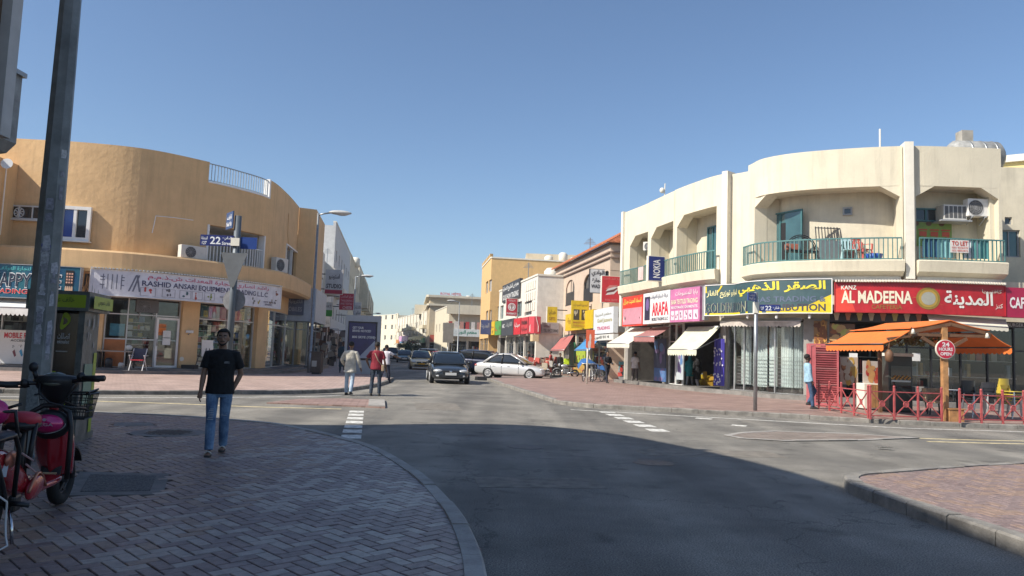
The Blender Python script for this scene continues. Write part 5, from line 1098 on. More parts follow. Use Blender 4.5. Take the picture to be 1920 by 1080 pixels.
# ---- white house
WP = Plan([(-1.3, 78.5), (2.05, 60.8), (2.1, 60.75), (10, 62.0)]); zW = WP.hit(1012, 517)[1]
wl = WP.s[1]
ws = [W1(WP, x0, x1, y0, y1) for x0, x1, y0, y1 in ((967, 978, 566, 594), (984, 997, 563, 591), (929, 935, 575, 600), (938, 944, 573, 598))]
wb = block('white_building', 'low white house with black upper sign and red shop signs', WP, zW, mat('white_render', (0.66, 0.63, 0.56), 0.8, var=0.08, stain=0.3), [], 0, ops=ws, mg=M_TG, depth=7, shops=(0, WP.s[1], 4))
# raised screen wall with an incised pattern
for k in range(5):
    for j in range(3): mb = MB(); WP.band(mb, wl - 4.6 + 0.85 * k, wl - 4.0 + 0.85 * k, zW - 1.0 - 0.9 * j, zW - 0.3 - 0.9 * j, 0.002, 0.05); mb.build('pattern_block', M_FIN, wb)
M_DK = mat('charcoal_sign', (0.06, 0.065, 0.075), 0.5)
def wsign(pl, x0, x1, y0, y1, c, label, items=(), off=0.6, pics=0, th=0.3, **k):
    m = c if not isinstance(c, tuple) else paint(c, 0.45)
    t, mp, L, Hh = psign(x0, x1, y0, y1, m, label, off=off, pl=pl, th=th, **k); write(t, items, mp, L, Hh)
    for j in range(pics):
        mb = MB(); u = (j + 0.5) / pics; scribble(mb, mp, (u - 0.3 / pics) * L, (u + 0.3 / pics) * L, 0.15 * Hh, 0.6 * Hh, 4); mb.build('picture', paint((R.uniform(.05, .5), R.uniform(.05, .2), 0.06)), t)
    return t, mp, L, Hh
w8 = (0.72, 0.72, 0.7)
wsign(WP, 942, 974, 529, 562, (0.05, 0.052, 0.06), 'black roof level sign with white Arabic writing on the white house', [('معرض الخليج للتجارة', w8, 0.05, 0.95, 0.55, 0.9, 0.02), ('GULF SHOW TRADING', w8, 0.05, 0.95, 0.1, 0.4, 0.02)], off=0.15)
wsign(WP, 991, 1012, 593, 625, (0.58, 0.07, 0.09), 'red shop sign with a white triangle picture at the near end of the white house', pics=0)[0]
wsign(WP, 977, 990, 595, 626, (0.55, 0.06, 0.07), 'red shop sign with black writing in the middle of the white house', [('PHARMA', (0.05, 0.03, 0.03), 0.1, 0.9, 0.55, 0.8), ('صيدلية', (0.05, 0.03, 0.03), 0.1, 0.9, 0.15, 0.45)])
wsign(WP, 963, 976, 597, 627, (0.58, 0.03, 0.04), 'plain red shop sign beside the charcoal sign', [('صيدلية', w8, 0.15, 0.9, 0.4, 0.75)])
wsign(WP, 940, 962, 599, 629, M_DK, 'charcoal shop sign with white letters along the white house', [('ABC', w8, 0.08, 0.3, 0.5, 0.75, 0.02), ('للازياء', (0.4, 0.4, 0.4), 0.4, 0.9, 0.5, 0.8)])
wsign(WP, 928, 939, 602, 628, (0.1, 0.32, 0.08), 'green shop sign between the yellow and charcoal signs', pics=2)
wsign(WP, 920, 927, 603, 628, (0.68, 0.45, 0.02), 'narrow yellow shop sign next to the green one', pics=1)
wsign(WP, 1016, 1048, 605, 625, (0.3, 0.28, 0.28), 'grey sign with dark writing on the near end of the white house', [('السعادة', (0.12, 0.03, 0.04), 0.1, 0.5, 0.55, 0.9, 0.02), ('TEL 04 2258843', (0.05, 0.05, 0.05), 0.1, 0.95, 0.1, 0.4)], off=0.25)
q = W1(WP, 993, 1010, 600, 622, 0.62); mpw = plan_map(WP, 0, 0, 0.62); mb = MB(); blob(mb, mpw, [(q[0], q[2]), (q[1], q[2]), (q[1], (q[2] + q[3]) / 2), ((q[0] + q[1]) / 2, q[3] + 0.3), (q[0], (q[2] + q[3]) / 2)]); mb.build('triangle_picture', paint((0.66, 0.5, 0.48)), bpy.data.objects['shop_sign'] if False else None, 'pale house shaped sticker on the red sign at the near end of the white house', 'sticker', org=WP.pos(q[0], q[2], 0.62))
# ---- yellow ochre house, cream house with laundry, beige hotel, far rows
YP = Plan([(-3.7, 90), (-2.35, 79.8), (-2.3, 79.75), (8, 81.3)]); zY = YP.hit(924, 484)[1]
M_OC = mat('ochre_render', (0.66, 0.43, 0.19), 0.85, var=0.06, stain=0.2)
yo = [W1(YP, 911, 915, y, y + 22) for y in (528, 583)] + [W1(YP, 917, 922, y, y + 22) for y in (524, 581)]
ylb = block('ochre_building', 'tall ochre house with a blank side wall behind the white house', YP, zY, M_OC, [], 0, ops=yo, mf=M_WF, shops=(0, YP.s[1], 2))
mb = MB()
for k in range(6): a, b = YP.s[1] * k / 6, YP.s[1] * (k + 0.5) / 6; YP.band(mb, a + 0.1, b, zY + 0.152, zY + 0.6, -0.3, 0.05)
mb.build('crenellation', M_OC, ylb, kind='stuff')
MB().bx(1.5, 7.5, 86, 90, zY - 0.3, zY + 1.5).build('roof_room', M_CR2, ylb)
for k, (x, h) in enumerate(((4.0, 1.0), (5.6, 1.4), (6.8, 0.9))): MB().lathe([(0.001, 0), (0.5, 0), (0.5, h), (0.3, h + 0.2), (0.001, h + 0.25)], 12, (x, 83, zY - 0.3)).build('roof_tank', M_FIN, None, ('short', 'tallest', 'rightmost')[k] + ' white water tank on the ochre roof', 'water tank', 'tanks on the ochre roof', org=(x, 83, zY - 0.3))
wsign(Plan([(-4.3, 96), (-2.9, 79.4), (-2.0, 79.5)]), 901, 922, 600, 627, (0.06, 0.08, 0.2), 'navy shop sign at the foot of the ochre house', [('المدينة', (0.4, 0.42, 0.5), 0.1, 0.8, 0.4, 0.8)], off=0.3)
CP = Plan([(-13.0, 128), (-9.15, 110), (-9.1, 109.95), (-3.5, 110.8)]); zC = CP.hit(850, 574)[1]
c2 = block('laundry_building', 'cream two storey house with laundry on its balcony down the street', CP, zC, M_CR, [4.6], 5, mf=M_WF, ops=[], w=0.9, shops=(CP.s[2], CP.L, 2))
mb = MB(); CP.band(mb, CP.s[1] + 0.2, CP.L, 4.0, 4.25, 0, 1.2); mb.build('balcony', M_FIN, c2); mb = MB(); CP.band(mb, CP.s[1] + 0.2, CP.L, 7.0, zC + 0.1, 0.003, 1.2); mb.build('balcony_hood', M_CR, c2)
for k in range(7):
    s_ = CP.s[1] + 0.5 + 0.75 * k; mb = MB(); CP.band(mb, s_, s_ + 0.5, 4.6 + 0.1 * (k % 3), 5.9, 1.15, 1.2); mb.build('laundry', paint(((0.45, 0.06, 0.06), (0.65, 0.6, 0.55), (0.5, 0.25, 0.2))[k % 3]), None, ('first', 'second', 'third', 'fourth', 'fifth', 'sixth', 'seventh')[k] + ' garment from the left on the far laundry balcony', 'garment', 'garments on the far laundry balcony', org=CP.pos(s_, 4.6, 1.2))
wsign(CP, 846, 902, 617, 631, mat('mint_white', (0.64, 0.68, 0.66), 0.5), 'long white shop sign with green Arabic writing under the laundry balcony', [('مطعم النور', (0.02, 0.25, 0.15), 0.25, 0.85, 0.15, 0.85, 0.02)], off=1.3, zz=None)
BP = Plan([(-19.5, 172), (-16.2, 147.5), (-16.1, 147.4), (-4, 149.2)]); zB = BP.hit(815, 559)[1]
bt = block('beige_hotel', 'beige block with a heavy cornice and red roof letters at the end of the street', BP, zB, mat('beige_render', (0.5, 0.42, 0.29), 0.85, var=0.06), [4.5, 8.0], 7, mf=M_BLK, shops=(BP.s[2], BP.L, 4))
mb = MB(); BP.band(mb, 0, BP.L, zB - 1.5, zB - 1.1, 0.002, 0.5); BP.band(mb, 0, BP.L, zB + 0.16, zB + 0.6, -0.3, 0.7); mb.build('cornice', M_CR2, bt)
mpb = flat_map(BP.pos(BP.s[1] + 2.2, zB + 0.7, 0.2), STN.to_3d() if hasattr(STN, 'to_3d') else V((STN.x, STN.y, 0))); mb = letter(MB(), 'ROYAL HOTEL', mpb, 0, 4.2, 0, 0.5, 0, 0.03); mb.build('roof_letters', paint((0.55, 0.05, 0.06)), bt)
wsign(BP, 823, 846, 625, 640, (0.6, 0.03, 0.05), 'small red shop sign far down the street under the beige block', off=0.8); wsign(BP, 806, 822, 628, 641, (0.5, 0.1, 0.06), 'small orange red shop sign far down the street left of the red one', off=0.8)
MB().bx(-14.6, -12.0, 146.2, 147.2, 4.0, 7.5).build('stair_box', M_FIN, bt)
fr_ = [(-19.5, 172), (-17.5, 160)]
P1 = Plan([(-31, 205), (-17.6, 158)]); b1 = block('far_white_row', 'long white row house with fins far down the street', P1, P1.hit(800, 584)[1], mat('far_white', (0.68, 0.64, 0.55), 0.85, var=0.1), [3.9, 6.6], 16, mf=M_WF, w=0.9, fin=10, depth=14, shops=(0, P1.L, 6))
P2 = Plan([(-48, 236), (-33, 212), (-31.2, 206)]); b2 = block('far_cream_house', 'farthest cream house closing the street view', P2, P2.hit(740, 590)[1], M_CR, [4.2, 7.2, 10.0], 7, mf=M_WF, w=1.3, depth=10)
wsign(P1, 765, 790, 631, 638, (0.66, 0.58, 0.3), 'yellowish shop fascia at the near end of the far white row', off=0.8); wsign(P1, 748, 764, 630, 640, (0.55, 0.3, 0.5), 'pinkish shop fascia in the middle of the far white row', off=0.8)
MB().bx(-21.5, -18.6, 166, 169, P1.hit(800, 584)[1] - 0.3, P1.hit(800, 584)[1] + 1.8).build('roof_room', M_CR, b1)
for k, (u, c) in enumerate(((0.08, (0.5, 0.2, 0.05)), (0.24, (0.1, 0.25, 0.4)), (0.42, (0.6, 0.55, 0.45)), (0.58, (0.45, 0.05, 0.06)), (0.9, (0.1, 0.3, 0.15)))):
    t, mp, L, Hh = sign_panel(P1, P1.L * u, P1.L * (u + 0.11), 3.15, 4.1, 0.75, paint(c), ('orange', 'blue', 'cream', 'red', 'green')[k] + ' shop fascia along the far white row house', th=0.25)
    a, b = P1.L * u, P1.L * (u + 0.1); mb = MB(); P1.prof(mb, a, b, [(0.21, 6.1), (1.0, 6.15), (1.0, 6.9), (0.21, 6.9)]); mb.build('balcony', M_CR, b1)
    ac_unit(P1.pos(b + 0.8, 5.3, 0.21), P1.nrm(b), 'far air conditioner on the white row house beside the ' + ('orange', 'blue', 'cream', 'red', 'green')[k] + ' fascia', 1.0, 0.7, 0.4)
# ---- left side of the street
Lo = E_ + S * 0.3
def lplan(d0, d1, off=-1.9): return Plan([tuple(Lo + S * d0 + STN * off), tuple(Lo + S * d1 + STN * off)])
L1 = lplan(0, 31); l1 = block('bay_window_building', 'white house with projecting box bays beyond the orange building', L1, 9.6, mat('bay_white', (0.62, 0.62, 0.6), 0.8, var=0.06), [4.9, 7.2], 6, mf=M_GREY, w=1.2, shops=(0, L1.L, 6))
for a, b in ((5.5, 9.5), (20.5, 26)):
    mb = MB(); L1.prof(mb, a, b, [(0.003, 6.6), (1.1, 7.0), (1.1, 9.0), (0.3, 9.5), (0.003, 9.5)]); mb.build('box_bay', M_FIN, l1)
L2 = lplan(31.5, 60); l2 = block('grey_white_flats', 'grey white flats with small balconies second on the left past the orange building', L2, 15.3, mat('flat_white', (0.56, 0.56, 0.55), 0.85, var=0.08, stain=0.3), [4.7, 7.9, 11.2], 6, w=1.3, shops=(0, L2.L, 6))
for a in (3, 13, 22): mb = MB(); L2.prof(mb, a, a + 4.5, [(0.003, 7.2), (1.1, 7.2), (1.1, 8.2), (0.003, 8.2)]); mb.build('balcony', M_FIN, l2)
L3 = lplan(60.5, 88); l3 = block('cream_flats', 'cream flats third on the left past the orange building', L3, 15.4, mat('flat_cream', (0.58, 0.51, 0.38), 0.85, var=0.08, stain=0.3), [4.7, 7.9, 11.2], 6, w=1.3, shops=(0, L3.L, 5))
L4 = lplan(88.5, 135); l4 = block('far_left_flats', 'farthest cream flats on the left with stepped balconies', L4, 16.8, M_CR, [4.7, 7.6, 11.0], 11, w=1.3, shops=(0, L4.L, 7))
for a in (4, 16, 28, 40): mb = MB(); L4.prof(mb, a, a + 5, [(0.003, 9.2), (1.6, 9.2), (1.6, 12.6), (0.6, 15.4), (0.003, 15.4)]); mb.build('box_bay', M_CR2, l4)
def lb(x0, x1, y0, y1, Y, c, label, items=(), **k):
    t, mp, L, Hh = blade(x0, x1, y0, y1, Y, paint(c, 0.5) if isinstance(c, tuple) else c, label, side=-1, **k); write(t, items, mp, L, Hh); return t, mp, L, Hh
t, mp, L, Hh = lb(608, 641, 504, 551, 57, (0.5, 0.5, 0.5), 'grey and white blade sign reading STUDIO with a red foot', [('STUDIO', (0.04, 0.04, 0.05), 0.08, 0.92, 0.24, 0.42, 0.03), ('استوديو', (0.05, 0.05, 0.06), 0.2, 0.8, 0.58, 0.82, 0.03)], arm=1.6)
mb = MB(); rect(mb, mp, 0.02 * L, 0.98 * L, 0.02 * Hh, 0.18 * Hh, 0.012); mb.build('red_foot', paint((0.35, 0.03, 0.06)), t)
t, mp, L, Hh = lb(635, 662, 549, 581, 62, (0.42, 0.035, 0.06), 'dark red blade sign with pale lines below the studio sign', [('CHEER', (0.6, 0.45, 0.45), 0.25, 0.9, 0.05, 0.24, 0.02), ('مركز الملابس', (0.6, 0.4, 0.42), 0.1, 0.9, 0.7, 0.88), ('TAILORING', (0.6, 0.4, 0.42), 0.1, 0.9, 0.5, 0.62), ('AND TEXTILE', (0.6, 0.4, 0.42), 0.1, 0.9, 0.32, 0.44)], arm=2.0)
t, mp, L, Hh = lb(604, 622, 566, 593, 58, (0.6, 0.6, 0.58), 'small white blade sign with a green lower half near the lamp post', [('SUBWAY' if False else 'MART', (0.15, 0.15, 0.15), 0.15, 0.85, 0.62, 0.8)], arm=1.2); mb = MB(); rect(mb, mp, 0.02 * L, 0.98 * L, 0.02 * Hh, 0.45 * Hh, 0.012); mb.build('green_half', paint((0.06, 0.3, 0.05)), t)
lb(663, 676, 566, 598, 85, (0.5, 0.5, 0.5), 'pale blade sign with dark writing beyond the dark red one', [('SALOON', (0.1, 0.1, 0.1), 0.1, 0.9, 0.6, 0.8, 0.02), ('صالون', (0.1, 0.1, 0.1), 0.1, 0.9, 0.2, 0.5, 0.02)], arm=2)
for a, b, z0, z1, c, lbn in ((0.6, 5, 3.2, 4.6, (0.55, 0.55, 0.53), 'white shop fascia on the left just past the orange building'), (5.4, 10, 3.2, 4.4, (0.4, 0.4, 0.42), 'grey shop fascia second past the orange building'), (10.5, 16, 3.2, 4.5, (0.1, 0.25, 0.09), 'green shop fascia on the left beyond the lamp post'), (17, 22.5, 3.2, 4.4, (0.5, 0.48, 0.44), 'cream shop fascia on the left behind the advert panel')):
    t, mp, L, Hh = sign_panel(L1, a, b, z0, z1, 0.7, paint(c), lbn, th=0.3); write(t, [('محلات تجارية', (0.1, 0.1, 0.12), 0.15, 0.85, 0.3, 0.75, 0.02)], mp, L, Hh)
# racks of goods standing outside on the left
for k, (px, py, c) in enumerate(((598, 690, 0), (620, 688, 1), (634, 686, 2))):
    p = G(px, py, 0.12); p = V((p.x, min(p.y, 52 + 3 * k), 0.12)); p.x = (px - 955) / F * p.y
    t = thing('goods_rack', ('tall rack of brown bags by the lamp post on the left pavement', 'rack hung with black bags outside the left shops', 'second rack hung with black bags behind the advert panel')[k], 'rack', p, 'goods racks outside the left shops'); mb = MB()
    for i in range(16): mb.cm = i % 3; mb.cbx((0, 0, 0), (R.uniform(.25, .45), .22, R.uniform(.25, .45)), Mx.Translation(p + V((R.uniform(-.5, .5), R.uniform(-.4, .4), 0.3 + 0.15 * i))) @ Mx.Rotation(R.uniform(-.6, .6), 4, 'Z') @ Mx.Rotation(R.uniform(-.3, .3), 4, 'Y'))
    mb.build('bags', [paint(((0.16, 0.07, 0.04), (0.03, 0.03, 0.035), (0.03, 0.03, 0.035))[c]), paint((0.3, 0.25, 0.2)), paint((0.12, 0.1, 0.1))], t, kind='stuff'); mb = MB()
    for a in (-0.5, 0.5): mb.tube([p + V((a, 0, 0)), p + V((a, 0, 2.7))], 0.03, 5)
    mb.tube([p + V((-.5, 0, 2.7)), p + V((.5, 0, 2.7))], 0.03, 5); mb.build('rail', M_ALU, t)
# ---- blades and fascias of the right row
def rb(x0, x1, y0, y1, Y, c, label, items=(), **k):
    t, mp, L, Hh = blade(x0, x1, y0, y1, Y, paint(c, 0.45) if isinstance(c, tuple) else c, label, side=1, group='blade signs along the right side of the street', **k); write(t, items, mp, L, Hh); return t, mp, L, Hh
t, mp, L, Hh = rb(1127, 1166, 516, 567, 46.5, (0.55, 0.035, 0.045), 'large red blade sign with a white open book picture', arm=0.6)
for k in range(4): mb = MB(); dx = 0.0; blob(mb, mp, [(0.2 * L, (0.28 + .07 * k) * Hh), (0.62 * L, (0.33 + .09 * k) * Hh), (0.85 * L, (0.52 + .05 * k) * Hh), (0.4 * L, (0.44 + .07 * k) * Hh)], 0.011 + 0.002 * k); mb.build('book_picture', paint(((0.66, 0.62, 0.6), (0.16, 0.05, 0.05), (0.66, 0.62, 0.6), (0.6, 0.2, 0.18))[k]), t)
write(t, [('مركز الكتاب الحديث', (0.65, 0.2, 0.2), 0.1, 0.9, 0.84, 0.94), ('BOOK CENTRE', (0.65, 0.2, 0.2), 0.2, 0.8, 0.06, 0.14)], mp, L, Hh)
rb(1105, 1136, 503, 549, 49, (0.62, 0.63, 0.64), 'white blade sign with black Arabic writing behind the red one', [('الوادي', (0.03, 0.03, 0.04), 0.1, 0.9, 0.68, 0.95, 0.03), ('للتجارة', (0.03, 0.03, 0.04), 0.15, 0.9, 0.42, 0.62, 0.03), ('WADI', (0.03, 0.03, 0.04), 0.1, 0.7, 0.2, 0.36, 0.03)], box=M_BLK, arm=0.8)
t, mp, L, Hh = rb(1071, 1104, 563, 615, 52, (0.62, 0.44, 0.02), 'large yellow blade sign with two dark framed pictures', [('المنصورة للمجوهرات', (0.3, 0.2, 0.05), 0.08, 0.92, 0.78, 0.9), ('MANSOORA', (0.5, 0.18, 0.05), 0.1, 0.9, 0.17, 0.25), ('TRADING L.L.C', (0.5, 0.18, 0.05), 0.1, 0.9, 0.06, 0.13)], arm=0.6, box=mat('yellow_box', (0.6, 0.42, 0.02), 0.5))
for u in (0.28, 0.74):
    mb = MB(); rect(mb, mp, (u - 0.17) * L, (u + 0.17) * L, 0.3 * Hh, 0.68 * Hh, 0.012); mb.build('picture_field', paint((0.06, 0.05, 0.04)), t); mb = MB(); scribble(mb, mp, (u - 0.1) * L, (u + 0.1) * L, 0.36 * Hh, 0.62 * Hh, 5, 0.016); mb.build('picture', paint((0.5, 0.45, 0.35)), t)
rb(1025, 1045, 574, 605, 58, (0.6, 0.44, 0.03), 'small yellow blade sign beside the white house', [('سامسونج' if False else 'هدايا', (0.2, 0.14, 0.03), 0.15, 0.85, 0.45, 0.8, 0.02), ('GIFTS', (0.3, 0.15, 0.03), 0.2, 0.8, 0.15, 0.35, 0.02)], arm=0.8)
t, mp, L, Hh = rb(948, 970, 559, 592, 68, (0.45, 0.03, 0.05), 'red blade sign reading PHARMACY with a white disc', [('PHARMACY', w8, 0.08, 0.92, 0.08, 0.2, 0.02), ('صيدلية', w8, 0.2, 0.8, 0.82, 0.95)], arm=1.0)
for r, c, d in ((0.33, w8, 0.012), (0.26, (0.45, 0.03, 0.05), 0.014), (0.22, w8, 0.016)): mb = MB(); oval(mb, mp, 0.5 * L, 0.52 * Hh, r * L, r * L, d); mb.build('emblem', paint(c), t)
mb = MB(); rect(mb, mp, 0.46 * L, 0.54 * L, 0.4 * Hh, 0.66 * Hh, 0.02); rect(mb, mp, 0.36 * L, 0.64 * L, 0.55 * Hh, 0.6 * Hh, 0.022); mb.build('emblem', paint((0.2, 0.06, 0.06)), t)
wsign(TP, 1060, 1112, 585, 618, mat('amber_fascia', (0.62, 0.42, 0.02), 0.45, var=0.1), 'amber shop fascia behind the large yellow blade sign', [('المنصورة', (0.3, 0.15, 0.03), 0.1, 0.5, 0.4, 0.8)], off=0.5)
t, mp, L, Hh = wsign(TP, 1113, 1150, 578, 625, mat('bluish_white', (0.62, 0.65, 0.67), 0.45, var=0.05), 'white shop sign with gold and pink writing at the corner of the tiled house', [('مطعم الجزيرة', (0.35, 0.33, 0.25), 0.1, 0.9, 0.66, 0.82), ('Gold Jazeera', (0.45, 0.4, 0.2), 0.2, 0.95, 0.4, 0.6, 0.02), ('TRADING', (0.55, 0.1, 0.2), 0.2, 0.85, 0.14, 0.28, 0.02)], off=0.6)
TS2 = Plan([(5.7, 47.8), (11, 48.6)]); wsign(TS2, 1152, 1180, 578, 623, (0.4, 0.41, 0.43), 'grey end board with dark Arabic writing beside the gold lettered sign', [('الجزيرة', (0.08, 0.08, 0.1), 0.2, 0.9, 0.55, 0.85, 0.02)], off=0.1)
wsign(TP, 1112, 1150, 627, 638, (0.66, 0.66, 0.62), 'low white board with black signs under the gold lettered sign', [('4 10 تلفون', (0.05, 0.05, 0.05), 0.1, 0.8, 0.2, 0.8, 0.02)], off=1.0)
def TA(px, py, off): s_, z = TP.hit(px, py, off); return TP.pos(s_, z, off)
awning(TA(1052, 634, 0.1), TA(1076, 628, 0.1), TA(1032, 656, 1.5), TA(1058, 656, 1.5), mat('brick_red_awning', (0.4, 0.13, 0.12), 0.85), 'plain brick red awning on the tiled house', 0.06)
awning(TA(1098, 636, 0.1), TA(1122, 636, 0.1), TA(1077, 656, 1.6), TA(1106, 655, 1.6), mat('blue_awning', (0.05, 0.23, 0.48), 0.8), 'bright blue awning on the tiled house', 0.05)
for x0, x1, y0, y1, c, lbn in ((1067, 1077, 642, 688, (0.05, 0.2, 0.1), 'green shop poster column under the amber fascia'), (1080, 1097, 658, 680, (0.35, 0.45, 0.05), 'green and yellow shop poster under the blue awning'), (1072, 1096, 682, 698, (0.45, 0.3, 0.08), 'brown and yellow goods poster near the ground under the blue awning')):
    wsign(TP, x0, x1, y0, y1, c, lbn, pics=4, off=0.3, th=0.06, name='poster', cat='poster')
wsign(WP, 994, 1010, 627, 640, (0.58, 0.46, 0.28), 'tan board hanging under the red sign of the white house', off=0.9, th=0.08, name='hanging_board')
for k, (x, y, z, tp) in enumerate(((6.0, 58, 8.6, 1), (9, 66, 9.4, 0), (1.5, 70, zW, 1), (3.5, 66, zW, 0), (-6, 113, zC, 1), (-9, 155, zB, 0), (-12, 158, zB, 1), (-25, 190, 10, 1), (Lo.x - 5, Lo.y + 12, 9.4, 0), (Lo.x - 6, Lo.y + 25, 9.4, 1), (Lo.x - 10, Lo.y + 45, 15.2, 1), (Lo.x - 13, Lo.y + 72, 15.2, 0))):
    wd = ('tiled house', 'tiled house rear', 'white house', 'white house middle', 'laundry house', 'beige block', 'beige block left part', 'far white row', 'white bay house', 'white bay house far end', 'grey white flats', 'cream flats')[k]
    if tp: t = thing('roof_aerial', 'thin aerial on the roof of the ' + wd, 'antenna', (x, y, z - 0.4)); MB().tube([V((x, y, z - 0.4)), V((x, y, z + 2.2))], 0.04, 5).build('mast', M_STEEL, t); mb = MB(); [mb.tube([V((x - 0.5 + 0.1 * j, y, z + 1.7 + 0.12 * j)), V((x + 0.5 - 0.1 * j, y, z + 1.7 + 0.12 * j))], 0.02, 4) for j in range(4)]; mb.build('rods', M_STEEL, t, kind='stuff')
    else: MB().lathe([(0.001, 0), (0.7, 0), (0.7, 1.3), (0.45, 1.6), (0.001, 1.65)], 12, (x, y, z - 0.35)).build('roof_tank', M_FIN, None, 'white water tank on the roof of the ' + wd, 'water tank', org=(x, y, z - 0.35))
# ---- greenery far down the street
def tree(name, label, base, h, r, m, n=700, trunk=True, seed=0):
    rr = random.Random(seed); t = thing(name, label, 'tree' if trunk else 'shrub', base, 'greenery far down the street'); b = V(base)
    if trunk: MB().tube([b, b + V((0.1, 0, h * 0.35)), b + V((0, 0, h * 0.7))], [0.16, 0.11, 0.05], 7).build('trunk', mat('bark', (0.12, 0.09, 0.06), 0.9), t)
    cl = [V((rr.gauss(0, r * 0.45), rr.gauss(0, r * 0.4), h * 0.66 + rr.gauss(0, h * 0.13))) if trunk else V((rr.gauss(0, r * 0.5), rr.gauss(0, r * .4), h * rr.uniform(.25, .8))) for _ in range(9)]; mb = MB()
    for k in range(n):
        c = b + cl[k % 9] + V((rr.gauss(0, r * 0.2), rr.gauss(0, r * 0.2), rr.gauss(0, h * 0.07))); c.z = max(c.z, b.z + 0.1); a = V((rr.gauss(0, 1), rr.gauss(0, 1), rr.gauss(0, 1))).normalized(); u = a.orthogonal().normalized(); v = a.cross(u); s = rr.uniform(0.1, 0.22) * (r / 2) ** 0.5
        mb.poly([c - u * s, c + v * s * 0.5, c + u * s, c - v * s * 0.5])
    mb.build('crown', m, t, kind='stuff')
M_LF = mat('dark_leaves', (0.045, 0.075, 0.03), 0.7, var=0.4, scale=1.5); M_LB = mat('dry_leaves', (0.2, 0.1, 0.05), 0.8, var=0.3)
tree('street_tree', 'dark bushy tree far down the street left of the taxi', (-21.5, 158, 0), 3.4, 2.6, M_LF, seed=1); tree('street_tree', 'dark bushy tree far down the street behind the taxi', (-17.8, 150, 0), 3.4, 2.4, M_LF, seed=2); tree('street_shrub', 'reddish brown shrub at the far end of the road', (-27.5, 172, 0), 2.0, 1.8, M_LB, 400, False, seed=3)
# ---- street lamps
def lamp(px, pyb, top, Y, label, arm=1.6, side=1, r=0.09, z0=0.12):
    b = D(px, pyb, Y); b.z = z0; h = top; t = thing('street_lamp', label, 'street lamp', b, 'street lamps along the street', local=True)
    t.location = b
    MB().tube([(0, 0, 0), (0, 0, 1.0), (0, 0, 1.02), (0, 0, h)], [r * 1.35, r * 1.3, r, r * 0.6], 10).build('pole', M_STEEL, t)
    u = V((STN.x, STN.y, 0)) * side
    mb = MB(); mb.tube([V((0, 0, h - 0.1)), V((0, 0, h)) + u * 0.3, V((0, 0, h + 0.08)) + u * 0.7], 0.045, 8); mb.build('arm', M_STEEL, t)
    mb = MB(); a = rad(math.degrees(math.atan2(u.y, u.x))); Mr = Mx.Rotation(a, 3, 'Z'); mb.ell(V((0, 0, h + 0.1)) + u * 1.15, (0.62, 0.2, 0.13), 14, 8, Mr); mb.build('lamp_head', mat('lamp_grey', (0.5, 0.5, 0.48), 0.5), t)
    MB().ell(V((0, 0, h + 0.03)) + u * 1.25, (0.34, 0.14, 0.1), 12, 6, Mr).build('lens', mat('lamp_lens', (0.5, 0.52, 0.5), 0.15), t); return t
lamp(580, 690, 8.6, 40, 'tall street lamp with stickers at the end of the orange building')
lamp(659, 668, 8.6, 75, 'second street lamp on the left seen against the far cream flats', side=1)
lamp(858, 655, 8.4, 105, 'street lamp far off on the right before the laundry house', side=-1)
lamp(694, 662, 8.4, 150, 'farthest thin street lamp on the left')
# street lamp stickers and bin, advert panel
p = D(593, 706, 38.5); p.z = 0.12; t = thing('litter_bin', 'brown slatted litter bin with a pale notice by the lamp post', 'litter bin', p)
M_BIN = mat('bin_brown', (0.09, 0.065, 0.05), 0.6, var=0.15); MB().bx(p.x - 0.26, p.x + 0.26, p.y - 0.25, p.y + 0.25, 0.2, 1.2).build('body', M_BIN, t, bevel=0.02)
for k in range(7): MB().bx(p.x - 0.26 + 0.075 * k, p.x - 0.2 + 0.075 * k, p.y - 0.27, p.y - 0.252, 0.24, 0.95).build('slat', M_BIN, t)
MB().bx(p.x - 0.2, p.x + 0.05, p.y - 0.285, p.y - 0.272, 0.5, 0.8).build('notice', paint((0.4, 0.38, 0.34)), t); MB().bx(p.x - 0.3, p.x + 0.3, p.y - 0.29, p.y + 0.29, 1.2, 1.27).build('lid', M_BIN, t); MB().bx(p.x - 0.2, p.x + 0.2, p.y - 0.2, p.y + 0.2, 0.12, 0.2).build('foot', M_BLK, t)
o = D(643, 703, 41); o.z = 0.12
t = thing('advert_panel', 'large grey framed advert panel with a navy poster on the left pavement', 'advert panel', o); u3 = V((STN.x, STN.y, 0)); mp = flat_map(o, u3); Wd, Ht = 1.92, 3.2
def bxm(x0, x1, z0, z1, d0, d1, nm, m, par=t): mb = MB(); mb.loft([[mp(a, b, d) for a, b in ((x0, z0), (x1, z0), (x1, z1), (x0, z1))] for d in (d0, d1)]); return mb.build(nm, m, par)
M_AD = mat('advert_grey', (0.36, 0.38, 0.4), 0.4, 0.2, var=0.06)
bxm(0.1, Wd - 0.05, 0, 0.72, -0.3, -0.02, 'pedestal', M_AD); bxm(0, 0.14, 0.72, Ht, -0.34, 0, 'frame_post', M_AD); bxm(Wd - 0.2, Wd, 0.72, Ht, -0.34, 0, 'frame_post', M_AD); bxm(0.142, Wd - 0.202, Ht - 0.34, Ht, -0.34, 0, 'frame_head', M_AD); bxm(0.142, Wd - 0.202, 0.74, Ht - 0.342, -0.3, -0.06, 'poster_box', M_BLK)
navy = mat('navy_poster', (0.02, 0.018, 0.11), 0.2, var=0.15, spec=0.6); mb = MB(); rect(mb, mp, 0.2, Wd - 0.28, 0.85, Ht - 0.42, -0.05); mb.build('poster', navy, t)
mb = MB(); blob(mb, mp, [(0.75, 0.86), (Wd - 0.29, 0.86), (Wd - 0.29, 1.85)], -0.045); mb.build('poster_wedge', paint((0.4, 0.42, 0.48)), t)
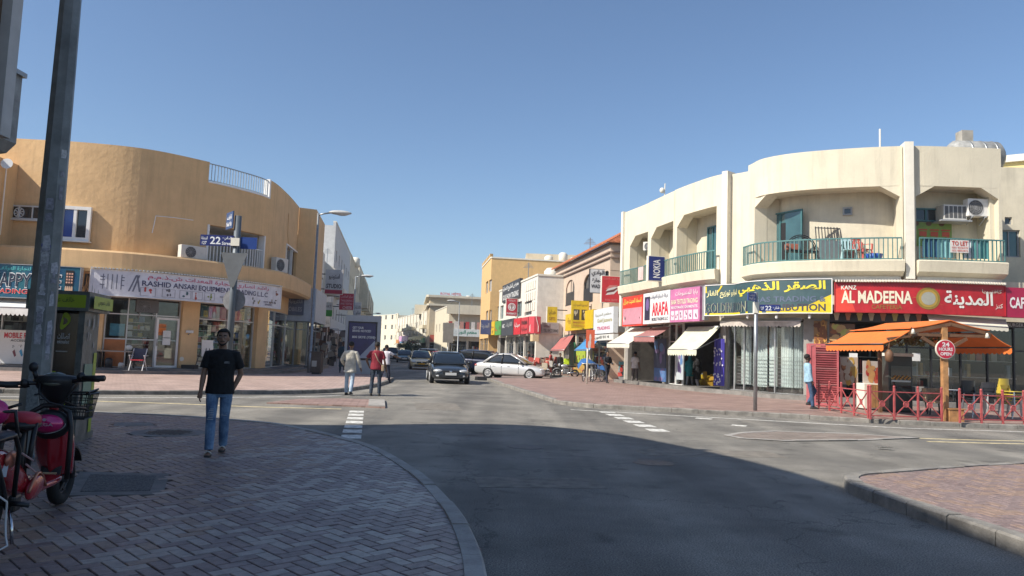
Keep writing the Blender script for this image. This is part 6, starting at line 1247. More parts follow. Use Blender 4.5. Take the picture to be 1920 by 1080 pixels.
for tx, z, h, l in (('GET YOUR', 2.45, 0.13, 0.6), ('BRAND NOTICED', 2.28, 0.13, 1.0), ('800 SKYE (7593)', 1.9, 0.17, 1.25)): mb = letter(MB(), tx, mp, 0.38, 0.38 + l, z, z + h, -0.04, 0.02); mb.build('lettering', paint(w8), t)
o = D(830, 642, 72); mp2 = flat_map(o, u3); t = thing('sign_board', 'plain grey back of a tall sign board on a pole by the parked cars', 'sign board', (o.x, o.y, 0)); mb = MB(); mb.loft([[mp2(a, b, d) for a, b in ((0, 0), (1.0, 0), (1.0, 1.9), (0, 1.9))] for d in (-0.06, 0.06)]); mb.build('board', mat('board_grey', (0.25, 0.23, 0.2), 0.7), t); MB().tube([mp2(0.5, 0, -0.13) * 1, V((mp2(0.5, 0, -0.13).x, mp2(0.5, 0, -.13).y, 0.0))], 0.05, 6).build('pole', M_STEEL, t); MB().tube([mp2(0.5, 0, -0.13), mp2(0.5, 1.9, -0.13)], 0.05, 6).build('brace', M_STEEL, t)
# ---- street name poles
def name_sign(t, o, u, L, Hh, c, items, nm='name_plate', bx=None):
    mp = flat_map(o, u); mb = MB(); mb.loft([[mp(a, b, d) for a, b in ((0, 0), (L, 0), (L, Hh), (0, Hh))] for d in (-0.03, 0)]); f = mb.build(nm, paint(c, 0.4), t)
    for it in items: mb = letter(MB(), it[0], mp, it[1] * L, it[2] * L, it[3] * Hh, it[4] * Hh, 0.006, 0.018); mb.build('lettering', paint((0.7, 0.72, 0.75)), f)
    return f
b = G(426, 741, 0.12); Yb = 22.6; b = D(424, 741, Yb); b.z = 0.12
t = thing('street_name_pole', 'grey pole with blue 22 Street plates and traffic sign backs behind the man', 'sign pole', b)
zt_ = D(448, 405, Yb).z; MB().tube([b, V((b.x, b.y, zt_))], 0.1, 12).build('pole', mat('pole_grey', (0.12, 0.14, 0.16), 0.5, 0.3, var=0.1), t)
zz = D(410, 462, Yb).z; ux = V((1, 0.02, 0)); bl = (0.012, 0.022, 0.13)
name_sign(t, V((b.x - 1.06, b.y - 0.13, zz)), ux, 1.0, 0.33, bl, [('22', 0.3, 0.62, 0.15, 0.85), ('شارع', 0.66, 0.97, 0.52, 0.9), ('Street', 0.66, 0.97, 0.1, 0.42), ('127', 0.06, 0.2, 0.1, 0.4), ('المنطقة', 0.03, 0.22, 0.55, 0.85)])
name_sign(t, V((b.x + 0.12, b.y - 0.02, zz - 0.05)), ux, 0.5, 0.36, (0.015, 0.05, 0.22), [])
MB().bx(b.x - 0.13, b.x + 0.13, b.y - 0.14, b.y - 0.1, zz + 0.02, zz + 0.26).build('clamp', M_FIN, t)
zz = D(430, 428, Yb).z; u = V((0.62, -0.78, 0)); name_sign(t, V((b.x - 0.5, b.y + 0.35, zz)), u, 0.62, 0.52, (0.03, 0.07, 0.17), [('نايف', 0.15, 0.85, 0.5, 0.85), ('Naif St', 0.12, 0.88, 0.15, 0.4)])
zz = D(440, 475, Yb).z; M_SB = mat('sign_back', (0.13, 0.14, 0.15), 0.6, 0.2, var=0.15); MB().ext([V((b.x - 0.4, b.y - 0.12, zz)), V((b.x + 0.4, b.y - 0.12, zz)), V((b.x + 0.05, b.y - 0.12, zz - 1.05)), V((b.x - 0.05, b.y - 0.12, zz - 1.05))], (0, -0.015, 0)).build('triangle_sign', M_SB, t)
MB().disc((b.x, b.y + 0.115, D(438, 563, Yb).z), 0.34, (0, -1, 0), 28).ext([V((b.x + 0.34 * math.cos(k * PI / 14), b.y + 0.12, D(438, 563, Yb).z + 0.34 * math.sin(k * PI / 14))) for k in range(28)], (0, 0.015, 0)).build('round_sign', mat('pale_sign_back', (0.28, 0.28, 0.29), 0.6, 0.2, var=0.3), t)
b = G(1416, 770, 0.12); t = thing('street_name_pole', 'thin grey pole with small blue 22 street plates in front of the gas shop', 'sign pole', b)
zt_ = D(1418, 548, b.y).z; MB().tube([b, V((b.x, b.y, zt_))], 0.055, 10).build('pole', M_STEEL, t); MB().bx(b.x - 0.07, b.x + 0.07, b.y - 0.07, b.y + 0.07, zt_ - 0.62, zt_ - 0.3).build('clamp', M_FIN, t)
name_sign(t, V((b.x - 0.33, b.y - 0.32, zt_ - 0.27)), V((0.75, 0.66, 0)), 0.42, 0.24, (0.03, 0.07, 0.28), [('نايف', 0.15, 0.85, 0.5, 0.85), ('Naif St', 0.1, 0.9, 0.12, 0.42)]); name_sign(t, V((b.x + 0.08, b.y - 0.07, zt_ - 0.56)), V((1, -0.25, 0)), 0.58, 0.19, (0.012, 0.025, 0.16), [('22', 0.28, 0.58, 0.15, 0.85), ('شارع', 0.64, 0.95, 0.2, 0.8), ('127', 0.05, 0.22, 0.25, 0.7)])
# ---- big lamp post in front of us with stickers
b = G(55, 856, 0.12); t = thing('lamp_post', 'big octagonal grey lamp post covered in torn stickers next to the red scooter', 'lamp post', b)
MB().tube([b, b + V((0, 0, 8))], [0.163, 0.098], 8).build('pole', mat('pole_paint', (0.20, 0.212, 0.208), 0.5, 0.2, var=0.3, scale=2.5, stain=0.5), t)
for o in t.children: o.data.polygons.foreach_set('use_smooth', [False] * len(o.data.polygons))
MB().cbx(b + V((0, 0, 0.02)), (0.6, 0.6, 0.04)).build('base_plate', M_STEEL, t)
def on_pole(a, z, wd, h, c, nm='sticker'):
    rr = (0.163 - 0.065 * z / 8) * math.cos(PI / 8) + 0.004; n = V((math.cos(a), math.sin(a), 0)); u = V((-n.y, n.x, 0)); o = b + n * rr + V((0, 0, z)); j = [R.uniform(-0.3, 0.3) * 0.03 for _ in range(8)]
    mb = MB(); mb.poly([o - u * wd / 2 + V((0, 0, j[0])), o + u * (wd / 2 + j[1]), o + u * (wd / 2 + j[2]) + V((0, 0, h * 0.6)), o + u * (wd / 3) + V((0, 0, h + j[3])), o - u * (wd / 2) + V((0, 0, h * 0.9 + j[4]))]); mb.build(nm, paint(c, 0.8, var=0.3, scale=30), t)
f0 = math.atan2(-b.y, -b.x)
fa = [math.atan2(math.sin(k * PI / 4 + PI / 8), math.cos(k * PI / 4 + PI / 8)) for k in range(8)]
_x = V((0, 0, 1)).cross(V((1, 0, 0)))
d8 = sorted([(abs(((a - f0 + PI) % (2 * PI)) - PI), a) for a in fa])[:3]
for k in range(46):
    a = d8[R.choice((0, 0, 1))][1]; z = R.choice((R.uniform(1.2, 2.5), R.uniform(1.4, 3.2), R.uniform(0.5, 3.4))); g = R.uniform(0.25, 0.5); on_pole(a, z, R.uniform(0.03, 0.09), R.uniform(0.03, 0.2), (g, g * 0.98, g * 0.98 + R.uniform(0, 0.05)))
on_pole(d8[0][1], 2.45, 0.1, 0.05, (0.1, 0.1, 0.3)); on_pole(d8[0][1], 2.38, 0.1, 0.04, (0.45, 0.45, 0.5)); on_pole(d8[1][1], 3.55, 0.07, 0.1, (0.5, 0.5, 0.5)); on_pole(d8[0][1], 0.35, 0.11, 0.75, (0.2, 0.21, 0.205), 'access_door')
# ---- phone booth
c0 = G(138, 832, 0.12); ru = V((-0.23, 0.97, 0)).normalized(); lu = V((-ru.y, ru.x, 0)); ln_ = -ru; rn_ = -lu
t = thing('phone_booth', 'black and lime telephone booth behind the big lamp post', 'phone booth', c0); hB = D(172, 548, c0.y).z - 0.12
PB = lambda a, b_, z: c0 + lu * (a * 0.64) + ru * b_ + V((0, 0, z))
def pbx(a0, a1, b0, b1, z0, z1, nm, m, **k): mb = MB(); mb.loft([[PB(a, bb, z) for a, bb in ((a0, b0), (a1, b0), (a1, b1), (a0, b1))] for z in (z0, z1)]); return mb.build(nm, m, t, **k)
M_LIME = mat('lime_panel', (0.32, 0.42, 0.02), 0.4, var=0.08); M_PBK = mat('booth_black', (0.012, 0.012, 0.013), 0.12, var=0); M_PG = mat('booth_grey', (0.16, 0.165, 0.15), 0.5, 0.2, var=0.3, scale=6)
pbx(0, 0.95, 0, 0.8, 0, 0.1, 'base', M_PG); pbx(0.9, 1.0, 0.02, 0.75, 0.1, hB - 0.26, 'rear_panel', M_PBK); pbx(0.06, 0.9, 0.70, 0.76, 0.1, hB - 0.26, 'side_panel', M_PBK)
pbx(-0.02, 0.1, -0.02, 0.62, 0.1, hB - 0.26, 'grey_pillar', M_PG); pbx(0.1, 0.5, 0.03, 0.06, 0.1, hB - 0.3, 'front_panel', M_PBK); pbx(0.505, 0.9, 0.03, 0.06, 0.1, hB - 0.3, 'front_panel', M_PBK)
pbx(-0.12, 1.05, -0.12, 0.85, hB - 0.26, hB, 'canopy', M_PG)
mpl = lambda u, v, d: c0 + lu * (1.0 - u) * 0.64 + ln_ * d + V((0, 0, v)); mpr = lambda u, v, d: c0 - lu * 0.02 * 0 + ru * u + rn_ * d + V((0, 0, v))
mb = MB(); rect(mb, mpl, 0.0, 1.06, hB - 0.22, hB - 0.05, 0.127); mb.build('lime_band', M_LIME, t); mb = MB(); rect(mb, mpr, -0.08, 0.8, hB - 0.22, hB - 0.05, 0.127); mb.build('lime_band', M_LIME, t)
for mpx, u in ((mpl, 0.3), (mpr, 0.1)): mb = letter(MB(), 'هاتف عمومي', mpx, u, u + 0.55, hB - 0.19, hB - 0.08, 0.131, 0.015); mb.build('lettering', paint((0.1, 0.14, 0.02)), t)
mb = MB()
for k in range(16): 
    a0, a1 = 2 * PI * k / 16, 2 * PI * (k + 1) / 16; f = lambda a, r: mpl(0.62 + r * math.cos(a) * 0.8 + 0.02 * math.cos(2 * a), 1.62 + r * math.sin(a), -0.024); mb.add([f(a0, 0.05), f(a1, 0.05), f(a1, 0.11 + 0.025 * math.sin(a1 * 2)), f(a0, 0.11 + 0.025 * math.sin(a0 * 2))], [(0, 1, 2, 3)])
mb.build('emblem', M_LIME, t)
for tx, z, h in (('اتصالات', 1.38, 0.08), ('etisalat', 1.32, 0.05)): mb = letter(MB(), tx, mpl, 0.51, 0.74, z, z + h, -0.024, 0.012); mb.build('lettering', paint((0.6, 0.6, 0.58)), t)
mb = MB(); rect(mb, mpl, 0.5, 0.72, 1.21, 1.22, -0.024); mb.build('line', paint((0.5, 0.5, 0.48)), t)
mb = MB(); blob(mb, mpl, [(0.2, 0.2), (0.62, 0.2), (0.75, 0.45), (0.78, 0.65), (0.7, 0.85), (0.52, 0.95), (0.2, 0.95)], -0.026); mb.build('lime_shape', M_LIME, t); mb = MB(); rect(mb, mpl, 0.3, 0.56, 0.4, 0.8, -0.02); mb.build('notice', paint((0.12, 0.14, 0.05)), t)
mb = MB(); rect(mb, mpr, 0.1, 0.45, 0.5, 1.05, 0.025); mb.build('notice', paint((0.2, 0.32, 0.22)), t)
mb = MB(); rect(mb, mpr, 0.47, 0.6, 0.1, 1.2, 0.024); mb.build('lime_strip', M_LIME, t)
for k in range(14):
    u, v = R.uniform(0.08, 0.5), R.uniform(1.0, 2.0); g = R.uniform(0.25, 0.5); mb = MB(); blob(mb, mpr, [(u, v), (u + R.uniform(.02, .06), v + .01), (u + .05, v + R.uniform(.04, .16)), (u + .01, v + R.uniform(.05, .2))], 0.026 + 0.0006 * k); mb.build('sticker_scrap', paint((g, g, g)), t)
# ================================================================ CAFE CORNER
def poster(pl, x0, x1, y0, y1, off, c, label, k=5, cols=(), cat='poster', name='poster', th=0.04):
    t, mp, L, Hh = psign(x0, x1, y0, y1, paint(c, 0.4) if isinstance(c, tuple) else c, label, off=off, th=th, pl=pl, name=name, cat=cat)
    for j, cc in enumerate(cols):
        mb = MB(); scribble(mb, mp, 0.15 * L, 0.85 * L, 0.12 * Hh, 0.88 * Hh, k, 0.006 + 0.006 * j); mb.build('food_picture', paint(cc, 0.5), t)
    return t, mp, L, Hh
t, mp, L, Hh = poster(PR, 1526, 1551, 602, 656, 0.05, (0.3, 0.16, 0.06), 'tall kebab spit poster on the pier left of the cafe', 9, ((0.4, 0.2, 0.05), (0.14, 0.05, 0.02), (0.6, 0.3, 0.06), (0.2, 0.07, 0.02)))
t, mp, L, Hh = psign(1556, 1740, 583, 604, mat('band_black', (0.03, 0.018, 0.012), 0.4, var=0), 'dark band with pale ice cream cups under the red cafe sign', off=0.3, th=0.08)
for k in range(8):
    u = (k + 0.6) / 8.4 * L; mb = MB(); blob(mb, mp, [(u - 0.09, 0.62 * Hh), (u + 0.09, 0.62 * Hh), (u + 0.05, 0.12 * Hh), (u - 0.05, 0.12 * Hh)]); oval(mb, mp, u, 0.68 * Hh, 0.11, 0.16 * Hh, 0.012, 10); mb.build('cup_picture', paint(((0.55, 0.45, 0.3), (0.5, 0.2, 0.1), (0.5, 0.4, 0.12))[k % 3]), t)
poster(PR, 1555, 1603, 607, 641, 0.02, (0.16, 0.07, 0.03), 'burger poster at the left of the cafe front', 5, ((0.55, 0.34, 0.12), (0.3, 0.1, 0.03), (0.45, 0.42, 0.1), (0.5, 0.3, 0.12)))
fgl = glazing(cb, [gs(1660), gs(1700), gs(1745), gs(1800), gs(1850), gs(1900), gs(1945)], [zf2, 2.3, 3.28], GR + 0.02, pl=PR, mf=M_BLK)
t, mp, L, Hh = psign(1884, 1930, 604, 615, mat('band_black', (0.03, 0.018, 0.012), 0.4, var=0), 'black strip reading BURGER at the right edge of the cafe', off=0.3, th=0.08); write(t, [('BURGER', (0.45, 0.42, 0.36), 0.1, 0.75, 0.2, 0.8)], mp, L, Hh)
for px, py in ((1718, 668), (1772, 695), (1600, 668)): 
    s_, z = PR.hit(px, py, GR + 0.1); mb = MB(); PR.band(mb, s_ - 0.15, s_ + 0.15, z - 0.18, z + 0.12, GR + 0.09, GR + 0.1); mb.build('paper_notice', paint((0.6, 0.6, 0.58)), None, {1718: 'white notice on the dark cafe glass behind the lantern', 1772: 'white notice on the cafe glass behind the wooden post', 1600: 'white notice on the cafe front above the food boards'}[px], 'notice', org=PR.pos(s_, z, GR))
# ---- orange canopy
Yc = 20.5; ax = D(1782, 601, Yc); lx = D(1706, 616, Yc); rx = D(1856, 620, Yc)
M_OG = mat('orange_canvas', (0.70, 0.17, 0.03), 0.75, var=0.08); M_WD = mat('pale_wood', (0.42, 0.22, 0.09), 0.6, var=0.25, scale=6); M_WDD = mat('dark_wood', (0.16, 0.08, 0.04), 0.6, var=0.2)
cn = thing('canopy', 'orange canvas gable canopy with drop awnings in front of the cafe', 'canopy', (ax.x, ax.y + 1.3, 0.12))
bk = V((S.x, S.y, 0)) * 2.75; up = V((0, 0, 0.02))
for a, b in ((lx, ax), (ax, rx)):
    mb = MB(); n = 6; mb.loft([[a.lerp(b, k / n) + V((0, 0, -0.03 * math.sin(PI * k / n))), a.lerp(b, k / n) + V((0, 0, -0.03 * math.sin(PI * k / n))) + bk, a.lerp(b, k / n) + bk + up + V((0, 0, -0.03 * math.sin(PI * k / n))), a.lerp(b, k / n) + up + V((0, 0, -0.03 * math.sin(PI * k / n)))] for k in range(n + 1)]); mb.build('roof_cloth', M_OG, cn)
ldn, rdn = D(1656, 645, Yc - 0.05), D(1897, 651, Yc - 0.05)
for a, b in ((lx, ldn), (rx, rdn)):
    a = a - V((0, 0, 0.07)); mb = MB(); n = 6; sg = lambda k: V((0, 0, -0.035 * math.sin(PI * k / n)))
    mb.loft([[a.lerp(b, k / n) + sg(k), a.lerp(b, k / n) + bk + sg(k), a.lerp(b, k / n) + bk + up + sg(k), a.lerp(b, k / n) + up + sg(k)] for k in range(n + 1)]); mb.build('drop_awning', M_OG, cn)
    flap_edge(b - V((0, 0, 0.03)), b + bk - V((0, 0, 0.03)), 0.17, 16, V((0.008, 0, 0))).build('valance', M_OG, cn)
    mb = MB(); mb.tube([b, b + bk], 0.025, 6); mb.build('front_bar', M_BLK, cn)
for q in (V((0, 0, 0)), bk):
    mb = MB(); mb.bar(lx + q - V((0, 0, 0.1)), ax + q - V((0, 0, 0.1)), 0.07, 0.09); mb.bar(rx + q - V((0, 0, 0.1)), ax + q - V((0, 0, 0.1)), 0.07, 0.09); mb.build('gable_beam', M_WDD, cn); mb = MB(); mb.bar(lx + q - V((0, 0, 0.16)), rx + q - V((0, 0, 0.16)), 0.06, 0.08); mb.build('tie_beam', M_WDD, cn)
for a in (lx, ax, rx): mb = MB(); mb.bar(a - V((0, 0, 0.12)), a + bk - V((0, 0, 0.12)), 0.07, 0.09); mb.build('long_beam', M_WDD, cn)
pb = D(1772, 785, Yc); pb.z = 0.12
for q, hw, wm in ((V((0, 0, 0)), 0.07, M_WD), (bk, 0.045, M_WDD)):
    mb = MB(); mb.bx(pb.x + q.x - hw, pb.x + q.x + hw, pb.y + q.y - hw, pb.y + q.y + hw, 0.12, ax.z - 0.2); mb.build('post', wm, cn)
    for sx in (-1, 1): mb = MB(); p = V((pb.x + q.x, pb.y + q.y, 2.0)); mb.bar(p, V((p.x + sx * 0.62, p.y, lx.z - 0.22)), 0.07, 0.09); mb.build('brace', M_WDD, cn)
mb = MB(); mb.bx(pb.x + 0.03, pb.x + 0.42, pb.y - 0.17, pb.y + 0.2, 0.12, 0.44); mb.bx(pb.x + 0.0, pb.x + 0.45, pb.y - 0.19, pb.y + 0.22, 0.441, 0.47); mb.build('post_box', M_WD, cn)
for px, py in ((1712, 622), (1851, 630)):
    p = D(px, py, Yc - 0.1); t = thing('lamp', 'white spot lamp on the ' + ('left' if px < 1800 else 'right') + ' front corner of the orange canopy', 'lamp', p); MB().lathe([(0.01, 0.08), (0.03, 0.06), (0.06, -0.06), (0.01, -0.05)], 10, p).build('shade', M_FIN, t); MB().tube([p + V((0, 0, 0.05)), p + V((0, 0.08, 0.12))], 0.012, 5).build('stem', M_BLK, t)
p = D(1667, 668, Yc); t = thing('lantern', 'dark hanging lantern under the left side of the orange canopy', 'lantern', p); MB().lathe([(0.01, 0.2), (0.05, 0.17), (0.12, 0.08), (0.1, -0.12), (0.03, -0.16)], 8, p).build('shade', M_WDD, t); MB().tube([p + V((0, 0, 0.18)), V((p.x, p.y, lx.z - 0.3))], 0.03, 6).build('hanger', M_WDD, t)
MB().bar(V((p.x - 0.05, p.y, lx.z - 0.3)), V((lx.x + 0.1, p.y + 0.05, lx.z - 0.2)), 0.06).build('bracket', M_WDD, t)
# foliage garland under the ridge
mb = MB()
for k in range(160):
    c = (lx.lerp(rx, R.uniform(0.08, 0.75)) + bk * R.uniform(0.3, 0.7)) + V((0, 0, R.uniform(-0.42, -0.2))); a = V((R.gauss(0, 1), R.gauss(0, 1), R.gauss(0, 1))).normalized(); u = a.orthogonal().normalized() * 0.09; v = a.cross(u) * 0.5; mb.poly([c - u, c + v, c + u, c - v])
mb.build('garland', mat('dry_garland', (0.16, 0.15, 0.06), 0.8, var=0.5, scale=6), None, 'dry leafy garland hanging under the orange canopy', 'garland', kind='stuff')
sg = D(1773, 655, Yc - 0.12); t = thing('round_sign', 'round red sign reading 24 HOURS OPEN on the wooden canopy post', 'sign', sg); r_ = 0.262
mb = MB(); mb.ext([sg + V((r_ * math.cos(2 * PI * k / 32), 0, r_ * math.sin(2 * PI * k / 32))) for k in range(32)], (0, 0.05, 0)); mb.build('disc', M_FIN, t)
mb = MB(); mb.disc(sg + V((0, -0.006, 0)), r_ * 0.93, (0, -1, 0), 32); mb.build('red_face', paint((0.5, 0.02, 0.05)), t)
mps = flat_map(sg, V((1, 0, 0)))
for tx, a, b, c, d in (('24', -0.1, 0.1, 0.075, 0.19), ('HOURS', -0.19, 0.19, -0.045, 0.05), ('OPEN', -0.15, 0.15, -0.17, -0.08)): mb = letter(MB(), tx, mps, a, b, c, d, 0.012, 0.03); mb.build('lettering', paint((0.75, 0.72, 0.7)), t)
# ---- red fence with crossed bars and rings
M_FR = mat('fence_red', (0.42, 0.085, 0.085), 0.5, var=0.2, scale=8)
def red_fence(pts, n, label):
    pl = Plan(pts); st = pl.L / n; t = thing('fence', label, 'fence', pl.pos(pl.L / 2, 0.12), 'red fences of the cafe'); zb_, zt_ = 0.22, 0.86
    for k in range(n + 1):
        p = pl.pos(k * st, 0.12); mb = MB(); mb.bx(p.x - 0.022, p.x + 0.022, p.y - 0.022, p.y + 0.022, 0.12, 0.98); mb.ell((p.x, p.y, 1.0), (0.035, 0.035, 0.035), 8, 6); mb.build('post', M_FR, t)
    for k in range(n):
        a, b = pl.pos(k * st + 0.024, 0), pl.pos((k + 1) * st - 0.024, 0); c = (a + b) / 2; zc = (zb_ + zt_) / 2; c.z = zc; u = (b - a).normalized()
        A = lambda q, z: V((q.x, q.y, z))
        for z in (zb_, zt_): mb = MB(); mb.bar(A(a, z), A(b, z), 0.028); mb.build('rail', M_FR, t)
        for z0_, z1_ in ((zb_ + .015, zt_ - .015), (zt_ - .015, zb_ + .015)):
            for p, q in ((A(a, z0_), c), (c, A(b, z1_))): mb = MB(); d = (q - p).normalized(); mb.bar(p + d * (0.07 if p is c else 0), q - d * (0.07 if q is c else 0), 0.022); mb.build('cross_bar', M_FR, t)
        mb = MB(); mb.tube([c + u * 0.07 * math.cos(2 * PI * i / 16) + V((0, 0, 0.07 * math.sin(2 * PI * i / 16))) for i in range(17)], 0.016, 5); mb.build('ring', M_FR, t); nn = V((u.y, -u.x, 0)); mb = MB(); mb.ext([c + u * 0.05 * math.cos(2 * PI * i / 10) + V((0, 0, 0.05 * math.sin(2 * PI * i / 10))) for i in range(10)], nn * 0.01); mb.build('disc', M_FR, t)
f_ = lambda x, y: tuple(G(x, y, 0.12).xy)
red_fence([f_(1535, 766), f_(1628, 785)], 4, 'red crossed bar fence running back beside the red louvre shutter')
red_fence([f_(1632, 786), f_(1766, 790)], 3, 'red crossed bar fence along the kerb left of the wooden post')
red_fence([f_(1800, 793), f_(1960, 797)], 4, 'red crossed bar fence along the kerb right of the wooden post')
# ---- red louvre shutter
p = G(1517, 760, 0.12); u = V((0.975, -0.2, 0)).normalized(); n = V((u.y, -u.x, 0)); mp = flat_map(p, u)
M_LV = mat('shutter_pink_red', (0.5, 0.13, 0.14), 0.5, var=0.15); t = thing('louvre_shutter', 'pinkish red louvred shutter cabinet beside the cafe fence', 'shutter', p)
def bxl(x0, x1, z0, z1, d0, d1, nm, m): mb = MB(); mb.loft([[mp(a, b, d) for a, b in ((x0, z0), (x1, z0), (x1, z1), (x0, z1))] for d in (d0, d1)]); return mb.build(nm, m, t)
Hs = 2.12
bxl(0, 0.07, 0, Hs, -0.5, 0, 'post', M_LV); bxl(0.16, 0.22, 0, Hs, -0.06, 0.0, 'post', M_LV); bxl(0.9, 0.96, 0, Hs, -0.5, 0, 'post', M_LV); bxl(0.071, 0.899, Hs - 0.07, Hs, -0.06, 0.004, 'rail', M_LV); bxl(0.071, 0.899, 0.02, 0.1, -0.06, 0.004, 'rail', M_LV); bxl(0.06, 0.9, 0.1, Hs - 0.08, -0.5, -0.45, 'back', M_LV); bxl(0.072, 0.158, 0.1, Hs - 0.08, -0.05, -0.02, 'side_panel', M_LV)
for k in range(24):
    z = 0.13 + k * 0.078; mb = MB(); mb.loft([[mp(a, z, -0.05), mp(a, z + 0.012, -0.05), mp(a, z + 0.07, -0.006), mp(a, z + 0.058, -0.004)] for a in (0.222, 0.898)]); mb.build('slat', M_LV if k % 7 else paint((0.55, 0.25, 0.24)), t)
# ---- counters, fridge, food boards
def box_thing(name, label, cat, px, py, wd, dp, h, m, z0=0.12, ang=0.0, bev=0.015):
    p = G(px, py, z0); t = thing(name, label, cat, p, local=True, rz=ang); MB().bx(-wd / 2, wd / 2, -dp / 2, dp / 2, 0.04, h).build('body', m, t, bevel=bev); MB().bx(-wd / 2 + 0.03, wd / 2 - 0.03, -dp / 2 + 0.03, dp / 2 - 0.03, 0, 0.04).build('foot', M_BLK, t); return t, p
t, p = box_thing('serving_counter', 'wooden serving counter with a red meat board on it under the orange canopy', 'counter', 1633, 768, 0.7, 0.55, 0.85, M_FIN)
for k in range(7): MB().bx(-0.24 + 0.085 * k, -0.165 + 0.085 * k, -0.3, -0.277, 0.08, 0.82).build('plank', M_WD, t)
mpf = lambda x, z: flat_map(p + V((x, -0.2, z)), V((1, 0, 0)))
tb2 = thing('food_board', 'red and white meat poster board standing on the wooden counter', 'board', p + V((0, 0, 0.86))); m_ = flat_map(p + V((-0.3, -0.1, 0.86)), V((1, 0.1, 0)))
mb = MB(); mb.loft([[m_(a, b, d) for a, b in ((0, 0), (0.62, 0), (0.62, 0.72), (0, 0.72))] for d in (-0.02, 0)]); mb.build('board', paint((0.6, 0.52, 0.46)), tb2)
for c in ((0.5, 0.1, 0.06), (0.42, 0.04, 0.04), (0.55, 0.3, 0.12)): mb = MB(); scribble(mb, m_, 0.12, 0.52, 0.08, 0.64, 8, 0.006 + c[1] * 0.01); mb.build('food_picture', paint(c), tb2)
p2 = G(1592, 762, 0.12); tb3 = thing('food_board', 'tall kebab poster board left of the wooden counter', 'board', p2); m_ = flat_map(p2 + V((-0.3, 0, 0.75)), V((1, -0.05, 0)))
mb = MB(); mb.loft([[m_(a, b, d) for a, b in ((0, 0), (0.6, 0), (0.6, 0.95), (0, 0.95))] for d in (-0.02, 0)]); mb.build('board', paint((0.5, 0.38, 0.28)), tb3)
for c in ((0.4, 0.16, 0.05), (0.5, 0.3, 0.06), (0.2, 0.07, 0.03), (0.5, 0.42, 0.3)): mb = MB(); scribble(mb, m_, 0.1, 0.5, 0.1, 0.85, 8, 0.006 + c[1] * 0.01); mb.build('food_picture', paint(c), tb3)
mb = MB()
for a in (0.05, 0.55): mb.bar(m_(a, 0, -0.03), m_(a, -0.75, 0.0), 0.04)
mb.build('stand', M_BLK, tb3)
t, p = box_thing('display_fridge', 'dark green display fridge with lit looking pastries under the canopy', 'fridge', 1680, 772, 0.75, 0.6, 1.75, mat('fridge_dark', (0.05, 0.06, 0.055), 0.35, var=0.05))
MB().bx(-0.32, 0.32, -0.32, -0.302, 0.75, 1.45).build('pane', M_DG, t); MB().bx(-0.3, 0.3, -0.325, -0.321, 0.95, 1.0).build('shelf', M_ALU, t)
mb = MB()
for k in range(14): mb.ell((-0.27 + 0.042 * k, -0.34, 1.05 + 0.04 * (k % 3)), (0.035, 0.02, 0.03), 7, 5)
mb.build('pastries', paint((0.5, 0.28, 0.07)), t, kind='stuff'); MB().bx(-0.4, 0.4, -0.33, 0.3, 1.752, 1.85).build('top', M_FIN, t)
for k, (px, py, wd, h, c, lb) in enumerate(((1575, 745, 1.0, 1.0, (0.1, 0.07, 0.05), 'dark low cupboard behind the food boards'), (1735, 752, 1.1, 1.0, (0.05, 0.045, 0.04), 'black bar counter inside the canopy right of the fridge'), (1815, 752, 1.4, 1.0, (0.12, 0.06, 0.04), 'dark brown counter behind the stacked chairs'))):
    t, p = box_thing('counter', lb, 'counter', px, py, wd, 0.6, h, paint(c, 0.4))
    MB().bx(-wd / 2 - 0.03, wd / 2 + 0.03, -0.33, 0.33, h + 0.001, h + 0.04).build('top', paint((0.2, 0.18, 0.16), 0.2), t)
    mb = MB()
    for i in range(9): mb.cm = i % 3; mb.bx(-wd / 2 + i * wd / 9, -wd / 2 + (i + 0.7) * wd / 9, -0.28, -0.1, h + 0.042, h + R.uniform(0.12, 0.32))
    mb.build('goods', [paint((0.5, 0.35, 0.12)), paint((0.4, 0.06, 0.04)), paint((0.5, 0.48, 0.42))], t, kind='stuff')
def tub_chair(px, py, c, label, rz=0.0):
    p = G(px, py, 0.12); t = thing('wicker_chair', label, 'chair', p, 'cafe tub chairs', local=True, rz=rz); m = mat('wicker_%d' % int(c[0] * 100), c, 0.8, var=0.3, scale=25, bump=0.5, bscale=80)
    mb = MB(); prof = []; 
    mb.loft([[V((r * math.cos(a), r * math.sin(a), z)) for r, z in ((0.26, 0.36), (0.30, 0.36), (0.35, 0.80), (0.30, 0.80))] for a in [rad(-35) + rad(250) * k / 16 for k in range(17)]]); mb.build('shell', m, t); MB().lathe([(0.001, 0.36), (0.26, 0.36), (0.26, 0.43), (0.001, 0.44)], 14).build('seat', m, t)
    for a in (45, 135, 225, 315): mb = MB(); mb.bar(V((0.2 * math.cos(rad(a)), 0.2 * math.sin(rad(a)), 0.36)), V((0.24 * math.cos(rad(a)), 0.24 * math.sin(rad(a)), 0)), 0.035); mb.build('leg', M_BLK, t)
tub_chair(1722, 771, (0.16, 0.15, 0.14), 'grey wicker tub chair behind the red fence', 0.2); tub_chair(1753, 778, (0.5, 0.38, 0.24), 'beige wicker tub chair beside the wooden post', -0.3)
t = thing('cafe_table', 'small white topped table just right of the wooden post', 'table', G(1795, 775, 0.12), local=True); MB().lathe([(0.001, 0.72), (0.36, 0.72), (0.36, 0.75), (0.001, 0.75)], 20).build('top', M_WF, t); MB().lathe([(0.001, 0), (0.2, 0), (0.18, 0.03), (0.03, 0.05), (0.03, 0.72), (0.001, 0.72)], 12).build('stem', M_BLK, t)
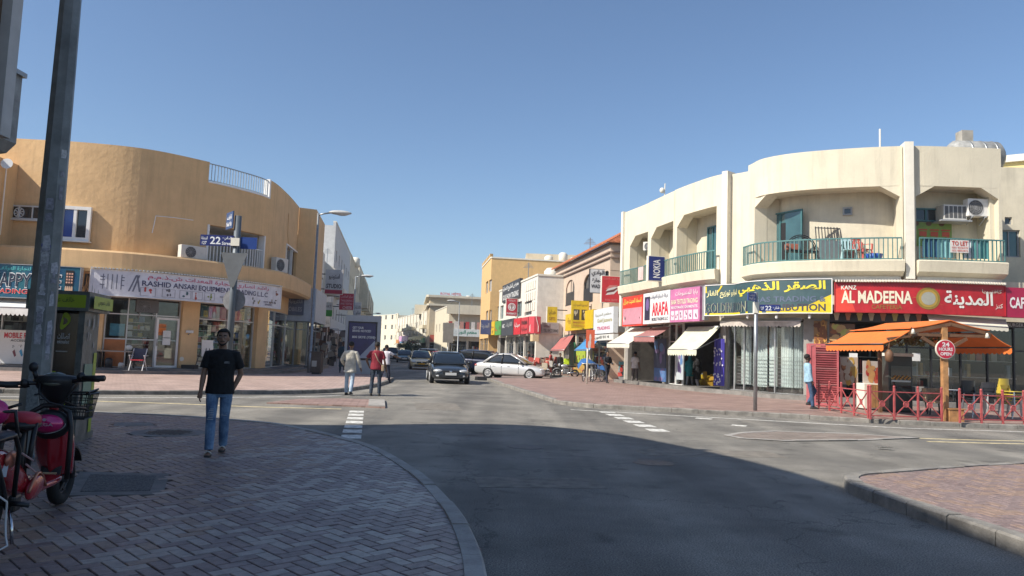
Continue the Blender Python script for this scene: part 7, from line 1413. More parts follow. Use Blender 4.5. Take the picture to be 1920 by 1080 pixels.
def stacked(px, py, n, c, label, group, rz=0.0):
    p = G(px, py, 0.12); m = paint(c, 0.35); first = None
    for k in range(n):
        if first is None:
            t = thing('stacking_chair', label, 'chair', p, group, local=True, rz=rz); MB().bx(-0.21, 0.21, -0.2, 0.18, 0.43, 0.455).build('seat', m, t, bevel=0.01)
            mb = MB(); mb.loft([[V((0.22 * math.sin(a), 0.24 - 0.07 * math.cos(a) + 0.0, z)) for z in (0.62, 0.82)] + [V((0.235 * math.sin(a), 0.255 - 0.07 * math.cos(a), z)) for z in (0.82, 0.62)] for a in [rad(-75 + 15 * i) for i in range(11)]]); mb.build('backrest', m, t)
            for sx in (-1, 1):
                for y0, y1 in ((-0.19, -0.22), (0.17, 0.22)): mb = MB(); mb.bar((sx * 0.19, y0, 0.43), (sx * 0.21, y1, 0), 0.03); mb.build('leg', M_ALU, t)
                mb = MB(); mb.bar((sx * 0.2, 0.18, 0.44), (sx * 0.2, 0.23, 0.66), 0.03); mb.build('back_post', m, t)
            first = t
        else:
            t = copy_tree(first); t.location = V(p) + V((0.0, -0.03 * k, 0.09 * k)).xyz; t['label'] = label.replace('lowest', ('second', 'third', 'fourth', 'fifth')[k - 1])
stacked(1824, 782, 4, (0.025, 0.025, 0.03), 'lowest black chair in the stack just right of the post', 'black stacked cafe chairs', 0.2)
stacked(1858, 772, 3, (0.03, 0.03, 0.035), 'lowest black chair in the stack behind the yellow chairs', 'black stacked cafe chairs', -0.2)
stacked(1893, 784, 5, (0.6, 0.45, 0.06), 'lowest yellow chair in the stack at the right edge', 'yellow stacked cafe chairs', 0.4)
stacked(1790, 762, 3, (0.05, 0.045, 0.045), 'lowest black chair in the stack under the canopy middle', 'black stacked cafe chairs', 0.5)
# ================================================================ GOODS ALONG THE RIGHT SHOPS
def heap(px, py, label, cols, n=40, sx=0.4, sy=0.3, h=1.2, name='goods_display', r=0.1, soft=False):
    p = G(px, py, 0.12); t = thing(name, label, 'goods', p); mb = MB()
    for i in range(n): mb.cm = R.randrange(len(cols)); q = p + V((R.uniform(-sx, sx), R.uniform(-sy, sy), 0.15 + R.uniform(0, h))); s3 = (r * R.uniform(.6, 1.4), r * R.uniform(.5, 1.2), r * R.uniform(.7, 1.7)); mb.ell(q, s3, 7, 5) if soft else mb.cbx((0, 0, 0), [1.8 * v for v in s3], Mx.Translation(q) @ Mx.Rotation(R.uniform(-.5, .5), 4, 'Z') @ Mx.Rotation(R.uniform(-.25, .25), 4, 'Y'))
    mb.build('goods', [paint(c, 0.8) for c in cols], t, kind='stuff'); MB().bx(p.x - sx, p.x + sx, p.y - sy, p.y + sy, 0.12, 0.3).build('base', M_GREY, t); MB().bx(p.x - sx, p.x - sx + 0.04, p.y + sy - 0.04, p.y + sy, 0.3, h + 0.3).build('upright', M_GREY, t)
heap(1217, 716, 'pile of pale plush toys under the maroon awning', [(0.5, 0.4, 0.3), (0.6, 0.56, 0.5), (0.3, 0.2, 0.14)], 45, 0.35, 0.3, 1.7, r=0.16, soft=True)
heap(1172, 712, 'red and white toy display under the left cream awning', [(0.5, 0.06, 0.05), (0.6, 0.58, 0.55), (0.1, 0.3, 0.35)], 30, 0.4, 0.2, 1.0)
heap(1283, 722, 'rail of teal and red clothes at the sage awning shop', [(0.03, 0.3, 0.33), (0.4, 0.05, 0.06), (0.03, 0.03, 0.05), (0.1, 0.08, 0.2)], 60, 0.6, 0.3, 1.5, r=0.17)
heap(1318, 726, 'dark clothes hanging at the back of the sage awning shop', [(0.02, 0.02, 0.05), (0.06, 0.03, 0.1), (0.05, 0.02, 0.03)], 40, 0.4, 0.3, 1.9, r=0.2)
heap(1331, 730, 'yellow crates with print below the blue patterned cloth', [(0.6, 0.42, 0.03), (0.5, 0.3, 0.03)], 26, 0.36, 0.2, 0.6, r=0.13)
heap(1243, 717, 'low tray of dark shoes by the shop step', [(0.06, 0.05, 0.05), (0.25, 0.08, 0.06), (0.3, 0.28, 0.26)], 40, 0.8, 0.25, 0.3, r=0.1)
heap(1000, 702, 'stall of red and cream goods behind the silver car', [(0.5, 0.1, 0.08), (0.55, 0.48, 0.36), (0.6, 0.58, 0.52)], 60, 1.2, 0.5, 0.9, r=0.16); heap(1022, 700, 'second stall of red and brown goods right of the silver car', [(0.45, 0.1, 0.06), (0.4, 0.26, 0.12), (0.1, 0.08, 0.07)], 60, 0.9, 0.4, 0.9, r=0.16)
s0_, z_ = PR.hit(1349, 680, 0.12); t = thing('hanging_cloth', 'blue cloth with white pattern hung beside the yellow crates', 'cloth', PR.pos(s0_, 0.4, 0.15)); mb = MB(); n = 10; mb.loft([[PR.pos(s0_ - 0.28 + 0.056 * k, z, 0.15 + 0.03 * math.sin(k * 1.9) + d) for z, d in ((0.45, 0), (2.5, 0), (2.5, 0.01), (0.45, 0.01))] for k in range(n + 1)]); mb.build('cloth', paint((0.05, 0.04, 0.28)), t); mb = MB(); mpx = plan_map(PR, s0_ - 0.26, 0.5, 0.2)
for k in range(40): oval(mb, mpx, R.uniform(0, 0.5), R.uniform(0, 1.6), 0.035, 0.045, 0.0, 7)
mb.build('spots', paint((0.5, 0.5, 0.6)), t, kind='stuff')
for x0, x1, y0, y1, c, lb in ((1226, 1248, 635, 690, (0.06, 0.07, 0.12), 'dark phone poster panel right of the plush toys'), (1226, 1248, 690, 715, (0.08, 0.16, 0.35), 'blue phone poster below the dark panel'), (1268, 1281, 662, 712, (0.45, 0.5, 0.52), 'pale glass display case under the sage awning')):
    poster(PR, x0, x1, y0, y1, 0.02, c, lb, 3, ((0.2, 0.15, 0.3), (0.1, 0.2, 0.4)))
# ================================================================ LEFT SHOP FRONT THINGS
p = G(257, 700, 0.25); p.y = min(p.y, 33.5); p = D(257, 700, 31.4); p.z = 0.255
t = thing('folding_chair', 'folding chair with red seat and navy back on the step of the equipment shop', 'chair', p, local=True, rz=PI + 0.15); m = paint((0.6, 0.6, 0.6), 0.4)
MB().bx(-0.24, 0.24, -0.2, 0.2, 0.42, 0.46).build('seat', paint((0.5, 0.03, 0.05)), t); MB().bx(-0.24, 0.24, -0.23, -0.19, 0.5, 0.92).build('backrest', paint((0.03, 0.045, 0.09)), t)
for sx in (-1, 1):
    mb = MB(); mb.bar((sx * 0.26, 0.25, 0), (sx * 0.26, -0.22, 0.92), 0.03); mb.build('leg', m, t); mb = MB(); mb.bar((sx * 0.29, -0.25, 0), (sx * 0.29, 0.2, 0.62), 0.03); mb.build('leg', m, t); mb = MB(); mb.bar((sx * 0.29, -0.25, 0.62), (sx * 0.29, 0.22, 0.63), 0.05, 0.03); mb.build('armrest', m, t)
p = PL.pos(xs(222), 0.335, 0.45); t = thing('work_table', 'dark work table with clutter left of the folding chair', 'table', p); MB().bx(p.x - 0.75, p.x + 0.75, p.y - 0.3, p.y + 0.3, 1.0, 1.05).build('top', paint((0.24, 0.21, 0.18)), t)
for sx in (-0.65, 0.65):
    for sy in (-0.22, 0.22): mb = MB(); mb.bx(p.x + sx - 0.03, p.x + sx + 0.03, p.y + sy - 0.03, p.y + sy + 0.03, 0.335, 0.999); mb.build('leg', M_BLK, t)
for dx, w_, h_, c, lb in ((-0.3, 0.3, 0.4, (0.03, 0.03, 0.035), 'black machine under the work table'), (0.25, 0.25, 0.22, (0.5, 0.5, 0.48), 'white canister under the work table'), (-0.85, 0.4, 0.7, (0.04, 0.04, 0.05), 'dark bin at the left end of the work table')):
    MB().lathe([(0.001, 0), (w_ / 2, 0), (w_ / 2, h_ * 0.8), (w_ / 3, h_), (0.001, h_)], 12, (p.x + dx, p.y, 0.337)).build('canister', paint(c, 0.4), None, lb, 'machine', org=(p.x + dx, p.y, 0.337))
MB().ell((p.x + 0.5, p.y, 1.18), (0.16, 0.1, 0.13), 9, 6).build('white_bundle', paint((0.55, 0.55, 0.52)), None, 'crumpled white bundle on the work table', 'bundle', org=(p.x + 0.5, p.y, 1.05))
p = PL.pos(xs(375), 0.335, 0.35); t = thing('easel_board', 'white board leaning on a black stand right of the orange pier', 'board', p); mb = MB(); mb.loft([[p + V((a, -0.02 + 0.1 * (1 - z), z)) for a, z in ((-0.08, 0.55), (0.42, 0.55), (0.42, 1.3), (-0.08, 1.3))], [p + V((a, 0.02 + 0.1 * (1 - z), z)) for a, z in ((-0.08, 0.55), (0.42, 0.55), (0.42, 1.3), (-0.08, 1.3))]]); mb.build('board', M_WF, t)
mb = MB()
for a, b in ((-0.3, 0.0), (0.45, 0.2), (0.1, 0.15)): mb.bar(p + V((a, -0.1, 0)), p + V((b, 0.05, 1.35)), 0.035)
mb.build('stand', M_BLK, t)
p = PL.pos(xs(352), 0.335, 0.25); MB().bx(p.x - 0.25, p.x + 0.35, p.y - 0.2, p.y + 0.2, 0.337, 0.5).build('crate', M_BLK, None, 'flat black crate on the step at the foot of the orange pier', 'crate', org=p)
mb = MB(); q = PL.pos(xs(343), 0.75, 0.012); MB().disc(q, 0.1, tuple(PL.nrm(xs(343))) + (0,), 18).build('wall_plate', M_FIN, ob)
for k, (pxx, c) in enumerate(((338, (0.1, 0.07, 0.05)), (367, (0.12, 0.1, 0.08)))): pass
# ================================================================ VEHICLES
M_TYRE = mat('tyre_rubber', (0.018, 0.018, 0.018), 0.85, var=0.2)
M_CG = mat('car_glass', (0.012, 0.016, 0.02), 0.03, spec=0.9, var=0)
M_CHR = mat('chrome', (0.6, 0.6, 0.6), 0.12, 1.0, var=0)
M_LAMP = mat('headlamp_glass', (0.55, 0.56, 0.56), 0.08, 0.3, var=0)
M_TAIL = mat('tail_lamp', (0.3, 0.01, 0.01), 0.15, var=0)
def carpaint(n, c, met=0.35): return mat(n, c, 0.32, met, var=0.03, coat=0.8)
M_HUB = mat('hub_silver', (0.55, 0.55, 0.55), 0.35, 0.2, var=0.05)
def wheel(parent, x, y, r, wd, side, rim=None):
    t = MB(); Mr = Mx.Rotation(PI / 2, 3, 'Y'); c = V((x, y, r))
    t.lathe([(r * 0.6, -wd / 2), (r * 0.94, -wd / 2), (r, -wd * 0.3), (r, wd * 0.3), (r * 0.94, wd / 2), (r * 0.6, wd / 2)], 22, c, Mr); w = t.build('wheel', M_TYRE, parent)
    m = MB(); xo = x + side * (wd * 0.5 + 0.01); m.lathe([(0.001, 0), (r * 0.15, 0.012), (r * 0.18, 0)], 10, (xo + side * 0.01, y, r), Mr)
    for k in range(8):
        a = 2 * PI * k / 8; d = V((0, math.cos(a), math.sin(a))); m.bar(V((xo, y, r)) + d * r * 0.12, V((xo, y, r)) + d * r * 0.62, 0.012, r * 0.17, up=V((1, 0, 0)))
    m.tube([V((xo, y + r * 0.62 * math.cos(2 * PI * k / 20), r + r * 0.62 * math.sin(2 * PI * k / 20))) for k in range(21)], r * 0.05, 6); m.build('rim', rim or M_HUB, w)
    MB().disc((xo - side * 0.004, y, r), r * 0.63, (side, 0, 0), 20).build('hub_dish', M_HUB, w)
    for k in range(8): a = 2 * PI * (k + .5) / 8; MB().disc((xo - side * 0.002, y + r * .42 * math.cos(a), r + r * .42 * math.sin(a)), r * 0.085, (side, 0, 0), 8).build('hub_hole', M_BLK, w)
    return w
def car(label, paint_m, L=4.6, W_=1.8, H_=1.46, suv=False, plate=(0.6, 0.6, 0.58), group='cars on the street', roof=None, grille=M_BLK, detail=True, name='car', cat='car', hatch=False):
    """front towards -y, standing on z=0"""
    t = thing(name, label, cat, (0, 0, 0), group, local=True); h = L / 2; w = W_ / 2; zb = 0.2 if not suv else 0.28; bl = 0.92 if not suv else 1.1; r = 0.315 if not suv else 0.39
    hood = bl - 0.1 if not suv else bl - 0.02; deck = bl + 0.06
    st = [(-h, 0.70 * w, zb + 0.12, hood - 0.30), (-h + 0.10, 0.86 * w, zb + 0.03, hood - 0.17), (-h + 0.45, 0.97 * w, zb, hood - 0.06), (-h + 1.0, w, zb, hood), (-h * 0.36, w, zb, bl), (0, w, zb, bl + 0.02), (h * 0.42, w, zb, bl + 0.05), (h - 0.75, 0.99 * w, zb, deck), (h - 0.2, 0.93 * w, zb + 0.04, deck - 0.02), (h - 0.03, 0.86 * w, zb + 0.12, deck - 0.14), (h, 0.78 * w, zb + 0.2, deck - 0.3)]
    mb = MB(); mb.smooth = True; rings = []
    for y, ww, z0, z1 in st:
        hh = z1 - z0
        half = [(0.55 * ww, z0), (0.9 * ww, z0 + 0.02), (0.985 * ww, z0 + 0.14 * hh), (ww, z0 + 0.45 * hh), (0.985 * ww, z0 + 0.74 * hh), (0.93 * ww, z0 + 0.93 * hh), (0.72 * ww, z1), (0.3 * ww, z1 + 0.025)]
        rings.append([V((x, y, z)) for x, z in half] + [V((-x, y, z)) for x, z in reversed(half)])
    mb.loft(rings); b = mb.build('body', paint_m, t, sub=1)
    # greenhouse
    c0, c1 = -h * 0.47, h * 0.74; r0, r1 = -h * 0.03, h * 0.33
    if suv or hatch: c0, c1, r0, r1 = -h * 0.42, h * 0.96, -h * 0.12, h * 0.78
    zr = H_; wt = 0.72 * w if not suv else 0.8 * w; mb = MB(); mb.smooth = True; gr = []
    for y, wb, zz, k in ((c0 - 0.06, 0.84 * w, bl - 0.03, 0.0), (c0, 0.87 * w, bl, 0.06), ((c0 + r0) / 2, 0.90 * w, bl, 0.56), (r0, 0.92 * w, bl, 0.94), ((r0 + r1) / 2, 0.92 * w, bl, 1.0), (r1, 0.92 * w, bl, 0.95), ((r1 + c1) / 2, 0.89 * w, bl, 0.6 if not suv else 0.9), (c1, 0.85 * w, bl, 0.1 if not suv else 0.12), (c1 + 0.05, 0.82 * w, bl - 0.02, 0.0)):
        zt = bl + 0.02 + (zr - bl - 0.02) * k; wtk = wb + (wt - wb) * k
        half = [(wb, bl - 0.06), (wb * 0.995, bl + 0.01), (wb + (wtk - wb) * 0.6, bl + (zt - bl) * 0.62), (wtk, bl + (zt - bl) * 0.9), (wtk * 0.9, zt - 0.005), (wtk * 0.4, zt + 0.015)]
        gr.append([V((x, y, z)) for x, z in half] + [V((-x, y, z)) for x, z in reversed(half)])
    mb.loft(gr); mb.build('windows', M_CG, t, sub=1)
    mb = MB(); mb.smooth = True; rf = []
    for y, e in ((r0 - 0.06, -0.03), (r0 + 0.15, 0.004), ((r0 + r1) / 2, 0.016), (r1 - 0.1, 0.004), (r1 + 0.12, -0.04)):
        rf.append([V((x * wt, y, zr + e + zz)) for x, zz in ((-1.02, -0.07), (-0.94, -0.01), (-0.6, 0.018), (0, 0.028), (0.6, 0.018), (0.94, -0.01), (1.02, -0.07), (0.9, -0.09), (0, -0.02), (-0.9, -0.09))])
    mb.loft(rf); mb.build('roof', roof or paint_m, t, sub=1)
    for s in (-1, 1):
        for p, q, nm in (((s * 0.87 * w, c0 - 0.02, bl), (s * wt * 0.99, r0 - 0.02, zr - 0.05), 'front_pillar'), ((s * 0.93 * w, (r0 + r1) / 2 + 0.1, bl - 0.02), (s * wt * 1.0, (r0 + r1) / 2 + 0.06, zr - 0.03), 'door_pillar'), ((s * 0.87 * w, c1 - 0.03, bl), (s * wt * 0.99, r1 + 0.04, zr - 0.05), 'rear_pillar')):
            mb = MB(); p, q = V(p), V(q); m_ = (p + q) / 2 + V((s * 0.03, 0, 0.035)); mb.tube([p, m_, q], 0.04 if nm != 'rear_pillar' else 0.07, 6); mb.build(nm, paint_m if nm != 'door_pillar' else M_BLK, t)
        for y in (-h + 0.86, h - 0.98):
            MB().lathe([(r * 1.13, -0.02), (r * 1.15, 0.0), (0.001, 0.004)], 22, (s * (w - 0.02), y, r), Mx.Rotation(s * PI / 2, 3, 'Y')).build('wheel_arch', M_BLK, t)
            wheel(t, s * (w - 0.078), y, r, 0.2, s)
        mb = MB(); mb.ell((s * (w + 0.09), c0 + 0.28, bl + 0.08), (0.1, 0.06, 0.07), 10, 6); mb.build('mirror', paint_m, t)
        mb = MB(); mb.smooth = True; mb.ell((s * 0.66 * w, -h + 0.16, hood - 0.22), (0.25 * w, 0.15, 0.085), 12, 7, Mx.Rotation(s * 0.35, 3, 'Z')); mb.build('headlight', M_LAMP, t)
        mb = MB(); mb.ell((s * 0.7 * w, h - 0.1, deck - 0.22), (0.24 * w, 0.12, 0.09), 12, 7, Mx.Rotation(-s * 0.4, 3, 'Z')); mb.build('taillight', M_TAIL, t)
        if detail:
            for y in (-h * 0.30, (r0 + r1) / 2 + 0.08, h * 0.5): mb = MB(); mb.bx(s * w * 0.996 - 0.006, s * w * 0.996 + 0.004, y - 0.006, y + 0.006, zb + 0.12, bl - 0.05); mb.build('door_seam', M_BLK, t)
            for y in (-h * 0.05, h * 0.38): mb = MB(); mb.bx(s * (w + 0.006) - 0.012, s * (w + 0.006) + 0.012, y, y + 0.16, bl - 0.17, bl - 0.14); mb.build('door_handle', M_CHR if suv else paint_m, t)
            mb = MB(); mb.ell((s * 0.62 * w, -h + 0.06, zb + 0.17), (0.13, 0.06, 0.05), 8, 5); mb.build('fog_lamp', M_LAMP, t)
    MB().bx(-0.42 * w, 0.42 * w, -h - 0.012, -h + 0.1, hood - 0.34, hood - 0.20).build('grille', grille, t, bevel=0.02)
    MB().bx(-0.62 * w, 0.62 * w, -h - 0.004, -h + 0.12, zb + 0.08, zb + 0.22).build('lower_grille', M_BLK, t, bevel=0.02)
    MB().bx(-0.26, 0.26, -h - 0.03, -h - 0.014, zb + 0.21, zb + 0.33).build('number_plate', paint(plate, 0.4), t)
    MB().bx(-0.26, 0.26, h + 0.006, h + 0.02, deck - 0.45, deck - 0.33).build('number_plate', paint(plate, 0.4), t)
    MB().ell((0, -h - 0.015, hood - 0.24), (0.07, 0.015, 0.05), 10, 6).build('badge', M_CHR, t)
    return t
def put(t, x, y, head, z=0.003):
    """head = direction the front points to"""
    t.location = (x, y, z); t.rotation_euler.z = math.atan2(head[1], head[0]) + PI / 2; return t
put(car('dark grey sedan driving towards us in the middle of the road', carpaint('graphite_paint', (0.03, 0.036, 0.042)), 4.7, 1.82, 1.47), -3.05, 37.2, (-S.x, -S.y))
put(car('cream taxi with an amber number plate behind the dark grey sedan', carpaint('taxi_cream', (0.80, 0.66, 0.38), 0.0), 4.7, 1.82, 1.46, plate=(0.6, 0.32, 0.02), roof=carpaint('taxi_roof_sky_tint', (0.05, 0.1, 0.11)), name='taxi', cat='taxi'), -7.2, 61.0, (-S.x, -S.y))  # dark teal roof: the reflected sky is put into its colour
put(car('silver sedan parked nose out at the paved bulge on the right', carpaint('silver_paint', (0.62, 0.62, 0.61), 0.3), 4.45, 1.72, 1.5), 0.2, 45.7, (2.46, -0.85))
put(car('navy sport utility car parked behind the silver sedan', carpaint('navy_paint', (0.008, 0.012, 0.035)), 4.6, 1.9, 1.66, suv=True), -1.5, 52.6, (2.3, -0.75))
_far = car('small white car parked behind the navy sport utility car', carpaint('white_paint', (0.62, 0.62, 0.6), 0.0), 4.3, 1.74, 1.48, detail=False); put(_far, -4.3, 63, (2.0, -0.6))
for x, y, hd, c, lb, su in ((-15.2, 96, (-S.x, -S.y), (0.015, 0.016, 0.02), 'black car at the left kerb far down the street', True), (-17.2, 112, (-S.x, -S.y), (0.5, 0.5, 0.5), 'silver grey car far down the left kerb behind the black one', False), (-12.6, 90, (-S.x, -S.y), (0.1, 0.16, 0.17), 'teal grey car following the taxi far down the road', False), (-8.2, 88, (2, -.6), (0.3, 0.02, 0.02), 'dark red car in the far right parking bays', False), (-9.7, 97, (2, -.6), (0.6, 0.6, 0.58), 'white car in the far right parking bays beyond the red one', True), (-22, 135, (-S.x, -S.y), (0.6, 0.6, 0.58), 'farthest white car on the left kerb', True)):
    put(car(lb, carpaint('car_colour_%d_%d' % (x * -10, y), c), 4.5, 1.8, 1.75 if su else 1.47, suv=su, detail=False), x, y, hd)
# ---- wheel stops
for px, py, lb in ((905, 713, 'black rubber wheel stop at the tip of the paved bulge'), (1043, 709, 'black rubber wheel stop in front of the silver sedan')):
    p = G(px, py); M_ = Mx.Translation(p) @ Mx.Rotation(0.5, 4, 'Z'); mb = MB(); mb.loft([[M_ @ V((x, y, z)) for y, z in ((-0.2, 0), (-0.12, 0.2), (0.12, 0.2), (0.2, 0))] for x in (-0.4, -0.3, 0.3, 0.4)]); mb.build('wheel_stop', M_BLK, None, lb, 'wheel stop', org=p)
# ---- two wheelers
def spoked(parent, y, r, tw=0.045, n=14, nm='wheel', rim=None):
    mb = MB(); mb.tube([V((0, y + (r - tw) * math.cos(2 * PI * k / 28), r + (r - tw) * math.sin(2 * PI * k / 28))) for k in range(29)], tw, 8); w = mb.build(nm, M_TYRE, parent)
    mb = MB(); ri = r - 2 * tw + 0.008; mb.tube([V((0, y + ri * math.cos(2 * PI * k / 24), r + ri * math.sin(2 * PI * k / 24))) for k in range(25)], 0.014, 6); mb.tube([(-0.05, y, r), (0.05, y, r)], 0.045, 10); mb.build('rim', rim or M_ALU, w)
    mb = MB()
    for k in range(n): a = 2 * PI * k / n; mb.bar(V((0.03 * (-1) ** k, y, r)), V((0, y + ri * math.cos(a), r + ri * math.sin(a))), 0.008 if n > 8 else 0.04, 0.006 if n > 8 else 0.02)
    mb.build('spokes', rim or M_ALU, w, kind='stuff'); return w
def motorbike(label, p, rz, body=(0.5, 0.5, 0.5)):
    t = thing('motorbike', label, 'motorbike', p, local=True, rz=rz); spoked(t, -0.62, 0.29, 0.05, 6); spoked(t, 0.62, 0.29, 0.055, 6)
    m = carpaint('bike_paint_%d' % int(body[0] * 100), body); 
    MB().ell((0, -0.12, 0.78), (0.14, 0.28, 0.13), 12, 8).build('tank', m, t); MB().ell((0, 0.36, 0.78), (0.14, 0.4, 0.07), 12, 7).build('saddle', M_BLK, t)
    mb = MB(); mb.tube([(0, -0.62, 0.29), (0, -0.42, 0.75), (0, -0.34, 0.98)], 0.05, 8); mb.tube([(0.02, -0.4, 0.75), (0.02, 0, 0.35), (0.02, 0.6, 0.3)], 0.04, 6); mb.build('frame', M_BLK, t); MB().cbx((0, 0, 0.42), (0.26, 0.36, 0.32)).build('engine', M_STEEL, t, bevel=0.04)
    mb = MB(); mb.tube([(-0.36, -0.22, 1.02), (0, -0.34, 1.0), (0.36, -0.22, 1.02)], 0.02, 6); mb.build('handlebar', M_BLK, t); MB().ell((0, -0.48, 0.85), (0.1, 0.08, 0.11), 10, 7).build('headlight', M_LAMP, t)
    MB().tube([(0.14, 0.05, 0.3), (0.14, 0.5, 0.35), (0.15, 0.82, 0.42)], [0.03, 0.05, 0.05], 8).build('exhaust', M_CHR, t)
    mb = MB(); mb.tube([V((0, -0.62 + 0.34 * math.cos(a), 0.29 + 0.34 * math.sin(a))) for a in [rad(30 + 12 * k) for k in range(11)]], [(0.07, 0.012)] * 11, 6); mb.build('mudguard', m, t); mb = MB(); mb.bar((0.05, 0.1, 0.3), (0.22, 0.12, 0), 0.03); mb.build('stand', M_STEEL, t); return t
p = G(1061, 708, 0.02); motorbike('white and black motorbike parked on the right pavement past the silver sedan', p, PI * 0.55 + PI, (0.5, 0.5, 0.5))
p2 = G(1046, 704, 0.02); t = motorbike('black delivery motorbike with a neon green bag behind the white one', p2, PI * 0.5 + PI, (0.04, 0.04, 0.05)); MB().cbx((0, 0.62, 1.05), (0.42, 0.42, 0.45)).build('delivery_bag', paint((0.5, 0.7, 0.03)), t, bevel=0.05)
def bicycle(label, p, rz, c):
    t = thing('bicycle', label, 'bicycle', p, 'bicycles by the orange pole', local=True, rz=rz); spoked(t, -0.52, 0.33, 0.022); spoked(t, 0.52, 0.33, 0.022); m = paint(c, 0.4)
    mb = MB()
    for a, b in (((0, -0.42, 0.85), (0, -0.02, 0.28)), ((0, -0.42, 0.8), (0, 0.15, 0.8)), ((0, 0.18, 0.88), (0, -0.02, 0.28)), ((0, -0.02, 0.28), (0, 0.52, 0.33)), ((0, 0.15, 0.78), (0, 0.52, 0.33)), ((0, -0.4, 0.95), (0, -0.52, 0.33))): mb.tube([a, b], 0.02, 6)
    mb.build('frame', m, t); MB().ell((0, 0.2, 0.92), (0.09, 0.14, 0.04), 10, 6).build('saddle', M_BLK, t); mb = MB(); mb.tube([(-0.28, -0.28, 1.0), (0, -0.4, 0.98), (0.28, -0.28, 1.0)], 0.016, 6); mb.build('handlebar', M_ALU, t); mb = MB(); mb.bx(-0.16, 0.16, -0.78, -0.5, 0.72, 0.95); mb.build('basket', M_BLK, t); mb = MB(); mb.tube([(0.08, -0.02, 0.14), (0.06, -0.02, 0.28), (-0.06, -0.02, 0.28), (-0.08, -0.02, 0.42)], 0.014, 5); mb.build('pedals', M_BLK, t); return t
for k, (px, py, c, lb) in enumerate(((1097, 715, (0.06, 0.06, 0.07), 'black bicycle nearest the orange pole'), (1109, 716, (0.2, 0.2, 0.2), 'grey bicycle in the middle of the three under the blue cover'), (1121, 715, (0.05, 0.05, 0.08), 'dark bicycle at the right end under the blue cover'))):
    bicycle(lb, G(px, py, 0.12), PI + 0.3 * (k - 1), c)
p = G(1110, 712, 0.12); mb = MB(); n = 8; mb.loft([[p + V((-0.9 + 0.22 * k, y, 1.05 + 0.2 * math.sin(k * 0.7) - abs(y) * 0.5 - (0.2 if k in (0, 8) else 0) + d)) for y, d in ((-0.45, 0), (-0.2, 0.05), (0.1, 0.08), (0.4, 0), (0.4, -0.02), (0.1, 0.05), (-0.2, 0.03), (-0.45, -0.02))] for k in range(n + 1)]); mb.build('tarpaulin', paint((0.03, 0.12, 0.33)), None, 'bright blue tarpaulin thrown over the bicycles', 'tarpaulin', org=p)
p = G(1100, 720, 0.12); t = thing('banner_pole', 'thin pole with an orange red upright banner by the bicycles', 'banner', p); zt_ = D(1099, 618, p.y).z; MB().tube([p, V((p.x, p.y, zt_))], 0.045, 8).build('pole', M_FIN, t); zb_ = D(1099, 652, p.y).z; mb = MB(); mb.bx(p.x - 0.1, p.x + 0.34, p.y - 0.07, p.y - 0.05, zb_, zt_); mb.build('banner', paint((0.6, 0.12, 0.05)), t); m_ = flat_map(V((p.x - 0.1, p.y - 0.07, zb_)), V((1, 0, 0))); mb = MB(); scribble(mb, m_, 0.08, 0.36, 0.1, zt_ - zb_ - 0.1, 4, 0.004); mb.build('print', paint((0.6, 0.5, 0.45)), t)
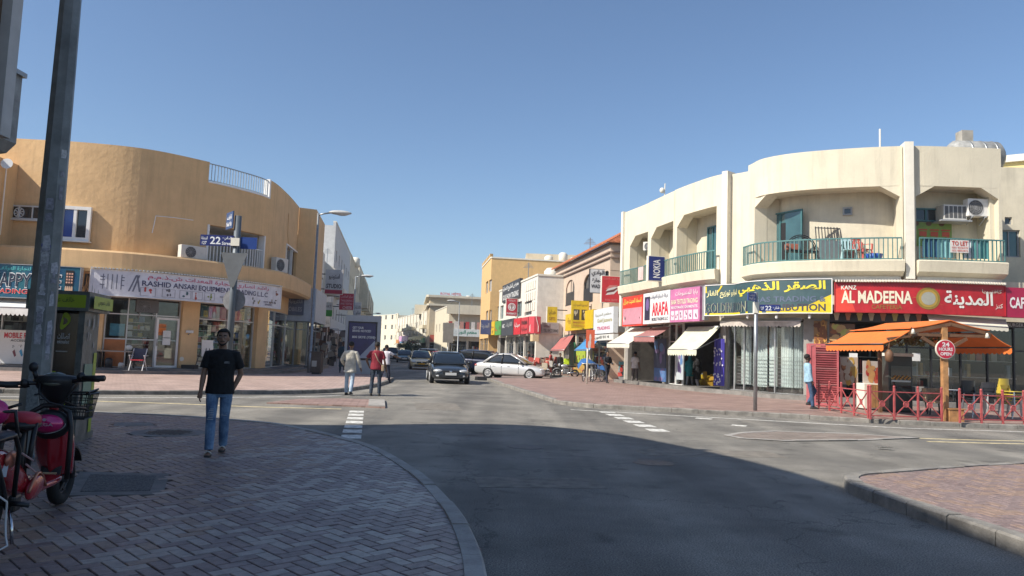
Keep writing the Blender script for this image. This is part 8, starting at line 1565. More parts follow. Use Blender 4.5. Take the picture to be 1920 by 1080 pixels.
# ---- the red electric scooter in the foreground
def scooter():
    rp, fp = V((-3.47, 5.1, 0.12)), V((-3.74, 6.42, 0.12)); d = (fp - rp); wb = d.length; a = math.atan2(d.y, d.x) - PI / 2
    t = thing('electric_scooter', 'red electric scooter with a front basket parked at the left edge', 'scooter', rp, local=True, rz=a)
    RED = mat('scooter_red', (0.38, 0.014, 0.025), 0.22, 0.15, var=0.1, coat=0.9); MAG = mat('scooter_magenta', (0.58, 0.02, 0.16), 0.2, 0.2, var=0.08, coat=1.0); SAD = mat('saddle_red', (0.5, 0.04, 0.06), 0.5, var=0.1, bump=0.1, bscale=200); B = mat('scooter_black', (0.015, 0.015, 0.016), 0.42, var=0.1); F0 = wb
    for y in (0.0, wb):
        w = spoked(t, y, 0.225, 0.05, 6, rim=mat('dark_rim', (0.08, 0.08, 0.085), 0.4, 0.7))
    for o_ in ():
        pass
    # front fork, fender
    mb = MB()
    for s in (-1, 1): mb.tube([(s * 0.075, F0, 0.225), (s * 0.075, F0 - 0.12, 0.6)], 0.022, 8)
    mb.tube([(0, F0 - 0.12, 0.58), (0, F0 - 0.24, 0.98)], 0.035, 10); mb.build('fork', B, t)
    mb = MB(); mb.loft([[V((x, F0 + 0.265 * math.cos(q), 0.225 + 0.265 * math.sin(q) + (0.0 if abs(x) > .06 else 0.012))) for x in (-0.075, -0.05, 0.05, 0.075)] + [V((x, F0 + 0.25 * math.cos(q), 0.225 + 0.25 * math.sin(q))) for x in (0.075, -0.075)] for q in [rad(25 + 14 * k) for k in range(11)]]); mb.build('front_fender', B, t)
    MB().cbx((0.0, F0 - 0.3, 0.3), (0.13, 0.01, 0.03)).build('reflector', paint((0.6, 0.5, 0.3), 0.2), t)
    # leg shield: curved red shell with two raised ribs
    mb = MB(); mb.smooth = True; rings = []
    for k in range(9):
        z = 0.28 + 0.5 * k / 8; wdt = 0.115 + 0.03 * math.sin(PI * min(1, k / 7)) ; y0 = F0 - 0.26 - 0.10 * (k / 8) + (0.05 * (1 - k / 2.0) if k < 2 else 0)
        f = [V((wdt * u, y0 + 0.09 * u * u - 0.028 * math.exp(-((abs(u) - 0.0) / 0.16) ** 2), z)) for u in [-1 + 0.125 * i for i in range(17)]]
        rings.append(f + [p + V((0, 0.035, 0)) for p in reversed(f)])
    mb.loft(rings); mb.build('leg_shield', RED, t)
    mb = MB(); mb.ell((0, F0 - 0.405, 0.715), (0.122, 0.065, 0.072), 18, 10); mb.build('glove_box', MAG, t); mb = MB(); mb.tube([V((0.126 * math.cos(q), F0 - 0.43 + 0.05 * abs(math.cos(q)), 0.715 + 0.076 * math.sin(q))) for q in [PI + PI * k / 12 for k in range(13)]], 0.006, 5); mb.build('glove_box_trim', M_CHR, t)
    mpv = flat_map(V((-0.1, F0 - 0.474, 0.70)), V((1, 0, 0))); mb = letter(MB(), 'VEGA', mpv, 0.04, 0.17, 0.0, 0.022, 0.004, 0.02); mb.build('lettering', paint((0.5, 0.4, 0.45)), t); mb = MB(); oval(mb, mpv, 0.105, 0.05, 0.014, 0.012, 0.004, 10); mb.build('badge', paint((0.5, 0.4, 0.45)), t)
    mb = MB(); mb.ell((0, F0 - 0.33, 0.70), (0.15, 0.06, 0.12), 16, 8); mb.build('inner_panel', B, t)
    mb = MB(); mb.tube([(0.155, F0 - 0.34, 0.27), (0.165, F0 - 0.36, 0.5), (0.165, F0 - 0.36, 0.68), (0.135, F0 - 0.35, 0.80), (0.06, F0 - 0.33, 0.85), (-0.06, F0 - 0.33, 0.85), (-0.135, F0 - 0.35, 0.80), (-0.165, F0 - 0.36, 0.68), (-0.165, F0 - 0.36, 0.5), (-0.155, F0 - 0.34, 0.27)], 0.02, 9); mb.build('guard_tube', B, t)
    mb = MB(); mb.tube([(0, F0 - 0.3, 0.78), (0, F0 - 0.26, 0.9)], 0.035, 8); mb.build('neck', RED, t)
    # headset and gauge
    mb = MB(); mb.smooth = True; rings = []
    for z, rx_, ry_, yo in ((0.86, 0.055, 0.05, 0.0), (0.92, 0.09, 0.07, -0.01), (0.99, 0.145, 0.10, -0.02), (1.05, 0.175, 0.12, -0.03), (1.085, 0.15, 0.10, -0.035), (1.095, 0.08, 0.06, -0.035)): rings.append([V((rx_ * math.cos(2 * PI * k / 18), F0 - 0.25 + yo + ry_ * math.sin(2 * PI * k / 18), z)) for k in range(18)])
    mb.loft(rings); mb.build('headset_cowl', B, t); Mg = Mx.Rotation(-0.5, 3, 'X'); mb = MB(); mb.ell((0, F0 - 0.335, 1.062), (0.105, 0.075, 0.03), 18, 6, Mx.Rotation(0.75, 3, 'X')); mb.build('gauge', mat('gauge_glass', (0.10, 0.11, 0.085), 0.15, var=0), t)
    hb = []
    mb = MB(); mb.tube([(-0.40, F0 - 0.47, 1.02), (-0.2, F0 - 0.36, 1.025), (0, F0 - 0.28, 1.03), (0.2, F0 - 0.36, 1.06), (0.40, F0 - 0.46, 1.085)], 0.017, 8); mb.build('handlebar', B, t)
    for s, z in ((-1, 1.02), (1, 1.085)):
        mb = MB(); mb.tube([V((s * 0.24, F0 - 0.385, z - 0.01)), V((s * 0.405, F0 - 0.465, z))], 0.026, 10); mb.build('grip', B, t)
        mb = MB(); mb.tube([V((s * 0.18, F0 - 0.34, z - 0.02)), V((s * 0.22, F0 - 0.29, z - 0.03)), V((s * 0.34, F0 - 0.36, z - 0.03))], 0.009, 6); mb.build('brake_lever', B, t); mb = MB(); mb.ell((s * 0.205, F0 - 0.365, z + 0.005), (0.035, 0.03, 0.035), 8, 6); mb.build('switch_box', B, t)
    mb = MB(); mb.tube([(-0.13, F0 - 0.33, 1.06), (-0.15, F0 - 0.34, 1.13)], 0.018, 7); mb.ell((-0.155, F0 - 0.345, 1.155), (0.036, 0.03, 0.04), 10, 7); mb.build('mirror_stub', B, t)
    for q in ([(-0.1, F0 - 0.36, 1.05), (-0.07, F0 - 0.41, 0.95), (0.0, F0 - 0.40, 0.88), (0.12, F0 - 0.34, 0.84), (0.2, F0 - 0.2, 0.82)], [(0.15, F0 - 0.32, 1.03), (0.1, F0 - 0.3, 0.95), (0.05, F0 - 0.25, 0.88), (0.2, F0 - 0.12, 0.8)], [(-0.16, F0 - 0.3, 1.03), (-0.05, F0 - 0.24, 0.92), (0.05, F0 - 0.2, 0.8)]): MB().tube(q, 0.009, 6).build('cable', B, t)
    # wire basket
    mb = MB(); y0, y1, z0, z1 = F0 - 0.1, F0 + 0.16, 0.72, 0.93
    def loop(z, e): return [V((-0.19 + e, y0 + e, z)), V((0.19 - e, y0 + e, z)), V((0.19 - e, y1 - e, z)), V((-0.19 + e, y1 - e, z)), V((-0.19 + e, y0 + e, z))]
    for z, e, r_ in ((z1, 0.0, 0.008), (z1 - 0.05, 0.01, 0.004), (z1 - 0.1, 0.015, 0.004), (z1 - 0.15, 0.02, 0.004), (z0, 0.03, 0.006)):
        lp = loop(z, e)
        for a_, b_ in zip(lp, lp[1:]): mb.tube([a_, b_], r_, 4)
    for a_, b_ in zip(zip(loop(z1, 0), loop(z1, 0)[1:]), zip(loop(z0, 0.03), loop(z0, 0.03)[1:])):
        for k in range(9): mb.tube([a_[0].lerp(a_[1], k / 8), b_[0].lerp(b_[1], k / 8)], 0.0035, 4)
    for k in range(1, 7): mb.tube([V((-0.16, y0 + 0.03 + 0.035 * k, z0)), V((0.16, y0 + 0.03 + 0.035 * k, z0))], 0.0035, 4)
    mb.tube([(0.17, y0, z1), (0.2, y0 - 0.05, z1 + 0.02), (0.2, y1 - 0.06, z1 + 0.035), (0.15, y1 - 0.02, z1)], 0.008, 5); mb.tube([(-0.17, y0, z1), (-0.2, y0 - 0.05, z1 - 0.01), (-0.2, y1 - 0.06, z1 + 0.01), (-0.15, y1 - 0.02, z1)], 0.008, 5); mb.build('basket', B, t, kind='stuff')
    # floor, body, battery case, side covers
    mb = MB(); mb.smooth = True; rings = []
    for y, wd_, z0_, z1_ in ((F0 - 0.28, 0.14, 0.25, 0.33), (F0 - 0.42, 0.13, 0.22, 0.29), (0.55, 0.10, 0.22, 0.30), (0.38, 0.10, 0.24, 0.46), (0.2, 0.105, 0.3, 0.6), (0.0, 0.11, 0.46, 0.66), (-0.2, 0.09, 0.52, 0.66), (-0.3, 0.05, 0.56, 0.64)): rings.append([V((x * wd_, y, z0_ + (z1_ - z0_) * q)) for x, q in ((-0.7, 0), (0.7, 0), (1, 0.3), (1, 0.75), (0.75, 1), (-0.75, 1), (-1, 0.75), (-1, 0.3))])
    mb.loft(rings); mb.build('body_shell', RED, t, sub=1)
    mb = MB(); mb.ell((0.11, 0.52, 0.30), (0.035, 0.16, 0.085), 14, 8, Mx.Rotation(0.25, 3, 'X')); mb.build('side_cover', RED, t); mb = MB(); mb.tube([V((0.13, 0.36 + 0.30 * k / 10, 0.28 + 0.12 * math.sin(PI * k / 10))) for k in range(11)], 0.012, 6); mb.build('cover_trim', mat('copper_trim', (0.5, 0.22, 0.14), 0.25, 0.6), t)
    for k in range(3): mb = MB(); mb.tube([(0.115, 0.22 + 0.09 * k, 0.58 - 0.09 * k), (0.118, 0.42 + 0.1 * k, 0.5 - 0.11 * k)], 0.007, 5); mb.build('stripe', paint((0.45, 0.3, 0.3)), t)
    mb = MB(); mb.ell((0.115, 0.06, 0.56), (0.02, 0.09, 0.06), 10, 6); mb.build('bronze_panel', mat('bronze_panel', (0.42, 0.15, 0.1), 0.3, 0.4), t)
    # seats
    mb = MB(); mb.tube([(0, 0.50, 0.3), (0, 0.5, 0.76)], 0.028, 8); mb.tube([(-0.1, 0.38, 0.45), (-0.1, 0.46, 0.77)], 0.018, 6); mb.tube([(0.1, 0.38, 0.45), (0.1, 0.46, 0.77)], 0.018, 6); mb.build('seat_post', B, t)
    mb = MB(); mb.smooth = True; rings = []
    for y, wd_, z_, th in ((0.08, 0.06, 0.90, 0.05), (0.11, 0.125, 0.905, 0.075), (0.2, 0.135, 0.90, 0.085), (0.3, 0.09, 0.885, 0.075), (0.4, 0.05, 0.875, 0.06), (0.47, 0.028, 0.87, 0.04)): rings.append([V((x * wd_, y + 0.3, z_ - 0.08 + q * th)) for x, q in ((-0.9, -1), (-1, -0.3), (-0.75, 0.25), (0, 0.42), (0.75, 0.25), (1, -0.3), (0.9, -1), (0, -1.1))])
    mb.loft(rings); mb.build('saddle', SAD, t, sub=1); MB().ell((0, 0.5, 0.75), (0.12, 0.15, 0.05), 12, 6).build('saddle_spring', B, t)
    mb = MB(); mb.smooth = True; rings = []
    for y, wd_, z_ in ((-0.36, 0.06, 0.755), (-0.33, 0.12, 0.765), (-0.15, 0.135, 0.77), (0.02, 0.12, 0.765), (0.06, 0.08, 0.755)): rings.append([V((x * wd_, y + 0.22, z_ - 0.06 + q * 0.035)) for x, q in ((-0.9, -1), (-1, 0.3), (-0.7, 0.95), (0.7, 0.95), (1, 0.3), (0.9, -1))])
    mb.loft(rings); mb.build('rear_seat', B, t, sub=1); mb = MB(); mb.ell((-0.07, 0.12, 0.87), (0.13, 0.05, 0.10), 14, 8); mb.build('backrest_pad', MAG, t); mb = MB(); mb.tube([(-0.12, 0.12, 0.7), (-0.13, 0.1, 0.87), (0.1, 0.1, 0.88), (0.12, 0.12, 0.7)], 0.014, 6); mb.tube([(0.04, 0.12, 0.9), (0.12, 0.14, 0.93)], 0.012, 6); mb.build('backrest_frame', B, t)
    for s in (-1, 1): mb = MB(); mb.tube([(s * 0.13, 0.12, 0.30), (s * 0.16, 0.06, 0.62), (s * 0.15, 0.0, 0.73), (s * 0.14, -0.3, 0.72), (s * 0.15, -0.12, 0.42), (s * 0.13, 0.02, 0.24)], 0.016, 7); mb.build('rack_tube', B, t)
    mb = MB(); mb.loft([[V((x, 0.29 * math.cos(q), 0.225 + 0.29 * math.sin(q))) for x in (-0.07, 0.07)] + [V((x, 0.28 * math.cos(q), 0.225 + 0.28 * math.sin(q))) for x in (0.07, -0.07)] for q in [rad(30 + 14 * k) for k in range(11)]]); mb.build('rear_fender', B, t)
    Mp = Mx.Translation((0.03, -0.03, 0.53)) @ Mx.Rotation(-0.25, 4, 'X') @ Mx.Rotation(0.35, 4, 'Z'); mb = MB(); mb.bx(-0.1, 0.1, -0.004, 0.004, -0.07, 0.07, Mp); mb.build('number_plate', paint((0.55, 0.56, 0.58)), t); mb = MB(); mb.bx(-0.09, 0.07, -0.007, -0.0045, -0.06, 0.06, Mp); mb.build('blue_field', paint((0.015, 0.05, 0.26)), t)
    mpl_ = lambda u, v, d: Mp @ V((u, -0.008 - d, v)); mb = letter(MB(), '3L', mpl_, -0.04, 0.05, -0.045, 0.03, 0.001, 0.02); mb.build('lettering', paint((0.6, 0.6, 0.62)), t)
    MB().tube([(0.13, 0.06, 0.22), (0.17, 0.02, 0.13), (0.19, 0.0, 0.01)], 0.012, 6).build('kick_stand', M_CHR, t); MB().tube([(0.12, 0.1, 0.26), (0.23, 0.12, 0.24)], 0.018, 7).build('foot_peg', B, t); MB().cbx((0.12, 0.16, 0.25), (0.05, 0.12, 0.12)).build('motor_case', B, t, bevel=0.02)
    MB().tube([(0.02, -0.3, 0.42), (0.1, -0.18, 0.40), (0.16, -0.06, 0.30), (0.16, -0.05, 0.16), (0.18, -0.08, 0.08), (0.21, -0.12, 0.03), (0.17, -0.2, 0.006), (0.1, -0.22, 0.006)], 0.007, 6).build('white_cable', paint((0.6, 0.6, 0.6)), t)
    return t
scooter()
# ================================================================ PEOPLE
def fuse(mb, name, m, parent, vox, smooth=3, inflate=0.0):
    """one continuous skin over overlapping shapes"""
    me = mb.mesh('shape', m); o = bpy.data.objects.new('shape', me); COL.objects.link(o)
    r = o.modifiers.new('r', 'REMESH'); r.mode = 'VOXEL'; r.voxel_size = vox; r.use_smooth_shade = True
    if smooth: k = o.modifiers.new('s', 'SMOOTH'); k.iterations = smooth; k.factor = 0.5
    dg = bpy.context.evaluated_depsgraph_get(); dg.update(); me2 = bpy.data.meshes.new_from_object(o.evaluated_get(dg)); me2.name = name
    bpy.data.objects.remove(o); me2.materials.clear(); me2.materials.append(m); me2.polygons.foreach_set('use_smooth', [True] * len(me2.polygons))
    b = bpy.data.objects.new(name, me2); COL.objects.link(b); b.parent = parent; ORG[b.name] = V(); return b
def skin(c): return mat('skin_%d' % int(c[0] * 1000), c, 0.5, var=0.06, scale=20)
def cloth(c, k=''): return mat('cloth_%d_%d_%d' % (c[0] * 999, c[1] * 999, c[2] * 999) + k, c, 0.85, var=0.2, scale=9, bump=0.7, bscale=15)
def person(label, loc, head, h=1.74, legs=((0.25, 0.03, 0.1), (-0.2, 0.03, 0.35)), arms=((0.1, 0.12, 0.2, 0.0), (-0.1, 0.12, 0.25, 0.0)), sk=(0.16, 0.085, 0.05), top=(0.3, 0.3, 0.3), bottom=(0.05, 0.06, 0.1), sleeve=0.75, kurta=0.0, shoes=(0.03, 0.03, 0.03), vox=0.013, hair=(0.012, 0.01, 0.009), slim=1.0, face=False, beard=False, robe=False, lean=0.0, group='people on the street', turn=0.0, sandals=False, fit=1.0):
    """arms and legs: (swing forwards, spread, bend, inwards); first of each pair is the person's right"""
    s = h / 1.75; t = thing('person', label, 'person', (0, 0, 0), group, local=True); t.scale = (s, s, s)
    J = {}; base = 0.93; lo = 1e9
    rotl = lambda p: Mx.Rotation(lean, 3, 'X') @ p
    def dirv(sw, sp, sd): return V((sd * math.sin(sp), -math.sin(sw) * math.cos(sp), -math.cos(sw) * math.cos(sp)))
    for k, sd in ((0, -1), (1, 1)):
        sw, sp, bd = legs[k]; hp = V((sd * 0.092, 0, base)); kn = hp + dirv(sw, sp, sd) * 0.43; an = kn + dirv(sw - bd, sp * 0.6, sd) * 0.41; J['h', sd], J['k', sd], J['a', sd] = hp, kn, an; lo = min(lo, an.z - 0.085)
    for v in J.values(): v.z -= lo
    dz = -lo; Z = lambda z: z + dz
    for k, sd in ((0, -1), (1, 1)):
        sw, sp, bd, inn = arms[k]; sh = rotl(V((sd * 0.185, 0.0, 1.40 - base))) + V((0, 0, base + dz)); el = sh + dirv(sw, sp, sd) * 0.285; d2 = dirv(sw + bd, sp - inn, sd); wr = el + d2 * 0.25; J['s', sd], J['e', sd], J['w', sd], J['d', sd] = sh, el, wr, d2
    def TR(x, y, z): p = rotl(V((x, y, z - base))); return p + V((0, 0, base + dz))
    def ringz(z, rx, ry, y=0.0, n=16): return [TR(rx * math.cos(2 * PI * i / n), y + ry * math.sin(2 * PI * i / n), z) for i in range(n)]
    w_ = slim
    mb = MB(); mb.loft([ringz(z, a * w_, b * w_, y) for z, a, b, y in ((0.84, .12, .09, .0), (0.92, .155, .105, .0), (1.02, .14, .095, 0), (1.12, .135, .09, 0), (1.25, .155, .10, -.005), (1.36, .165, .10, 0), (1.42, .13, .08, .005), (1.46, .065, .06, .008))])
    mb.tube([TR(0, .008, 1.42), TR(0, -.005, 1.53)], [.058, .052], 12)
    hc = TR(0, -0.02, 1.618); Rh = Mx.Rotation(turn, 3, 'Z')
    mb.ell(hc + V((0, 0.012, 0.02)), (.075, .092, .098), 16, 12, Rh); mb.ell(hc + Rh @ V((0, -0.022, -0.055)), (.058, .062, .062), 14, 10, Rh)
    mb.ell(hc + Rh @ V((0, -.088, -.018)), (.013, .02, .024), 8, 6, Rh)
    for sd in (-1, 1): mb.ell(hc + Rh @ V((sd * .077, .012, -.012)), (.012, .022, .032), 8, 6, Rh)
    for sd in (-1, 1):
        sh, el, wr, d = J['s', sd], J['e', sd], J['w', sd], J['d', sd]
        mb.tube([sh + V((-sd * .05, 0, .01)), sh, sh.lerp(el, .35), el, el.lerp(wr, .3), wr], [.043, .045, .043, .037, .039, .026], 12)
        x = d.cross(V((0, 1, 0))); x = x.normalized() if x.length > .1 else V((1, 0, 0)); y = x.cross(d).normalized(); c = wr + d * .05
        mb.tube([wr, wr + d * .03, wr + d * .09], [(.022, .018), (.016, .034), (.013, .037)] if abs(x.x) > .7 else [(.022, .018), (.034, .016), (.037, .013)], 10)
        for f, (o_, l_) in enumerate(((-.028, .062), (-.010, .073), (.009, .069), (.026, .054))):
            p0 = wr + d * .085 + y * o_; p1 = p0 + d * l_ * .5 + x * (-sd * .006); p2 = p0 + d * l_ * .86 - x * sd * .026; mb.tube([p0 - d * .015, p0, p1, p2], [.0095, .0092, .0085, .007], 8)
        p0 = wr + d * .03 - y * .03; mb.tube([p0, p0 - y * .028 + d * .03, p0 - y * .03 + d * .06 - x * sd * .012], [.013, .011, .008], 8)
        hp, kn, an = J['h', sd], J['k', sd], J['a', sd]
        mb.tube([hp, hp.lerp(kn, .4), kn, kn.lerp(an, .35), an], [.082, .07, .05, .052, .034], 12); f0 = an - V((0, 0, .045)); mb.tube([f0 + V((0, .05, -.0)), f0 + V((0, -.05, -.008)), f0 + V((0, -.15, -.02))], [(.035, .035), (.04, .03), (.034, .018)], 10)
    fuse(mb, 'body', skin(sk), t, vox)
    # hair as a cap
    mb = MB(); mb.ell(hc + V((0, .020, .036)), (.077, .092, .088), 16, 12, Rh); me = mb.mesh('hair', cloth(hair, 'h')); bm = bmesh.new(); bm.from_mesh(me)
    kill = [v for v in bm.verts if (Rh.inverted() @ (v.co - hc)).y < -.03 + max(0, ((v.co - hc).z - .03) * -2) and (v.co - hc).z < .062 or (v.co - hc).z < -.03]; bmesh.ops.delete(bm, geom=kill, context='VERTS'); bm.to_mesh(me); bm.free()
    ho = bpy.data.objects.new('hair', me); COL.objects.link(ho); ho.parent = t; so_ = ho.modifiers.new('t', 'SOLIDIFY'); so_.thickness = .014; so_.offset = 1
    if robe: mb = MB(); mb.ell(hc + V((0, .02, .0)), (.10, .115, .14), 14, 10); mb.loft([ringz(1.55, .09, .1, .03), ringz(1.42, .17, .13, .02), ringz(1.25, .2, .14, .02)]); fuse(mb, 'headscarf', cloth(hair, 'h'), t, vox)
    if face:
        for sd in (-1, 1):
            e = hc + Rh @ V((sd * .03, -.077, .012)); mb = MB(); mb.ell(e, (.013, .007, .006), 10, 6, Rh); mb.build('eye', paint((.5, .48, .46), .3, var=0), t); mb = MB(); mb.ell(e + Rh @ V((0, -.005, 0)), (.0055, .004, .0055), 8, 6); mb.build('iris', M_BLK, t)
            mb = MB(); mb.tube([hc + Rh @ V((sd * .013, -.083, .03)), hc + Rh @ V((sd * .032, -.081, .036)), hc + Rh @ V((sd * .05, -.068, .031))], .006, 6); mb.build('eyebrow', cloth(hair, 'h'), t)
        mb = MB(); mb.tube([hc + Rh @ V((x, -.079 + abs(x) * .35, -.062)) for x in (-.024, -.012, 0, .012, .024)], .0062, 6); mb.build('lips', skin((sk[0] * .8, sk[1] * .6, sk[2] * .65)), t)
    if beard:
        mb = MB(); mb.tube([hc + Rh @ V((sd * .068 * math.sin(q) if False else .066 * math.sin(q), .0 - .075 * math.cos(q), -.035 - .062 * math.cos(q) ** 2)) for q in [rad(-72 + 9 * k) for k in range(17)] for sd in (1,)], [.005, .007, .008, .008, .009, .01, .011, .012, .013, .012, .011, .01, .009, .008, .008, .007, .005], 6); mb.tube([hc + Rh @ V((x, -.083 + abs(x) * .4, -.047)) for x in (-.028, -.014, 0, .014, .028)], .006, 6); mb.build('beard', cloth(hair, 'b'), t)
    # shirt
    g = .016 * fit; mb = MB(); rows_ = [(1.465, .085, .075, .008), (1.42, .145 + g, .088 + g, .005), (1.36, .178 + g, .105 + g, 0), (1.25, .17 + g, .108 + g, -.003), (1.12, .158 + g, .102 + g, 0), (1.0, .164 + g, .112 + g, 0), (.90, .178 + g, .125 + g, 0), (.85, .180 + g, .127 + g, 0)]
    if kurta: rows_ = rows_[:-1] + [(.80, .182 + g, .14 + g, 0), (.93 - kurta * .7, .19 + g, .16 + g, 0), (.93 - kurta, .2 + g, .18 + g, 0)]
    mb.loft([ringz(z, a * w_, b * w_, y) for z, a, b, y in rows_])
    for sd in (-1, 1):
        sh, el, wr = J['s', sd], J['e', sd], J['w', sd]; pts = [sh + V((-sd * .09, 0, -.005)), sh + V((-sd * .012, 0, -.012)), sh.lerp(el, .5)]; rr = [.06, .069, .066]
        if sleeve <= .75: pts += [sh.lerp(el, sleeve)]; rr += [.07]
        else: pts += [el, el.lerp(wr, .5), el.lerp(wr, .94)]; rr += [.058, .052, .046]
        mb.tube(pts, [q + .004 * (fit - 1) * 4 for q in rr], 12)
    fuse(mb, 'shirt' if not kurta else 'long_shirt', top if not isinstance(top, tuple) else cloth(top), t, vox, 5)
    # trousers
    mb = MB(); mb.loft([ringz(z, a * w_, b * w_) for z, a, b in ((.97, .14, .10), (.92, .152, .106), (.84, .155, .108), (.80, .13, .10))])
    for sd in (-1, 1):
        hp, kn, an = J['h', sd], J['k', sd], J['a', sd]; e = .012 * fit; mb.tube([hp + V((0, 0, .02)), hp.lerp(kn, .4), kn, kn.lerp(an, .4), an.lerp(kn, -.02)], [.086, .074 + e * .6, .052 + e, .053 + e, .042 + e * 1.1], 12)
    fuse(mb, 'trousers', bottom if not isinstance(bottom, tuple) else cloth(bottom), t, vox, 2)
    for sd in (-1, 1):
        an = J['a', sd]; f0 = an - V((0, 0, .05)); sm = cloth(shoes, 's')
        if sandals:
            mb = MB(); mb.loft([[f0 + V((x, y, z)) for x, z in ((-w2, -.035), (w2, -.035), (w2, -.012), (-w2, -.012))] for y, w2 in ((.075, .025), (.05, .036), (-.05, .038), (-.12, .046), (-.17, .036), (-.19, .015))]); mb.build('sandal', M_BLK, t); mb = MB(); mb.tube([f0 + V((x, -.07, -.012 + .045 * math.cos(x / .045 * 1.4))) for x in (-.045, -.025, 0, .025, .045)], [(.035, .008)] * 5, 8); mb.build('strap', paint((.5, .47, .42)), t)
        else: mb = MB(); mb.smooth = True; mb.loft([[f0 + V((w2 * math.cos(q), y, -.035 + max(0, hh * math.sin(q)) + (.0 if math.sin(q) > 0 else 0))) for q in [2 * PI * k / 12 for k in range(12)]] for y, w2, hh in ((.08, .02, .05), (.06, .036, .085), (0, .042, .1), (-.07, .045, .08), (-.13, .046, .055), (-.175, .03, .035))]); mb.build('shoe', sm, t)
    t.location = (loc[0], loc[1], loc[2]); t.rotation_euler.z = math.atan2(head[1], head[0]) + PI / 2; return t, J, hc, TR
M_DEN = mat('washed_denim', (0.16, 0.25, 0.36), 0.85, var=0.4, scale=5, bump=0.4, bscale=30, c2=(0.05, 0.10, 0.2))
p = G(404, 851, 0.12)
t, J, hc, TR = person('young man in a black t-shirt and ripped blue jeans walking towards us', p, (0.27, -1), 1.61, legs=((0.24, -0.03, 0.06), (-0.17, -0.04, 0.22)), arms=((0.02, 0.13, 0.22, 0.06), (-0.25, 0.25, 0.42, 0.62)), sk=(0.25, 0.14, 0.09), top=cloth((0.008, 0.008, 0.009)), bottom=M_DEN, sleeve=0.72, vox=0.0075, face=True, beard=True, sandals=True, group='', slim=0.98, fit=1.15)
mps = lambda u, v, d: TR(0.045 + u, -0.122 - d, 1.27 + v); mb = letter(MB(), 'MERIS', mps, 0, 0.07, 0, 0.014, 0.006, 0.02); blob(mb, mps, [(-0.005, 0.022), (0.03, 0.017), (0.075, 0.024), (0.03, 0.026)], 0.006); mb.build('chest_print', paint((0.35, 0.35, 0.36)), t)
for z, x in ((0.62, -0.1), (0.55, -0.08), (0.60, 0.11)):
    k = J['k', -1 if x < 0 else 1]; mb = MB()
    for q in range(4): mb.tube([k + V((-0.04 + 0.008 * q, -0.073, 0.07 + 0.022 * q - (0.62 - z))), k + V((0.035, -0.075, 0.065 + 0.024 * q - (0.62 - z)))], 0.005, 5)
    mb.build('rip', paint((0.4, 0.45, 0.5)), t, kind='stuff')
p = G(654, 741); person('man in a cream long shirt and pale blue trousers walking away on the left', p, (0.1, 1), 1.74, legs=((-0.16, 0.05, 0.28), (0.14, 0.05, 0.05)), arms=((0.05, 0.3, 0.1, 0.05), (0.02, 0.42, 0.85, 0.55)), top=(0.50, 0.47, 0.40), bottom=(0.36, 0.45, 0.55), sleeve=1, kurta=0.18, fit=1.0)
p = G(703, 742); t, J, hc, TR = person('man in a maroon shirt and dark trousers with a tan shoulder bag walking away', p, (-0.05, 1), 1.76, legs=((0.05, 0.05, 0.05), (-0.05, 0.05, 0.1)), arms=((-0.05, 0.25, 0.25, 0.05), (-0.25, 0.5, 0.9, 0.75)), top=(0.22, 0.015, 0.03), bottom=(0.035, 0.05, 0.075), sleeve=0.75, slim=1.08)
q = J['s', -1]; mb = MB(); mb.tube([TR(0.08, 0.02, 1.475), TR(0.04, 0.135, 1.35), TR(-0.06, 0.14, 1.15), TR(-0.19, 0.09, 0.98)], [(0.018, 0.006)] * 4, 6); mb.build('bag_strap', paint((0.4, 0.3, 0.2)), t); mb = MB(); mb.cbx(TR(-0.22, 0.04, 0.9), (0.09, 0.2, 0.2)); mb.build('shoulder_bag', paint((0.36, 0.26, 0.17)), t, bevel=0.02)
p = G(722, 714); p = D(722, 714, 34); p.z = 0; person('man in a white shirt pointing ahead, partly hidden by the maroon shirted man', p, (0.4, 1), 1.74, arms=((0.9, 0.5, 0.3, 0), (0.1, 0.1, 0.2, 0)), top=(0.6, 0.58, 0.62), bottom=(0.02, 0.025, 0.05), sleeve=0.7)
p = D(641, 700, 42.5); p.z = 0.12; person('man in a dark teal robe standing left of the advert panel', p, (0.2, -1), 1.78, top=(0.04, 0.09, 0.12), bottom=(0.03, 0.07, 0.1), sleeve=1, kurta=0.6, arms=((0.1, 0.1, 0.1, 0), (0.5, 0.2, 1.2, 0.3)), slim=0.95)
p = G(1516, 766, 0.12); person('man in a light blue shirt leaning on the red louvre shutter with one foot up', p, (1, -0.15), 1.74, legs=((0.15, 0.03, 0.05), (0.55, 0.04, 1.05)), arms=((0.05, 0.1, 0.25, 0.1), (0.1, 0.1, 0.3, 0.1)), top=(0.30, 0.48, 0.60), bottom=(0.045, 0.085, 0.16), sleeve=0.9, sk=(0.07, 0.035, 0.022), lean=-0.06)
p = G(1138, 718, 0.12); person('man in black carrying something white, walking past the bicycles', p, (0.5, -1), 1.75, legs=((0.3, 0.03, 0.2), (-0.25, 0.03, 0.5)), arms=((0.3, 0.15, 1.0, 0.3), (0.2, 0.15, 1.0, 0.3)), top=(0.02, 0.022, 0.028), bottom=(0.015, 0.018, 0.035), sleeve=0.8)
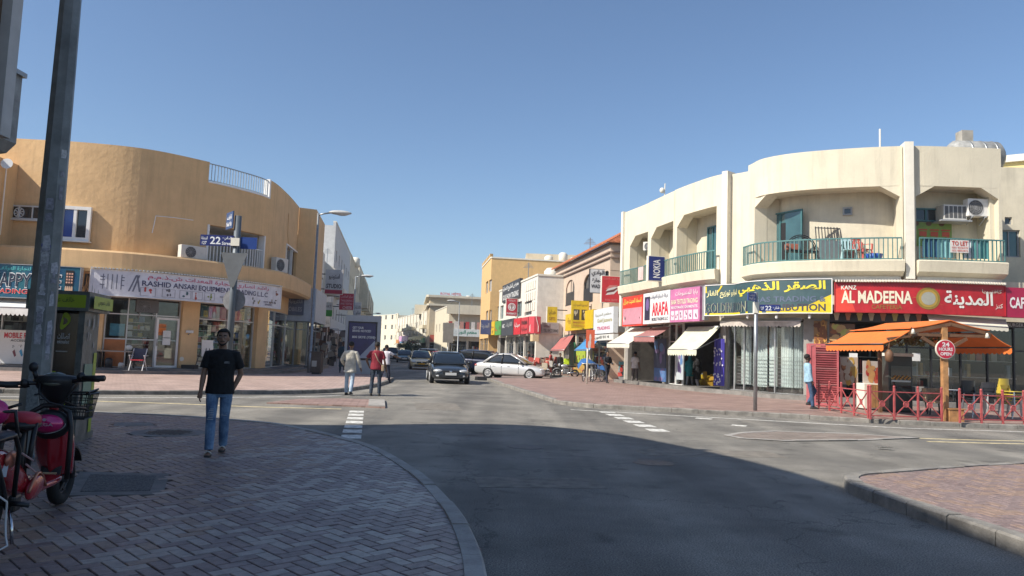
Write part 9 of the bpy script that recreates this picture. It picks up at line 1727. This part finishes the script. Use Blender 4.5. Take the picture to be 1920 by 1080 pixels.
p = G(1190, 720, 0.12); person('man in a white shirt and dark trousers standing at the toy shop, seen from behind', p, (0.9, 0.7), 1.76, legs=((0.05, 0.06, 0.1), (-0.05, 0.06, 0.1)), top=(0.56, 0.54, 0.53), bottom=(0.10, 0.085, 0.08), sleeve=0.75, slim=1.15, fit=1.5)
p = G(1293, 727, 0.14); person('woman in a teal scarf and pale patterned trousers at the clothes shop', p, (0.4, 1), 1.64, top=(0.03, 0.25, 0.28), bottom=(0.42, 0.4, 0.42), sleeve=1, kurta=0.3, hair=(0.03, 0.24, 0.28), robe=True)
p = G(1307, 729, 0.14); person('woman in a black scarf and black dress beside the teal scarfed woman', p, (-0.3, 1), 1.62, top=(0.012, 0.012, 0.014), bottom=(0.4, 0.38, 0.4), sleeve=1, kurta=0.42, hair=(0.01, 0.01, 0.012), robe=True)
p = G(1063, 705, 0.02); person('rider in black sitting hunched by the white motorbike', p + V((-0.5, 0.6, 0)), (0.3, -1), 1.7, top=(0.02, 0.02, 0.022), bottom=(0.02, 0.02, 0.025), sleeve=1)
for k, (x, y, c, lb) in enumerate(((6.2, 58, (0.5, 0.1, 0.1), 'shopper in red among the stalls behind the silver car'), (1.6, 64, (0.06, 0.06, 0.07), 'shopper in black under the tan hanging board'), (-8.5, 118, (0.6, 0.58, 0.55), 'far pedestrian in white by the laundry house'), (-9.8, 122, (0.1, 0.12, 0.2), 'far pedestrian in navy by the laundry house'), (-14.2, 125, (0.5, 0.45, 0.4), 'far pedestrian in beige crossing near the end of the street'))):
    if k == 0: x, y = 3.1, 56.5
    person(lb, (x, y, 0.12), (R.uniform(-1, 1), R.uniform(-1, 1)), 1.72, top=c, bottom=(0.04, 0.045, 0.06), vox=0.02)
# ================================================================ AIR
m = bpy.data.materials.new('thin_haze'); m.use_nodes = True; t = m.node_tree; t.nodes.remove(t.nodes['Principled BSDF']); v = t.nodes.new('ShaderNodeVolumePrincipled'); v.inputs['Color'].default_value = (0.86, 0.9, 0.95, 1); v.inputs['Density'].default_value = 0.00045; v.inputs['Anisotropy'].default_value = 0.2
t.links.new(v.outputs[0], t.nodes['Material Output'].inputs['Volume'])
MB().bx(-905, 905, -305, 1505, -1.5, 24).build('haze', m, kind='stuff')
